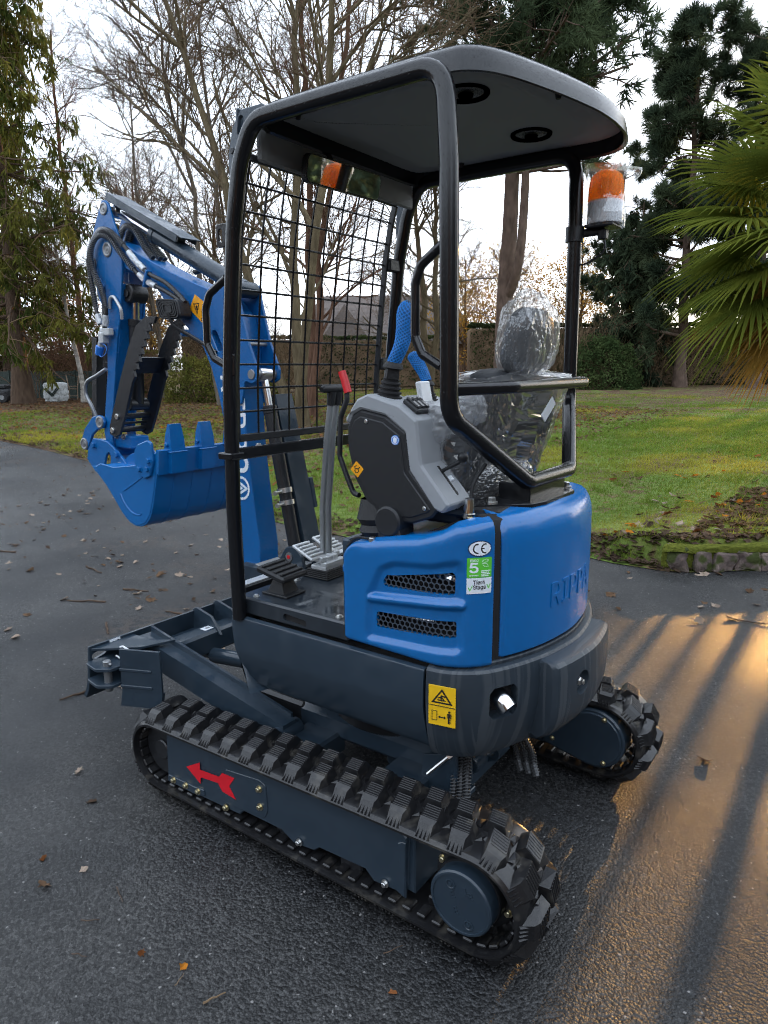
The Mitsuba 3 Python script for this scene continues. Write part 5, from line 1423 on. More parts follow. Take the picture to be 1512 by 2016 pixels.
def asphalt_tone(p, n, uv):
    d1, d2, w = voronoi(p.x / 0.0065, p.y / 0.0065)
    e1, e2, w2 = voronoi(p.x / 0.0105 + 7.0, p.y / 0.0105)
    f = fbm(p.x * .55, p.y * .55, 2.0)
    g = fbm(p.x * 3.1 + 5, p.y * 3.1, 1.0)
    base = mix((0.0085, 0.0098, 0.0118), (0.038, 0.037, 0.0355), smoothstep(0.25, 0.75, f * .55 + g * .45))
    stone = base * (0.40 + 1.1 * w) * (0.40 + 1.2 * w2)
    pale = dr.select((w > .994) & (w2 > .45), 1.0, 0.0)
    dirt = smoothstep(.60, .78, fbm(p.x * 1.3 + 11, p.y * 1.3, 5.0, 4)) * smoothstep(.4, .6, noise(p.x * 30, p.y * 30))
    out = mix(stone, (0.24, 0.23, 0.22), pale * .8)
    out = mix(out, (0.050, 0.036, 0.027), dirt * .6)
    return out * (0.45 + 0.55 * smoothstep(0.04, 0.30, d2 - d1))

def asphalt_bump(p, n, uv):
    d1, d2, w = voronoi(p.x / 0.0065, p.y / 0.0065)
    e1, e2, w2 = voronoi(p.x / 0.0105 + 7.0, p.y / 0.0105)
    fine = (0.2 + 0.8 * w) * dr.sqrt(dr.clip(1 - dr.square(d1 / 0.72), 0, 1)) * 0.0019
    big = (0.15 + 0.85 * w2) * dr.sqrt(dr.clip(1 - dr.square(e1 / 0.66), 0, 1)) * 0.0032
    return fine + big + 0.0012 * noise(p.x * 30, p.y * 30, 0.0)

def asphalt_rough(p, n, uv):
    f = fbm(p.x * .8 + 3, p.y * .8, 6.0)
    return 0.38 + 0.26 * smoothstep(0.3, 0.7, f)

pri('asphalt', proc(asphalt_tone), proc(asphalt_rough), proc(asphalt_bump, 8e-4), 1.0, specular=0.48)

def soil_tone(p, n, uv):
    f = fbm(p.x * 3, p.y * 3, 1.0, 4)
    g = fbm(p.x * 23, p.y * 23, 4.0, 2)
    h = fbm(p.x * .45 + 9, p.y * .45, 2.0)
    left = smoothstep(3.0, 9.0, p.x - 0.35 * p.y - 4.0 + 5 * (h - .5))
    green = mix((0.065, 0.105, 0.020), (0.120, 0.165, 0.034), f)
    moss = mix(green, (0.17, 0.19, 0.04), smoothstep(.5, .75, h) * .7)
    brown = mix((0.035, 0.022, 0.013), (0.12, 0.075, 0.045), g)
    c = mix(moss, brown, smoothstep(.48, .66, f * .55 + g * .25 + h * .2 + left * .16))
    return c * (0.6 + 0.8 * g)

def soil_bump(p, n, uv):
    return 0.02 * fbm(p.x * 14, p.y * 14, 0.0, 3)

pri('lawn_soil', proc(soil_tone), 0.9, proc(soil_bump, 4e-3), 1.0, specular=0.15)

# asphalt sheet and the wide ground below everything
xs = np.concatenate([np.linspace(-60, -8, 14), np.linspace(-7, 16, 110), np.linspace(17, 120, 30)])
P = np.array([[(x, edge_y(x) - .12, 0.0) for x in xs], [(x, np.interp(x, [-60, 120], [60, 60]), 0.0) for x in xs]])
put('drive', grid(P), 'asphalt', False, 'dark wet asphalt drive under the excavator', 'drive', kind='structure')
put('ground', tm([(-500, -500, -.05), (500, -500, -.05), (500, 500, -.05), (-500, 500, -.05)], [(0, 1, 2, 3)]), 'lawn_soil', False, 'ground below and beyond the garden', 'ground', kind='structure')
dd = np.concatenate([np.linspace(.0, .5, 14), np.linspace(.6, 8, 50), np.linspace(8.6, 48, 46), np.linspace(52, 160, 12)])
xx = np.concatenate([np.linspace(-60, -6, 30), np.linspace(-5.6, 16, 110), np.linspace(16.8, 48, 44), np.linspace(50, 120, 18)])
X = np.repeat(xx[None], len(dd), 0)
Y = edge_y(X) - dd[:, None]
m = grid(np.stack([X, Y, lawn_z(X, Y)], -1))
if m.face_normals[:, 2].mean() < 0:
    m.invert()
put('lawn', m, 'lawn_soil', True, 'lawn of short winter grass strewn with leaves', 'lawn', kind='structure')

# grass blades
def grass_tone(p, n, uv):
    h = fbm(p.x * .45 + 9, p.y * .45, 2.0)
    f = fbm(p.x * 2.3, p.y * 2.3, 1.0)
    r = cell_rand(p.x * 60, p.y * 60, 3.0)
    c = mix((0.105, 0.17, 0.026), (0.20, 0.27, 0.044), f)
    c = mix(c, (0.36, 0.34, 0.055), smoothstep(.48, .72, h) * .8)
    return mix(c, (0.22, 0.17, 0.07), dr.select(r > .93, 1.0, 0.0)) * (.75 + .5 * r)
scene['grass_blade'] = {'type': 'principledthin', 'base_color': proc(grass_tone), 'roughness': 0.5, 'diff_trans': 0.8, 'spec_trans': 0.0}
rg = np.random.default_rng(11)
def scatter(n, x0, x1, d0, d1, pw=1.6):
    x = rg.uniform(x0, x1, n)
    d = d0 + (d1 - d0) * rg.random(n) ** pw
    return x, edge_y(x) - d
def in_view(x, y, pad=.06):
    v = np.stack([x, y, lawn_z(x, y)], -1) - CAM
    rt = np.cross(FWD, UPV)
    z, a, b = v @ FWD, v @ rt, v @ UPV
    return (z > 1) & (np.abs(a / z) < .548 + pad) & (b / z > -.75)
gx, gy = scatter(560000, -2.5, 24, .12, 26, 1.5)
k = in_view(gx, gy)
gx, gy = gx[k], gy[k]
dens = meshkit.fbm(np.stack([gx * .9, gy * .9, gx * 0], -1), 3, 4)
left = npss(2, 7, gx - .35 * gy - 4)
thin = np.where((edge_y(gx) - gy) < .9, .55, 1.0)
k = rg.random(len(gx)) < np.clip(1.5 - 1.36 * left + 2.2 * (dens - .5), .10, 1) * thin
gx, gy = gx[k], gy[k]
gz = lawn_z(gx, gy)
dist = np.hypot(gx - CAM[0], gy - CAM[1])
n = len(gx)
a = rg.uniform(0, 2 * np.pi, n)
h = rg.uniform(.022, .055, n) * np.clip(dist / 9, .9, 1.5)
w = .0022 * np.clip(dist / 4.0, 1.2, 5)
lean = rg.uniform(.2, 1.1, n) * h
b = rg.uniform(0, 2 * np.pi, n)
base = np.stack([gx, gy, gz - .004], -1)
side = np.stack([np.cos(a) * w, np.sin(a) * w, 0 * w], -1)
top = base + np.stack([np.cos(b) * lean, np.sin(b) * lean, h], -1)
V = np.stack([base - side, base + side, top], 1).reshape(-1, 3)
put('grass', tm(V, np.arange(3 * n).reshape(-1, 3)), 'grass_blade', False, 'short green grass blades of the lawn', 'grass', kind='stuff')

# longer tufts that stand out of the short grass
tx_, ty_ = scatter(900, -1.6, 16, .15, 14, 1.3)
kk = in_view(tx_, ty_)
tx_, ty_ = np.repeat(tx_[kk], 16), np.repeat(ty_[kk], 16)
n = len(tx_)
tx_, ty_ = tx_ + rg.normal(0, .035, n), ty_ + rg.normal(0, .035, n)
base = np.stack([tx_, ty_, lawn_z(tx_, ty_) - .004], -1)
a = rg.uniform(0, 2 * np.pi, n); b = rg.uniform(0, 2 * np.pi, n)
w = .0032 * np.clip(np.hypot(tx_ - CAM[0], ty_ - CAM[1]) / 5, 1, 3)
h = rg.uniform(.06, .13, n)
side = np.stack([np.cos(a) * w, np.sin(a) * w, 0 * w], -1)
top = base + np.stack([np.cos(b) * h * .6, np.sin(b) * h * .6, h], -1)
put('grass', tm(np.stack([base - side, base + side, top], 1).reshape(-1, 3), np.arange(3 * n).reshape(-1, 3)), 'grass_blade', False, 'longer tufts of grass standing out of the lawn', 'grass', kind='stuff')

# stone edging of the planting bed
def stone_tone(p, n, uv):
    f = fbm(p.x * 26, p.y * 26, p.z * 26, 3)
    m_ = fbm(p.x * 9 + 4, p.y * 9, p.z * 9, 3)
    h = cell_rand(dr.floor(p.x * 5), dr.floor(p.y * 5), 1.0)
    c = mix((0.09, 0.075, 0.068), (0.27, 0.20, 0.175), f) * (.6 + .7 * h)
    return mix(c, (0.045, 0.055, 0.016), smoothstep(.46, .60, m_))
def stone_bump(p, n, uv):
    return 0.012 * fbm(p.x * 30, p.y * 30, p.z * 30, 4)
pri('edging_stone', proc(stone_tone), 0.85, proc(stone_bump, 2e-3), 1.0, specular=0.2)
def moss_tone(p, n, uv):
    f = fbm(p.x * 60, p.y * 60, p.z * 60, 3)
    return mix((0.045, 0.060, 0.010), (0.17, 0.18, 0.03), f)
def moss_bump(p, n, uv):
    return 0.012 * noise(p.x * 220, p.y * 220, p.z * 220)
pri('moss', proc(moss_tone), 0.95, proc(moss_bump, 1e-3), 1.0, specular=0.1)
WALL = thing('stone_edging', 'low mossy stone edging of the bed beside the drive', 'wall')
wx = -.06
i = 0
rg2 = np.random.default_rng(5)
while wx > -4.2:
    L = rg2.uniform(.10, .17) if wx > -1.4 else rg2.uniform(.2, .34)
    x0, x1 = wx, wx - L
    p0, p1 = np.array([x0, edge_y(x0) - .10]), np.array([x1, edge_y(x1) - .10])
    c, d = (p0 + p1) / 2, p1 - p0
    ang = math.degrees(math.atan2(d[1], d[0]))
    hh_ = rg2.uniform(.15, .225)
    s = box((0, 0, 0), (np.linalg.norm(d) * 1.0, .17, hh_), .018)
    s = s.subdivide_to_size(.05)
    s.vertices += (meshkit.noise(s.vertices * 11 + i * 3.3, i)[:, None] - .5) * .065 * (s.vertices / (np.linalg.norm(s.vertices, axis=1, keepdims=True) + .01))
    s.apply_transform(trimesh.transformations.euler_matrix(rg2.uniform(-.09, .09), rg2.uniform(-.12, .12), math.radians(ang) + rg2.uniform(-.1, .1)))
    s.apply_translation([c[0], c[1], hh_ / 2 - .012])
    put(WALL + '__stone', s, 'edging_stone', 50)
    wx -= L
    i += 1
t = np.linspace(-.04, -4.2, 190)
V = []
for k_, x in enumerate(t):
    y = edge_y(x) - .10
    row = []
    for j, (dy, dz) in enumerate(((.088, -.045), (.080, -.012), (.055, .016), (.0, .026), (-.06, .022), (-.10, .0))):
        nn = meshkit.noise(np.array([x * 16, j * .9, 2.0])) - .5
        row.append((x, y + dy + .03 * nn, .190 + dz + .045 * (meshkit.noise(np.array([x * 7.0, 1.0, j * .3])) - .5) + .02 * nn))
    V.append(row)
m = grid(np.array(V))
if m.face_normals[:, 2].mean() < 0:
    m.invert()
P_ = np.array([[(x, edge_y(x) - .10 + dy, z_) for x in np.linspace(-.03, -4.2, 120)] for dy, z_ in ((.055, -.02), (.060, .10), (.040, .185))])
P_[..., 1] += .02 * (meshkit.noise(P_ * 18) - .5)
mb_ = grid(P_)
if mb_.face_normals[:, 1].mean() < 0:
    mb_.invert()
put(WALL + '__moss_joint', mb_, 'moss', True, 'moss filling the joints between the stones')
put(WALL + '__moss_cap', m, 'moss', True, 'green moss along the top of the stones')

# ---- leaves, twigs ---------------------------------------------------------
def leaf_mesh(seed, lobes=5, size=1.0):
    r = np.random.default_rng(seed)
    pts = []
    for k in range(lobes * 2 + 1):
        a = -2.3 + 4.6 * k / (lobes * 2)
        rad = (1.0 if k % 2 == 0 else .55) * r.uniform(.8, 1.15) * (1.0 - .25 * abs(a) / 2.3)
        pts.append((rad * math.sin(a), rad * math.cos(a) * .9))
    pts.append((-.06, -.9)); pts.append((.06, -.9))
    pts = np.array(pts) * .5
    order = np.argsort(np.arctan2(pts[:, 0], pts[:, 1]))
    pts = pts[order]
    z = .16 * np.sin(pts[:, 0] * r.uniform(3, 6) + r.uniform(0, 6)) + .14 * np.abs(pts[:, 1]) * r.uniform(.3, 1.4) + r.uniform(0, .08, len(pts))
    v = np.vstack([[0, 0, .02], np.column_stack([pts, z])])
    n_ = len(pts)
    return tm(v * size, [(0, k + 1, (k + 1) % n_ + 1) for k in range(n_)])
def leaf_tone(c1, c2):
    def f(p, n, uv):
        return mix(c1, c2, fbm(p.x * 40, p.y * 40, p.z * 30, 2)) * (.6 + .8 * cell_rand(p.x * 7, p.y * 7, 1.0))
    return f
LEAF_M = []
for nm, c1, c2 in (('leaf_russet', (0.13, 0.045, 0.016), (0.26, 0.11, 0.045)), ('leaf_brown', (0.07, 0.042, 0.026), (0.19, 0.12, 0.075)), ('leaf_pale', (0.22, 0.17, 0.13), (0.42, 0.33, 0.26)), ('leaf_orange', (0.34, 0.11, 0.015), (0.50, 0.20, 0.03)), ('leaf_dark', (0.045, 0.032, 0.024), (0.13, 0.088, 0.062))):
    scene[nm] = {'type': 'principledthin', 'base_color': proc(leaf_tone(c1, c2)), 'roughness': 0.5, 'diff_trans': 0.5, 'spec_trans': 0.0}
    LEAF_M.append(nm)
LV = {(v, mname): mikit.ply(leaf_mesh(v + 3, 5 if v % 2 else 3), mname, smooth=False) for v in range(4) for mname in LEAF_M}
def lay_leaf(x, y, s, mname, label, group=None, z=None, tilt=12, v=None):
    v = int(rg2.integers(0, 4)) if v is None else v
    z = (0.002 if z is None else z)
    t_ = T().translate([x, y, z]).rotate([0, 0, 1], float(rg2.uniform(0, 360))).rotate([1, 0, 0], float(rg2.uniform(-tilt, tilt))).scale([s, s, s * rg2.uniform(.5, 1.1)])
    return put('fallen_leaf', LV[(v, mname)], None, False, label, 'leaf', group, to=t_)
# the few that lie near the camera are told apart by place
for x, y, s, mn, lb in [
        (.897, .791, .050, 'leaf_dark', 'dark curled brown leaf below the front of the near track'), (.612, 1.133, .055, 'leaf_brown', 'crumpled brown leaf left of the near track, lowest of the three in a cluster'),
        (.573, 1.021, .036, 'leaf_pale', 'pale crumpled leaf scrap beside the brown leaf left of the track'), (.736, 1.068, .036, 'leaf_russet', 'small rust brown leaf, uppermost of the cluster near the left edge'),
        (.0, 1.081, .032, 'leaf_orange', 'small orange brown leaf near the bottom edge, left of centre'), (.130, 1.117, .026, 'leaf_russet', 'small rust leaf left of the orange brown one at the bottom'),
        (-.510, .813, .030, 'leaf_russet', 'faded leaf scrap on the asphalt below the drive sprocket'), (-.932, -.827, .070, 'leaf_brown', 'brown leaf standing up in the sunlit patch'),
        (-.550, -2.543, .110, 'leaf_pale', 'long curled pale leaf at the far edge of the sunlit patch'), (-.713, -2.712, .090, 'leaf_dark', 'dark curled leaf just beyond the sunlit patch'),
        (1.121, .706, .050, 'leaf_pale', 'yellowish leaf scrap left of the front of the near track')]:
    lay_leaf(x, y, s, mn, lb, z=.006)
def twig(x, y, L, ang, label, r=.0022, mn='bark_brown', group=None, z=.004):
    a = math.radians(ang)
    pts = [(x + L * f * math.cos(a) + rg2.uniform(-.03, .03) * L, y + L * f * math.sin(a) + rg2.uniform(-.03, .03) * L, z + rg2.uniform(0, .006)) for f in np.linspace(0, 1, 6)]
    return put('fallen_twig', tube(spline(pts, 3), r, 5, True, np.linspace(1.2, .6, 16)), mn, 40, label, 'twig', group)
def bark(name, c1, c2, sx=14, sz=3.0):
    def f(p, n, uv):
        return mix(c1, c2, fbm(p.x * sx, p.y * sx, p.z * sz, 3))
    def g(p, n, uv):
        return .03 * fbm(p.x * sx, p.y * sx, p.z * sz, 3)
    return pri(name, proc(f), .9, proc(g, 4e-3), 1.0, specular=.15)
bark('bark_brown', (0.035, 0.024, 0.017), (0.13, 0.085, 0.058))
bark('bark_grey', (0.060, 0.052, 0.042), (0.17, 0.145, 0.115))
bark('bark_red', (0.060, 0.032, 0.022), (0.19, 0.105, 0.068))
bark('bark_pine', (0.055, 0.038, 0.030), (0.19, 0.13, 0.10), 9, 4)
bark('bark_birch', (0.10, 0.085, 0.07), (0.62, 0.58, 0.52), 6, 9)
bark('bark_moss', (0.050, 0.037, 0.022), (0.16, 0.125, 0.072))
bark('twig_dark', (0.080, 0.054, 0.034), (0.19, 0.128, 0.078), 3, 1)
bark('twig_red', (0.11, 0.060, 0.038), (0.25, 0.14, 0.085), 3, 1)
bark('twig_tan', (0.10, 0.070, 0.042), (0.25, 0.17, 0.10), 3, 1)

# twigs and leaves that lie about
for x, y, L, a, lb, r in [(-.135, 1.124, .060, 250, 'pale dry twig at the bottom edge left of centre', .0026), (.413, 1.007, .075, 160, 'thin brown twig below the leaf cluster at the left', .0015), (.380, 1.148, .055, 220, 'thin bent twig left of the straight one near the left edge', .0014),
                          (.290, 1.230, .05, 200, 'short dark twig near the lower left corner', .0014), (-.033, 1.132, .04, 285, 'short twig right above the pale dry twig', .0013), (-.420, .728, .06, 240, 'thin twig below the drive sprocket', .0013), (-.720, -2.70, .22, 190, 'dark twig beside the curled leaves beyond the sunlit patch', .004)]:
    twig(x, y, L, a, lb, r, 'twig_tan' if 'pale' in lb else 'bark_brown')
for x, y, L, a in ((4.85, -.95, .35, 20), (3.9, -1.05, .30, 170), (2.95, -.60, .28, 30), (2.55, -.35, .20, 150), (3.1, -.85, .22, 200), (2.25, -.75, .18, 10), (2.0, -1.15, .22, 60), (2.5, -1.75, .2, 120), (1.75, .25, .16, 80), (3.3, .05, .2, 140)):
    twig(x, y, L, a, 'dark bit of twig lying on the drive left of the blade', .006, 'bark_brown', 'dark twigs on the drive at the left')
rg3 = np.random.default_rng(21)
rt_ = np.cross(FWD, UPV)
def visible(x, y, z=0.0):
    v = np.array([x, y, z]) - CAM
    zc, a_, b_ = v @ FWD, v @ rt_, v @ UPV
    return zc > .5 and abs(a_ / zc) < .545 and abs(b_ / zc) < .725
def scatter_leaves(count, xr, dr_, pick, label, group, size, lawn, tilt=14):
    c = 0
    for _ in range(count * 12):
        if c >= count: break
        x = rg3.uniform(*xr)
        y = edge_y(x) - rg3.uniform(*dr_)
        z = float(lawn_z(x, y)) + .02 if lawn else .004
        if not visible(x, y, z): continue
        if not lawn and (-.9 < x < 1.4 and -.75 < y < .8): continue
        lay_leaf(x, y, rg3.uniform(*size), pick[int(rg3.integers(0, len(pick)))], label, group, z, tilt)
        c += 1
P3_, B3 = ['leaf_pale', 'leaf_pale', 'leaf_brown'], ['leaf_russet', 'leaf_brown', 'leaf_dark', 'leaf_brown', 'leaf_orange']
scatter_leaves(112, (1.6, 7.5), (-3.8, -.2), P3_, 'small dry leaf lying on the drive left of and behind the cab', 'dry leaves on the drive beyond the machine', (.045, .10), False, 8)
scatter_leaves(24, (-1.2, 1.2), (-1.2, -.05), P3_, 'dry leaf on the strip of drive in front of the stone edging', 'dry leaves on the drive by the edging', (.05, .10), False, 10)
scatter_leaves(55, (-1.2, 3.6), (.6, 7.0), B3, 'fallen brown or orange leaf lying in the grass right of the machine', 'leaves in the grass right of the machine', (.07, .15), True, 25)
scatter_leaves(50, (-1.3, .6), (.25, 2.6), ['leaf_russet', 'leaf_brown', 'leaf_pale', 'leaf_orange'], 'dead leaf lying on the bed above the stone edging', 'leaves on the bed above the edging', (.06, .14), True, 30)
scatter_leaves(50, (5, 18), (.2, 4.0), B3, 'fallen brown leaf on the grass along the drive at the left', 'leaves in the grass at the left', (.09, .17), True, 25)
# the mass of leaves nobody could count
def litter(n, xr, dr_, s0, s1, seed, lawn=True, pw=1.0, lift=.0):
    r = np.random.default_rng(seed)
    x = r.uniform(*xr, n)
    d = dr_[0] + (dr_[1] - dr_[0]) * r.random(n) ** pw
    y = edge_y(x) - d
    k = in_view(x, y)
    x, y = x[k], y[k]
    n = len(x)
    z = (lawn_z(x, y) if lawn else 0 * x) + r.uniform(.004, .03, n) + lift
    s = r.uniform(s0, s1, n)
    a = r.uniform(0, 2 * np.pi, n)
    u = np.stack([np.cos(a) * s, np.sin(a) * s, r.uniform(-.5, .5, n) * s], -1)
    v = np.stack([-np.sin(a) * s, np.cos(a) * s, r.uniform(-.5, .5, n) * s], -1)
    c = np.stack([x, y, z], -1)
    V = np.stack([c - u * .5, c + v * .28 + [0, 0, .004], c + u * .5, c - v * .30, c + u * .1 + v * .1], 1)
    f = np.array([(0, 3, 4), (3, 2, 4), (2, 1, 4), (1, 0, 4)])
    return tm(V.reshape(-1, 3), (np.arange(n)[:, None, None] * 5 + f).reshape(-1, 3))
put('leaf_litter', litter(15000, (3.5, 34), (.1, 18), .06, .13, 31, True, .9, .025), 'leaf_brown', False, 'mass of fallen brown leaves on the lawn at the left', 'leaf litter', kind='stuff')
put('leaf_litter', litter(15000, (6, 36), (3.5, 15), .08, .17, 38, True, 1.0, .025), 'leaf_brown', False, 'thick carpet of brown leaves under the trees at the left', 'leaf litter', kind='stuff')
put('leaf_litter', litter(7000, (4.5, 34), (1.0, 18), .06, .13, 32, True, .9, .025), 'leaf_russet', False, 'rust coloured leaves mixed into the litter at the left', 'leaf litter', kind='stuff')
put('leaf_litter', litter(1900, (-1.5, 2.4), (.02, .45), .04, .10, 33, True), 'leaf_dark', False, 'dark leaf litter along the edge of the lawn at the right', 'leaf litter', kind='stuff')
put('leaf_litter', litter(1900, (-1.6, -.1), (.3, 3.2), .05, .12, 34, True, .8), 'leaf_brown', False, 'brown leaf litter on the bed at the right', 'leaf litter', kind='stuff')
put('leaf_litter', litter(1500, (1.8, 16), (.0, .5), .04, .10, 35, True), 'leaf_dark', False, 'dark leaf litter along the left edge of the lawn', 'leaf litter', kind='stuff')
put('leaf_litter', litter(700, (2, 18), (-2.5, 0), .02, .06, 36, False), 'leaf_dark', False, 'bits of dark litter blown about the drive', 'leaf litter', kind='stuff')

# ---- plant builders --------------------------------------------------------
def tubes(P, R, sides):
    """P (n, m, 3) polylines with radii R (n, m) as one mesh of thin tubes"""
    n, m = P.shape[:2]
    t = P[:, -1] - P[:, 0]
    t /= np.linalg.norm(t, axis=1, keepdims=True) + 1e-9
    ref = np.where(np.abs(t[:, 2:3]) < .8, [[0, 0, 1.]], [[1., 0, 0]])
    x = np.cross(ref, t); x /= np.linalg.norm(x, axis=1, keepdims=True) + 1e-9
    y = np.cross(t, x)
    a = np.arange(sides) * 2 * np.pi / sides
    ring = np.cos(a)[None, :, None] * x[:, None] + np.sin(a)[None, :, None] * y[:, None]
    V = P[:, :, None] + R[:, :, None, None] * ring[:, None]
    i = np.arange(n * m * sides).reshape(n, m, sides)
    j = np.roll(i, -1, 2)
    F = np.stack([i[:, :-1], j[:, :-1], j[:, 1:], i[:, 1:]], -1).reshape(-1, 4)
    return tm(V.reshape(-1, 3), F)

def grow(rng, P, R, per, length, angle, up, t0=.25, t1=1.0, m=5, wob=.16, rr=.5, lpow=.5, droop=0.0):
    """children along the polylines P: (polylines, radii)"""
    n, k = P.shape[:2]
    f = t0 + (t1 - t0) * rng.random((n, per))
    q = f * (k - 1)
    i = np.clip(q.astype(int), 0, k - 2)
    w = (q - i)[..., None]
    idx = np.arange(n)[:, None]
    base = P[idx, i] * (1 - w) + P[idx, i + 1] * w
    rad = R[idx, i] * (1 - w[..., 0]) + R[idx, i + 1] * w[..., 0]
    t = P[idx, i + 1] - P[idx, i]
    t /= np.linalg.norm(t, axis=-1, keepdims=True) + 1e-9
    side = rng.normal(size=(n, per, 3))
    side -= t * (side * t).sum(-1, keepdims=True)
    side /= np.linalg.norm(side, axis=-1, keepdims=True) + 1e-9
    ang = np.radians(rng.normal(angle, angle * .22, (n, per)))[..., None]
    d = np.cos(ang) * t + np.sin(ang) * side + np.array([0, 0, up])
    d /= np.linalg.norm(d, axis=-1, keepdims=True)
    L = length * rng.uniform(.6, 1.25, (n, per)) * (1.05 - .55 * f ** 1.0)
    N = n * per
    base, d, L, rad = base.reshape(N, 3), d.reshape(N, 3), L.reshape(N), rad.reshape(N)
    Q = [base]
    for s in range(m - 1):
        d = d + rng.normal(size=(N, 3)) * wob + np.array([0, 0, up * .25 - droop])
        d /= np.linalg.norm(d, axis=1, keepdims=True)
        Q.append(Q[-1] + d * (L / (m - 1))[:, None])
    Q = np.stack(Q, 1)
    r0 = np.minimum(rad * .8, np.maximum(rad * rr, L * .012))
    return Q, r0[:, None] * np.linspace(1, .35, m)[None]

def stem(rng, base, height, r0, lean=(0, 0), m=12, wob=.03, taper=.25):
    z = np.linspace(0, 1, m)
    w = np.cumsum(rng.normal(size=(m, 2)) * wob, 0) * height / m
    P = np.stack([base[0] + lean[0] * z * height + w[:, 0], base[1] + lean[1] * z * height + w[:, 1], base[2] + z * height], -1)
    R = r0 * (1 - (1 - taper) * z) * (1 + .5 * np.exp(-z * 30))
    return P[None], R[None]

def bare_tree(base, height, r0, seed, key, label, mb='bark_grey', mt='twig_dark', stems=((0, 0),), lim=(16, .42, 52), sub=(7, .5, 42), tw=(6, .45, 40), fine=(5, .5, 38), up=.22, t0=.22, droop=0.0, fork=.96, minr=.004):
    rng = np.random.default_rng(seed)
    tk = thing(key, label, 'tree')
    wood, twigs = [], []
    for ln in stems:
        P, R = stem(rng, base, height * (1 if len(stems) == 1 else rng.uniform(.85, 1.05)), r0, ln, 14, .10)
        A, ra = grow(rng, P, R, lim[0], height * lim[1], lim[2], up, t0, fork, 7, .13, .42, droop=droop)
        B, rb = grow(rng, A, ra, sub[0], height * lim[1] * sub[1], sub[2], up * .7, .18, 1, 6, .17, .55, droop=droop)
        C_, rc = grow(rng, B, rb, tw[0], height * lim[1] * sub[1] * tw[1], tw[2], up * .4, .12, 1, 5, .2, .6, droop=droop)
        wood += [tubes(P, R, 10), tubes(A, ra, 6), tubes(B, np.maximum(rb, minr * 1.5), 4)]
        twigs.append(tubes(C_, np.maximum(rc, minr), 3))
        if fine:
            D, rd = grow(rng, C_, rc, fine[0], height * lim[1] * sub[1] * tw[1] * fine[1], fine[2], up * .3, .1, 1, 4, .22, .7, droop=droop * 1.5)
            twigs.append(tubes(D, np.maximum(rd, minr * .8), 3))
    put(tk + '__trunk', cat_(wood), mb, True)
    put(tk + '__crown', cat_(twigs), mt, True, kind='stuff')
    return tk

def leaf_cards(rng, c, size, flat=.5, aspect=.5):
    """small bent leaves (two triangles) at the points c"""
    n = len(c)
    d = rng.normal(size=(n, 3)); d[:, 2] *= flat
    d /= np.linalg.norm(d, axis=1, keepdims=True)
    e = np.cross(d, rng.normal(size=(n, 3))); e /= np.linalg.norm(e, axis=1, keepdims=True)
    s = (size * rng.uniform(.6, 1.3, n))[:, None]
    V = np.stack([c - d * s * .5, c + e * s * aspect * .5, c + d * s * .5, c - e * s * aspect * .5], 1)
    i = np.arange(n)[:, None] * 4
    return tm(V.reshape(-1, 3), np.vstack([i + [0, 1, 2], i + [0, 2, 3]]))

def tone(name, c1, c2, sc=1.3, diff=.7):
    def f(p, n, uv):
        a = fbm(p.x * sc, p.y * sc, p.z * sc, 2)
        return mix(c1, c2, smoothstep(.25, .75, a)) * (.65 + .7 * cell_rand(p.x * 9, p.y * 9, p.z * 9))
    scene[name] = {'type': 'principledthin', 'base_color': proc(f), 'roughness': .5, 'diff_trans': diff, 'spec_trans': 0.0}
tone('needle_olive', (0.045, 0.062, 0.016), (0.14, 0.135, 0.030), .8)
tone('needle_pine', (0.034, 0.050, 0.028), (0.080, 0.105, 0.052), .9)
tone('needle_dark', (0.032, 0.048, 0.030), (0.070, 0.090, 0.048), .9)
tone('hedge_leaf', (0.018, 0.028, 0.012), (0.050, 0.062, 0.024), 1.5)
tone('shrub_leaf', (0.07, 0.085, 0.020), (0.17, 0.16, 0.04), 1.5)
tone('gold_leaf', (0.20, 0.12, 0.025), (0.36, 0.22, 0.05), 1.2, 1.0)
tone('rust_leaf', (0.13, 0.065, 0.030), (0.26, 0.13, 0.06), 1.2, .8)

def tufts(rng, c, d, size, k=13, w=.05):
    """needle tufts: k thin triangles fanned about the direction d at every point c"""
    n = len(c)
    v = rng.normal(size=(n, k, 3)) * .75 + d[:, None] * 1.0
    v /= np.linalg.norm(v, axis=-1, keepdims=True)
    L = size * rng.uniform(.6, 1.2, (n, k, 1))
    s = np.cross(v, rng.normal(size=(n, k, 3))); s /= np.linalg.norm(s, axis=-1, keepdims=True)
    b = c[:, None] + v * .02
    V = np.stack([b - s * L * w, b + s * L * w, b + v * L], 2).reshape(-1, 3)
    return tm(V, np.arange(len(V)).reshape(-1, 3))

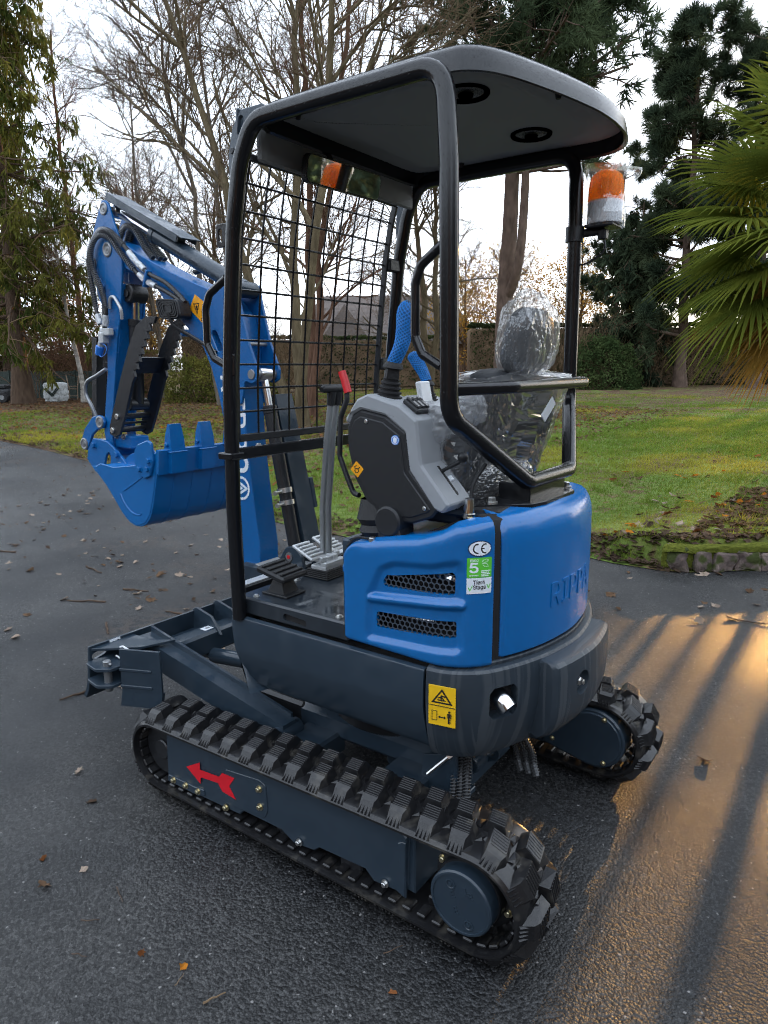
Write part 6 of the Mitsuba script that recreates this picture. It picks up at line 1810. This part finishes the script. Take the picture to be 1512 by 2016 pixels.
def pine(base, height, r0, seed, label, lean=(0, 0), limbs=34, t0=.35, spread=.34, mat='needle_pine', mb='bark_pine', extra=None, key='pine_tree', size=.32, per=(7, 5)):
    rng = np.random.default_rng(seed)
    tk = thing(key, label, 'tree')
    P, R = stem(rng, base, height, r0, lean, 14, .05, .2)
    wood = [tubes(P, R, 12)]
    if extra is not None:
        E, re = spline(np.array(extra[0], float), 4)[None], None
        re = np.linspace(extra[1], extra[1] * .35, E.shape[1])[None]
        wood.append(tubes(E, re, 10))
        A2, ra2 = grow(rng, E, re, 12, height * spread * .6, 60, .15, .45, 1, 7, .12, .5)
    A, ra = grow(rng, P, R, limbs, height * spread, 72, .10, t0, 1.0, 7, .12, .42)
    if extra is not None:
        A, ra = np.vstack([A, A2]), np.vstack([ra, ra2])
    B, rb = grow(rng, A, ra, per[0], height * spread * .34, 46, .16, .30, 1, 5, .16, .6)
    C_, rc = grow(rng, B, rb, per[1], height * spread * .13, 42, .25, .25, 1, 3, .15, .6)
    wood += [tubes(A, np.maximum(ra, .012), 6), tubes(B, np.maximum(rb, .006), 4)]
    put(tk + '__trunk', cat_(wood), mb, True)
    c = np.vstack([C_[:, -1], C_[:, 1], B[:, -1], B[:, -2]])
    d = np.vstack([C_[:, -1] - C_[:, 0], C_[:, -1] - C_[:, 0], B[:, -1] - B[:, -2], B[:, -1] - B[:, -2]])
    d /= np.linalg.norm(d, axis=1, keepdims=True) + 1e-9
    put(tk + '__crown', tufts(rng, c, d, size), mat, False, kind='stuff')
    return tk

def fir(base, height, r0, seed, label, mat='needle_olive', mb='bark_brown', spread=.2, limbs=110, t0=.10, hang=.55, key='fir_tree', wdt=.10):
    """conifer whose branches carry hanging sprays"""
    rng = np.random.default_rng(seed)
    tk = thing(key, label, 'tree')
    P, R = stem(rng, base, height, r0, (0, 0), 12, .02, .1)
    A, ra = grow(rng, P, R, limbs, height * spread, 88, -.10, t0, .99, 7, .10, .22, droop=.02)
    B, rb = grow(rng, A, ra, 12, height * spread * .26, 62, -.25, .15, 1, 4, .12, .6, droop=.12)
    put(tk + '__trunk', cat_(tubes(P, R, 12), tubes(A, np.maximum(ra, .015), 5)), mb, True)
    put(tk + '__dead_twigs', tubes(B, np.maximum(rb, .005), 3), 'twig_tan', True, kind='stuff')
    # sprays hang from the side shoots
    n = len(B)
    k = 17
    f = rng.random((n, k)) * (B.shape[1] - 1.001)
    i = f.astype(int); w = (f - i)[..., None]
    idx = np.arange(n)[:, None]
    c = (B[idx, i] * (1 - w) + B[idx, i + 1] * w).reshape(-1, 3)
    v = rng.normal(size=c.shape) * .45 + np.array([0, 0, -1.0])
    v /= np.linalg.norm(v, axis=1, keepdims=True)
    L = (hang * rng.uniform(.5, 1.2, len(c)))[:, None]
    s = np.cross(v, rng.normal(size=v.shape)); s /= np.linalg.norm(s, axis=1, keepdims=True)
    V = np.stack([c, c + v * L * .45 + s * L * wdt, c + v * L, c + v * L * .5 - s * L * wdt], 1).reshape(-1, 3)
    j = np.arange(len(c))[:, None] * 4
    put(tk + '__crown', tm(V, np.vstack([j + [0, 1, 2], j + [0, 2, 3]])), mat, False, kind='stuff')
    return tk

def twiggy_bush(base, height, n, seed, label, mat='twig_tan', spread=.45, key='bare_bush', r=.010):
    rng = np.random.default_rng(seed)
    base = np.array(base, float)
    b = base + np.column_stack([rng.normal(0, height * .10, n), rng.normal(0, height * .10, n), np.zeros(n)])
    d = np.column_stack([rng.normal(0, spread, n), rng.normal(0, spread, n), np.ones(n)])
    d /= np.linalg.norm(d, axis=1, keepdims=True)
    L = height * rng.uniform(.6, 1.1, n)
    Q = [b]
    for _ in range(6):
        d = d + rng.normal(size=(n, 3)) * .10; d /= np.linalg.norm(d, axis=1, keepdims=True)
        Q.append(Q[-1] + d * (L / 6)[:, None])
    P = np.stack(Q, 1)
    R = r * np.linspace(1, .4, 7)[None] * np.ones((n, 1))
    A, ra = grow(rng, P, R, 7, height * .32, 34, .15, .2, 1, 5, .16, .7)
    B, rb = grow(rng, A, ra, 3, height * .13, 36, .1, .2, 1, 4, .18, .7)
    tk = thing(key, label, 'bush')
    put(tk + '__stems', cat_(tubes(P, R, 4), tubes(A, np.maximum(ra, .005), 3)), mat, True, kind='stuff')
    put(tk + '__twigs', tubes(B, np.maximum(rb, .004), 3), mat, True, kind='stuff')

def leafy_bush(base, sx, sy, h, n, seed, label, mat='shrub_leaf', size=.10, key='evergreen_bush', lump=.35):
    rng = np.random.default_rng(seed)
    d = rng.normal(size=(n, 3)); d[:, 2] = np.abs(d[:, 2])
    d /= np.linalg.norm(d, axis=1, keepdims=True)
    k = meshkit.fbm(d * 2.6 + seed, 3, seed) - .5
    r = (1 + lump * 2 * k) * rng.uniform(.55, 1.0, n) ** .35
    c = np.array(base) + d * r[:, None] * [sx / 2, sy / 2, h]
    tk = thing(key, label, 'bush')
    put(tk + '__stems', tubes(np.stack([np.linspace(0, 1, 4)[:, None] * (np.array([rng.normal() * sx * .25, rng.normal() * sy * .25, h * .7])) + base for _ in range(14)]), np.linspace(.02, .008, 4)[None] * np.ones((14, 1)), 4), 'bark_brown', True, kind='stuff')
    put(tk + '__foliage', leaf_cards(rng, c, size, .9), mat, False, kind='stuff')

def hedge(p0, p1, z0, h, depth, n, seed, label, mat='hedge_leaf', size=.12, key='clipped_hedge'):
    """clipped hedge between two ground points: a dark inner mass under a skin of leaves"""
    rng = np.random.default_rng(seed)
    p0, p1 = np.array(p0, float), np.array(p1, float)
    L = np.linalg.norm(p1 - p0); t = (p1 - p0) / L; nn = np.array([-t[1], t[0]])
    tk = thing(key, label, 'hedge')
    a = math.degrees(math.atan2(t[1], t[0]))
    c = (p0 + p1) / 2
    m = box((c[0], c[1], z0 + h * .48), (L, depth * .8, h * .93), .1, rz=a)
    put(tk + '__inner_branches', m, 'twig_dark', False)
    u, v, w = rng.random(n) * L, rng.uniform(-.5, .5, n) * depth, rng.random(n) * h
    face = rng.random(n)
    v = np.where(face < .40, depth * .5, np.where(face < .6, -depth * .5, v)); w = np.where(face >= .6, h, w)
    q = np.stack([u * .5, v * .5, w * .8], -1)
    bump = (meshkit.fbm(q * 1.4, 3, seed) - .5) * .35 + rng.normal(0, .03, n)
    v = v + np.where(face < .6, bump * np.sign(v), 0); w = w + np.where(face >= .6, bump, 0)
    pts = np.column_stack([p0[0] + t[0] * u + nn[0] * v, p0[1] + t[1] * u + nn[1] * v, z0 + w])
    put(tk + '__foliage', leaf_cards(rng, pts, size, 1), mat, False, kind='stuff')

tone('bush_leaf', (0.040, 0.065, 0.024), (0.090, 0.120, 0.045), 1.5)
# ---- the trees, bushes and hedges round the lawn ---------------------------
def gz(x, y):
    return float(lawn_z(x, y))
def at(x, y, dz=-.05):
    return np.array([x, y, gz(x, y) + dz])
fir(at(29.1, -13.75), 19, .36, 41, 'tall conifer with drooping olive green sprays at the left edge', spread=.25, limbs=130, t0=.14, hang=.46, wdt=.085)
fir(at(36.5, -17.0), 17, .30, 42, 'second drooping conifer close behind the tall one at the left edge', spread=.22, limbs=80, t0=.10, hang=.46, wdt=.085)
bare_tree(at(27.9, -15.9), 9.5, .11, 43, 'birch_tree', 'leaning slim birch with a white trunk beside the tall conifer', 'bark_birch', 'twig_red', ((.10, .06),), (14, .22, 50), (6, .5, 40), (5, .5, 40), (3, .5, 40), t0=.4, droop=.04, minr=.0042)
bare_tree(at(32.3, -19.0), 17, .17, 44, 'birch_tree', 'tall reddish birch behind the tip of the digging arm', 'bark_red', 'twig_red', ((.0, .01),), (26, .20, 42), (7, .5, 40), (6, .5, 40), (4, .5, 40), t0=.25, droop=.05, minr=.005)
bare_tree(at(10.36, -10.85), 13.5, .135, 45, 'bare_tree', 'big spreading bare tree with mossy stems seen through the wire guard', 'bark_moss', 'twig_dark', ((.05, -.05), (-.13, .07), (.20, .10)), (13, .40, 48), (7, .50, 42), (6, .45, 42), (4, .50, 40), t0=.16, minr=.0042)
bare_tree(at(12.4, -13.6), 14.5, .125, 46, 'bare_tree', 'upright reddish brown bare tree close behind the wire guard', 'bark_red', 'twig_red', ((.02, .0), (-.06, -.03)), (18, .24, 46), (7, .5, 42), (6, .5, 40), (3, .5, 40), t0=.14, minr=.0042)
bare_tree(at(19.85, -16.6), 14.5, .125, 47, 'bare_tree', 'spreading bare tree left of the canopy roof', 'bark_grey', 'twig_dark', ((.0, .0), (.10, .08)), (16, .36, 50), (7, .5, 42), (6, .48, 42), (4, .5, 40), t0=.2, minr=.0055)
bare_tree(at(27.4, -20.0), 13.5, .125, 48, 'bare_tree', 'greyish bare tree above the raised boom', 'bark_grey', 'twig_dark', ((.03, .02),), (22, .38, 48), (8, .5, 42), (6, .48, 42), (5, .5, 40), t0=.18, minr=.006)
bare_tree(at(12.7, -20.5), 9.5, .16, 49, 'bare_tree', 'bare tree with low spreading branches right of the wire guard', 'bark_moss', 'twig_dark', ((-.05, .02), (.10, .0)), (15, .42, 60), (7, .5, 44), (6, .46, 42), (3, .5, 40), t0=.2, up=.12, minr=.005)
bare_tree(at(25.5, -21.5), 11.5, .14, 50, 'bare_tree', 'bare tree with tan twigs behind the shrub at the boom', 'bark_brown', 'twig_tan', ((.02, .0),), (20, .32, 50), (7, .5, 42), (5, .5, 42), (3, .5, 40), t0=.15, minr=.008)
bare_tree(at(36.0, -25.0), 12.5, .18, 51, 'bare_tree', 'far reddish bare tree behind the boom and the bucket', 'bark_red', 'twig_red', ((.0, .0),), (22, .28, 48), (7, .5, 42), (5, .5, 42), (3, .5, 40), t0=.12, minr=.008)
b = at(9.18, -19.23)
pine(b, 17.5, .31, 52, 'big dark pine rising behind the rear of the canopy roof', (-.045, .035), 50, .40, .29, extra=([b + [-.15, .10, 3.4], b + [-.85, .65, 4.6], b + [-1.05, .8, 7.0], b + [-1.0, .9, 10.0], b + [-1.6, 1.2, 13.0]], .17), size=.40, per=(8, 6))
pine(at(8.14, -38.8), 16.6, .30, 53, 'dark pine on the right behind the hedge, the taller of two', (0, 0), 64, .16, .22, 'needle_dark', size=.55, per=(8, 5))
pine(at(4.6, -39.0), 16.2, .30, 54, 'dark pine whose crown shows above the palm leaves', (0, 0), 60, .18, .21, 'needle_dark', size=.55, per=(8, 5))
fir(at(10.8, -39.5), 10.0, .22, 55, 'dense dark conifer left of the palm, lower than the pines', 'needle_dark', spread=.30, limbs=90, t0=.05, hang=.50, wdt=.14)
pine(at(12.9, -41.5), 12.5, .22, 58, 'thin dark pine beside the big one, right of the orange beacon', (0, 0), 26, .30, .20, 'needle_dark', size=.40)
# these stand beyond the right edge of the frame and keep the low sun off the machine
pine(at(3.6, -46.5), 17.5, .32, 56, 'dark pine beyond the right edge that shades the machine', (0, 0), 64, .42, .18, 'needle_dark', size=.62, per=(7, 5))
pine(at(2.3, -42.0), 15.5, .28, 57, 'second dark pine beyond the right edge', (0, 0), 56, .45, .10, 'needle_dark', size=.60, per=(7, 5))
leafy_bush(at(11.2, -35.6), 3.6, 3.2, 2.8, 9000, 59, 'round dark evergreen bush in front of the hedge', 'bush_leaf', .16)
hedge((19.5, -35.7), (4.6, -46.4), .50, 3.55, 1.8, 30000, 60, 'tall clipped dark hedge at the end of the lawn', size=.17)
hedge((4.4, -46.55), (-12, -56), .52, 3.4, 1.8, 9000, 61, 'clipped dark hedge beyond the palm', size=.20)
hedge((30.5, -23.5), (20.2, -35.2), .45, 2.9, 1.6, 16000, 62, 'dark hedge seen through the wire guard', size=.16)
hedge((42, -14.5), (31.5, -22.8), .35, 2.2, 1.5, 9000, 63, 'clipped hedge behind the dark green fence at the left', 'shrub_leaf', size=.16)
fir(at(1.55, -43.5), 17.0, .26, 80, 'narrow dark conifer beyond the right edge between two pines', 'needle_dark', spread=.085, limbs=130, t0=.38, hang=.7, wdt=.22)
leafy_bush(at(-9.0, -9.5), 6.0, 5.0, 5.2, 5000, 81, 'big dark evergreen beyond the right edge, seen only in the mirror', 'needle_dark', .34)
leafy_bush(at(-14.5, -11.0), 6.0, 5.0, 5.6, 4000, 82, 'second big evergreen beyond the right edge, seen only in the mirror', 'needle_dark', .36)
for x, y, h, lb in ((-.28, -8.6, 4.2, 'slender bare sapling beyond the right edge whose shadow falls on the drive'), (-.52, -10.8, 4.6, 'second slender sapling beyond the right edge'), (-.74, -8.0, 4.0, 'third slender sapling beyond the right edge'), (-.12, -11.8, 4.6, 'slender sapling beyond the right edge, the one nearest the lawn'), (-.40, -13.0, 4.8, 'slender sapling at the back of the group beyond the right edge'), (-.64, -12.2, 4.4, 'slender sapling in the middle of the group beyond the right edge'), (-1.22, -8.8, 4.2, 'slender sapling behind the palm beyond the right edge')):
    bare_tree(at(x, y), h, .044, int(-x * 1000), 'sapling', lb, 'bark_brown', 'twig_dark', ((0, 0),), (7, .22, 30), (3, .5, 38), (2, .5, 40), None, t0=.50, minr=.004)
# what stands round the drive behind the camera: its dark mass shows in the gloss of the paint
hedge((-13, -7), (-15, 13), 0, 6.0, 2.0, 5000, 66, 'tall hedge behind the viewer', 'hedge_leaf', size=.38)
hedge((-14.5, 14), (3, 19), 0, 6.5, 2.0, 5000, 67, 'tall hedge behind the viewer to the left', 'hedge_leaf', size=.38)
hedge((4, 19), (30, 13), 0, 6.0, 2.0, 6000, 68, 'tall hedge on the near side of the drive beyond the left edge', 'hedge_leaf', size=.38)
leafy_bush(at(23.0, -18.1), 2.8, 2.6, 2.1, 5000, 64, 'yellow green shrub between bucket and boom', 'shrub_leaf', .13)
leafy_bush(at(20.5, -19.5), 2.4, 2.2, 1.7, 3500, 65, 'yellow green shrub right behind the boom', 'shrub_leaf', .13)
for x, y, h, lb in ((12.5, -36.9, 4.6, 'bare bush with tan stems in front of the hedge, right of the canopy post'), (9.7, -39.0, 3.8, 'bare bush between the round evergreen and the palm'), (13.9, -36.0, 3.6, 'bare bush at the foot of the hedge behind the seat'), (16.2, -34.5, 3.4, 'bare bush in front of the hedge near the pine trunk'), (8.2, -40.0, 3.4, 'bare bush right behind the lower palm leaves')):
    twiggy_bush(at(x, y), h, 26, int(x * 10), lb)
for x, y, h, lb, m in ((31.0, -20.0, 5.2, 'russet twiggy bush left of the digging arm', 'twig_red'), (33.5, -17.5, 4.2, 'russet twiggy bush behind the leaning birch', 'twig_red'), (26.5, -21.5, 4.5, 'tan twiggy bush behind the thumb', 'twig_tan'), (22.0, -22.5, 4.4, 'tan twiggy bush behind the boom', 'twig_tan')):
    twiggy_bush(at(x, y), h, 60, int(x * 10), lb, m, .40, r=.014)
def gold_tree(x, y, h, seed, label, mat='gold_leaf', n=5200):
    tk = bare_tree(at(x, y), h, .16, seed, 'autumn_tree', label, 'bark_brown', 'twig_tan', ((.0, .0),), (18, .34, 48), (6, .5, 42), (5, .5, 42), None, t0=.15, minr=.012)
    rng = np.random.default_rng(seed)
    d = rng.normal(size=(n, 3)); d /= np.linalg.norm(d, axis=1, keepdims=True)
    k = meshkit.fbm(d * 2.4 + seed, 3, seed)
    c = at(x, y) + [0, 0, h * .56] + d * (rng.random(n) ** .4 * (.6 + .8 * k))[:, None] * [h * .38, h * .38, h * .46]
    put(tk + '__leaves', leaf_cards(rng, c, .20, 1), mat, False)
gold_tree(22.1, -46.4, 10.5, 70, 'golden backlit tree beyond the hedge, left of the pine fork')
gold_tree(25.5, -46.0, 9.0, 71, 'golden backlit tree just left of the pine trunk')
gold_tree(17.0, -47.0, 9.5, 72, 'golden backlit tree right of the pine trunk')
gold_tree(38.0, -21.0, 6.5, 74, 'rust leaved small tree in the sun at the left', 'rust_leaf', 4200)
gold_tree(34.5, -24.5, 6.0, 75, 'golden leaved small tree behind the digging arm', 'gold_leaf', 3600)

# ---- palm ------------------------------------------------------------------
def palm_tone(p, n, uv):
    f = fbm(p.x * 6, p.y * 6, p.z * 6, 2)
    return mix((0.080, 0.120, 0.022), (0.21, 0.225, 0.036), f)
scene['palm_leaf'] = {'type': 'principledthin', 'base_color': proc(palm_tone), 'roughness': .32, 'diff_trans': .7, 'spec_trans': 0.0}
scene['palm_old'] = {'type': 'principledthin', 'base_color': rgb((0.26, 0.15, 0.035)), 'roughness': .4, 'diff_trans': .8, 'spec_trans': 0.0}
scene['palm_dead'] = {'type': 'principledthin', 'base_color': rgb((0.12, 0.08, 0.045)), 'roughness': .6, 'diff_trans': .5, 'spec_trans': 0.0}
PALM = thing('fan_palm', 'palm tree with fan shaped leaves reaching in from the right edge', 'palm')
pb = np.array([-1.06, -5.46, .15])
tr = np.array([pb + [0, 0, z] for z in np.linspace(-.1, 2.90, 24)])
m = tube(tr, .042, 18, True, 1 + .12 * np.sin(np.arange(24) * 2.3))
put(PALM + '__trunk', m, 'bark_brown', 40)
rp = np.random.default_rng(77)
shag = []
for _ in range(420):
    z = rp.uniform(.5, 2.7); a = rp.uniform(0, 2 * math.pi)
    p0 = pb + [.041 * math.cos(a), .041 * math.sin(a), z]
    p1 = p0 + [.016 * math.cos(a + .5), .016 * math.sin(a + .5), rp.uniform(-.16, .05)]
    shag.append((p0, (p0 + p1) / 2 + [.01, 0, 0], p1))
put(PALM + '__trunk_fibre', tubes(np.array(shag), np.array([[.006, .004, .002]] * len(shag)), 3), 'palm_dead', False)
crown_c = pb + [0, 0, 2.78]
def frond(az, el, stalk, rad, droop, mat='palm_leaf', n=34, roll=0.0, seed=0):
    r = np.random.default_rng(seed)
    d = np.array([math.cos(el) * math.cos(az), math.cos(el) * math.sin(az), math.sin(el)])
    hub = crown_c + d * stalk + [0, 0, -droop * stalk * .25]
    sx_ = np.cross(d, [0, 0, 1]); sx_ /= np.linalg.norm(sx_)
    up_ = np.cross(sx_, d)
    sx2 = sx_ * math.cos(roll) + up_ * math.sin(roll)
    up2 = np.cross(sx2, d)
    fk = put(PALM + '__frond', tubes(np.array([[crown_c, crown_c + d * stalk * .5 + [0, 0, .02], hub]]), np.array([[.016, .012, .009]]), 6), 'palm_leaf', True)
    V, F = [], []
    for k in range(n):
        a = -2.15 + 4.3 * k / (n - 1)
        L = rad * (1 - .16 * abs(a) / 2.15) * r.uniform(.93, 1.04)
        dir_ = math.cos(a) * d + math.sin(a) * sx2
        wv = np.cross(dir_, up2)
        o = len(V)
        for s, wd, b in ((.02, .004, 0), (.30, .016, 0.02), (.55, .021, .0), (.80, .012, -.035), (1.0, .0015, -.10)):
            c = hub + dir_ * L * s + up2 * (.06 * s * (1 - abs(a) / 3)) + np.array([0, 0, b * L * (1 + droop) - droop * .14 * s * s * L * (1 + .35 * math.sin(k * 1.7))])
            fold = up2 * wd * .45
            V += [c - wv * wd - fold * -.6, c + fold * -.6, c + wv * wd - fold * -.6]
        for j in range(4):
            p, q = o + 3 * j, o + 3 * j + 3
            F += [(p, p + 1, q + 1), (p, q + 1, q), (p + 1, p + 2, q + 2), (p + 1, q + 2, q + 1)]
    put(fk + '__leaflets', tm(V, F), mat, False)
    return fk
k = 0
for az, el, st, rd, dp, mt in [
        # those that reach into the picture (+x is to its left)
        (.75, .98, .90, .84, .2, 'palm_leaf'), (.45, 1.18, .95, .84, .15, 'palm_leaf'), (1.05, .80, .95, .84, .2, 'palm_leaf'), (.15, .88, .98, .84, .2, 'palm_leaf'), (.35, .66, .95, .82, .3, 'palm_leaf'), (.50, .34, .98, .82, .35, 'palm_leaf'), (.20, .10, 1.0, .84, .4, 'palm_leaf'), (.62, -.02, 1.0, .82, .4, 'palm_leaf'),
        (.36, -.26, 1.0, .82, .5, 'palm_leaf'), (.70, -.42, .95, .78, .6, 'palm_leaf'), (.30, -.60, .90, .74, .6, 'palm_old'), (.85, -.74, .85, .70, .7, 'palm_old'), (.02, -.42, .95, .78, .5, 'palm_leaf'), (.55, -.62, 1.05, .82, .5, 'palm_leaf'), (.22, -.80, 1.0, .80, .5, 'palm_leaf'), (.80, -.90, .95, .76, .6, 'palm_old'), (.45, -1.02, .95, .74, .6, 'palm_old'), (.95, -.20, 1.0, .82, .4, 'palm_leaf'),
        (1.15, .30, .95, .80, .4, 'palm_leaf'), (1.25, -.20, .95, .78, .5, 'palm_leaf'), (1.35, -.60, .85, .72, .7, 'palm_leaf'), (-.15, .35, .95, .80, .4, 'palm_leaf'), (-.35, -.02, .95, .80, .5, 'palm_leaf'),
        (1.75, .60, .80, .76, .3, 'palm_leaf'), (-.8, .55, .85, .76, .4, 'palm_leaf'), (-1.3, .1, .85, .76, .5, 'palm_leaf'), (-1.9, .4, .85, .76, .4, 'palm_leaf'), (-2.6, .15, .85, .76, .5, 'palm_leaf'),
        (2.9, .5, .85, .76, .4, 'palm_leaf'), (2.3, .05, .85, .76, .5, 'palm_leaf'), (1.9, -.25, .85, .76, .4, 'palm_leaf'), (0.1, 1.2, .70, .74, .2, 'palm_leaf'), (-2.2, 1.0, .70, .74, .2, 'palm_leaf')]:
    frond(az, el, st, rd, dp, mt, 38, .25 * math.sin(k * 2.1), 100 + k)
    k += 1

# ---- house behind the hedge ------------------------------------------------
def tile_tone(p, n, uv):
    r = cell_rand(dr.floor((p.x - p.y) * 3.0), dr.floor(p.z * 5.0), 2.0)
    return mix((0.085, 0.070, 0.062), (0.15, 0.12, 0.105), r * .6 + .4 * fbm(p.x, p.y, p.z))
pri('roof_tile', proc(tile_tone), .8)
pri('brick_wall', (0.20, 0.12, 0.085), .85)
pri('window_dark', (0.02, 0.022, 0.025), .15)
HS = thing('house', 'low house with a grey brown roof behind the hedge', 'house')
hc = np.array([33.0, -46.2]); hd = np.array([.83, .56]); hn = np.array([-.56, .83])
hp3 = lambda u, v, z: (hc[0] + hd[0] * u + hn[0] * v, hc[1] + hd[1] * u + hn[1] * v, z)
put(HS + '__wall', hull([hp3(u, v, z) for u in (-7, 7) for v in (-3.6, 3.6) for z in (0, 3.5)]), 'brick_wall', False)
rf_ = put(HS + '__roof', cat_(hull([hp3(u, v, z) for u, v, z in ((-7.5, 4.2, 3.4), (7.5, 4.2, 3.4), (-5.2, 0, 7.4), (5.2, 0, 7.4), (-7.5, -4.2, 3.4), (7.5, -4.2, 3.4))]), hull([hp3(u, v, z) for u, v, z in ((1.0, 4.4, 3.6), (5.0, 4.4, 3.6), (3.0, 4.4, 6.4), (3.0, 0, 6.4), (1.0, 2, 3.6), (5.0, 2, 3.6))])), 'roof_tile', False)
put(rf_ + '__chimney', box(hp3(-3, .4, 7.4), (.7, .7, 1.6), .03, rz=34), 'brick_wall', False)
for u in (-5, -1.5, 3):
    put(HS + '__window', box(hp3(u, 3.62, 1.9), (1.2, .06, 1.2), .01, rz=34), 'window_dark', False)

# ---- things at the far left ------------------------------------------------
pri('fence_green', (0.012, 0.024, 0.018), .6)
FN = thing('panel_fence', 'dark green panel fence behind the trees at the far left', 'fence')
f0, f1 = np.array([37.5, -14.2]), np.array([30.6, -18.9])
for k in range(5):
    a0, a1 = f0 + (f1 - f0) * (k + .02) / 5, f0 + (f1 - f0) * (k + .98) / 5
    c = (a0 + a1) / 2
    put(FN + '__panel', box((c[0], c[1], .86), (np.linalg.norm(a1 - a0), .05, 1.42), .01, rz=math.degrees(math.atan2(*(a1 - a0)[::-1]))), 'fence_green', False)
for k in range(6):
    a0 = f0 + (f1 - f0) * k / 5
    put(FN + '__post', box((a0[0], a0[1], .88), (.09, .09, 1.5), .01), 'fence_green', False)
pri('bag_cloth', (0.50, 0.52, 0.52), .8)
m = blob((29.9, -15.7, .62), (.92, .92, .98), power=4.5, sub=5, rz=35)
BG = put('bulk_bag', crumpled(m, .07, 5, 3, .5), 'bag_cloth', 25, 'white bulk bag standing by the green fence at the far left', 'bag')
u_ = np.array([-.81, -.58, 0])
put(BG + '__printed_band', cat_(flat_on(unary_union([sg.LineString([(-.30, .16), (0, -.16), (.30, .18)]).buffer(.05, cap_style='flat').difference(sg.LineString([(-.30, .16), (0, -.16), (.30, .18)]).buffer(.012))]), (29.64, -15.36, .66), u_, (0, 0, 1), 0, .06)), 'fence_green', False)
pri('worn_wood', (0.22, 0.15, 0.10), .7)
TR = thing('sack_truck', 'old sack truck leaning at the fence beside the white bag', 'cart')
s0 = np.array([29.7, -16.4, .26])
for s in (-.20, .20):
    o = s0 + u_ * s
    put(TR + '__rail', tube([o, o + [.1, -.1, .55], o + [.25, -.2, 1.15] + u_ * s * .5], .022, 8), 'worn_wood', 30)
for h in (.18, .5, .62):
    put(TR + '__rung', tube([s0 + u_ * -.2 + [.09 * h, -.09 * h, h], s0 + u_ * .2 + [.09 * h, -.09 * h, h]], .018, 6), 'worn_wood', 30)
put(TR + '__toe_plate', box(s0 + [0, 0, .02], (.35, .25, .02), .004, rz=35), 'black_paint', 30)
CT = thing('garden_buggy', 'black garden buggy half out of frame at the far left', 'vehicle')
cb = np.array([31.9, -13.9, .18])
ra_ = math.degrees(math.atan2(u_[1], u_[0]))
put(CT + '__body', cat_(box(cb + [0, 0, .42], (1.9, .95, .42), .10, rz=ra_), box(cb + u_ * .35 + [0, 0, .72], (.8, .8, .22), .08, rz=ra_)), 'black_plastic', 30)
put(CT + '__seat', box(cb - u_ * .1 + [0, 0, .80], (.5, .8, .45), .10, rz=ra_), 'soft_black', 30)
for s, t_ in ((.62, 1), (.62, -1), (-.62, 1), (-.62, -1)):
    c = cb + u_ * s + np.array([.58, -.81, 0]) * -.46 * t_ + [0, 0, .25]
    ax_ = np.array([-.58, .81, 0]) * t_
    wk = put(CT + '__wheel', cyl(c - ax_ * .10, c + ax_ * .10, .26, n=24, bev=.04), 'soft_black', 30)
    put(wk + '__hub', cyl(c + ax_ * .09, c + ax_ * .105, .11, n=16, bev=.01), 'dull_steel', 30)
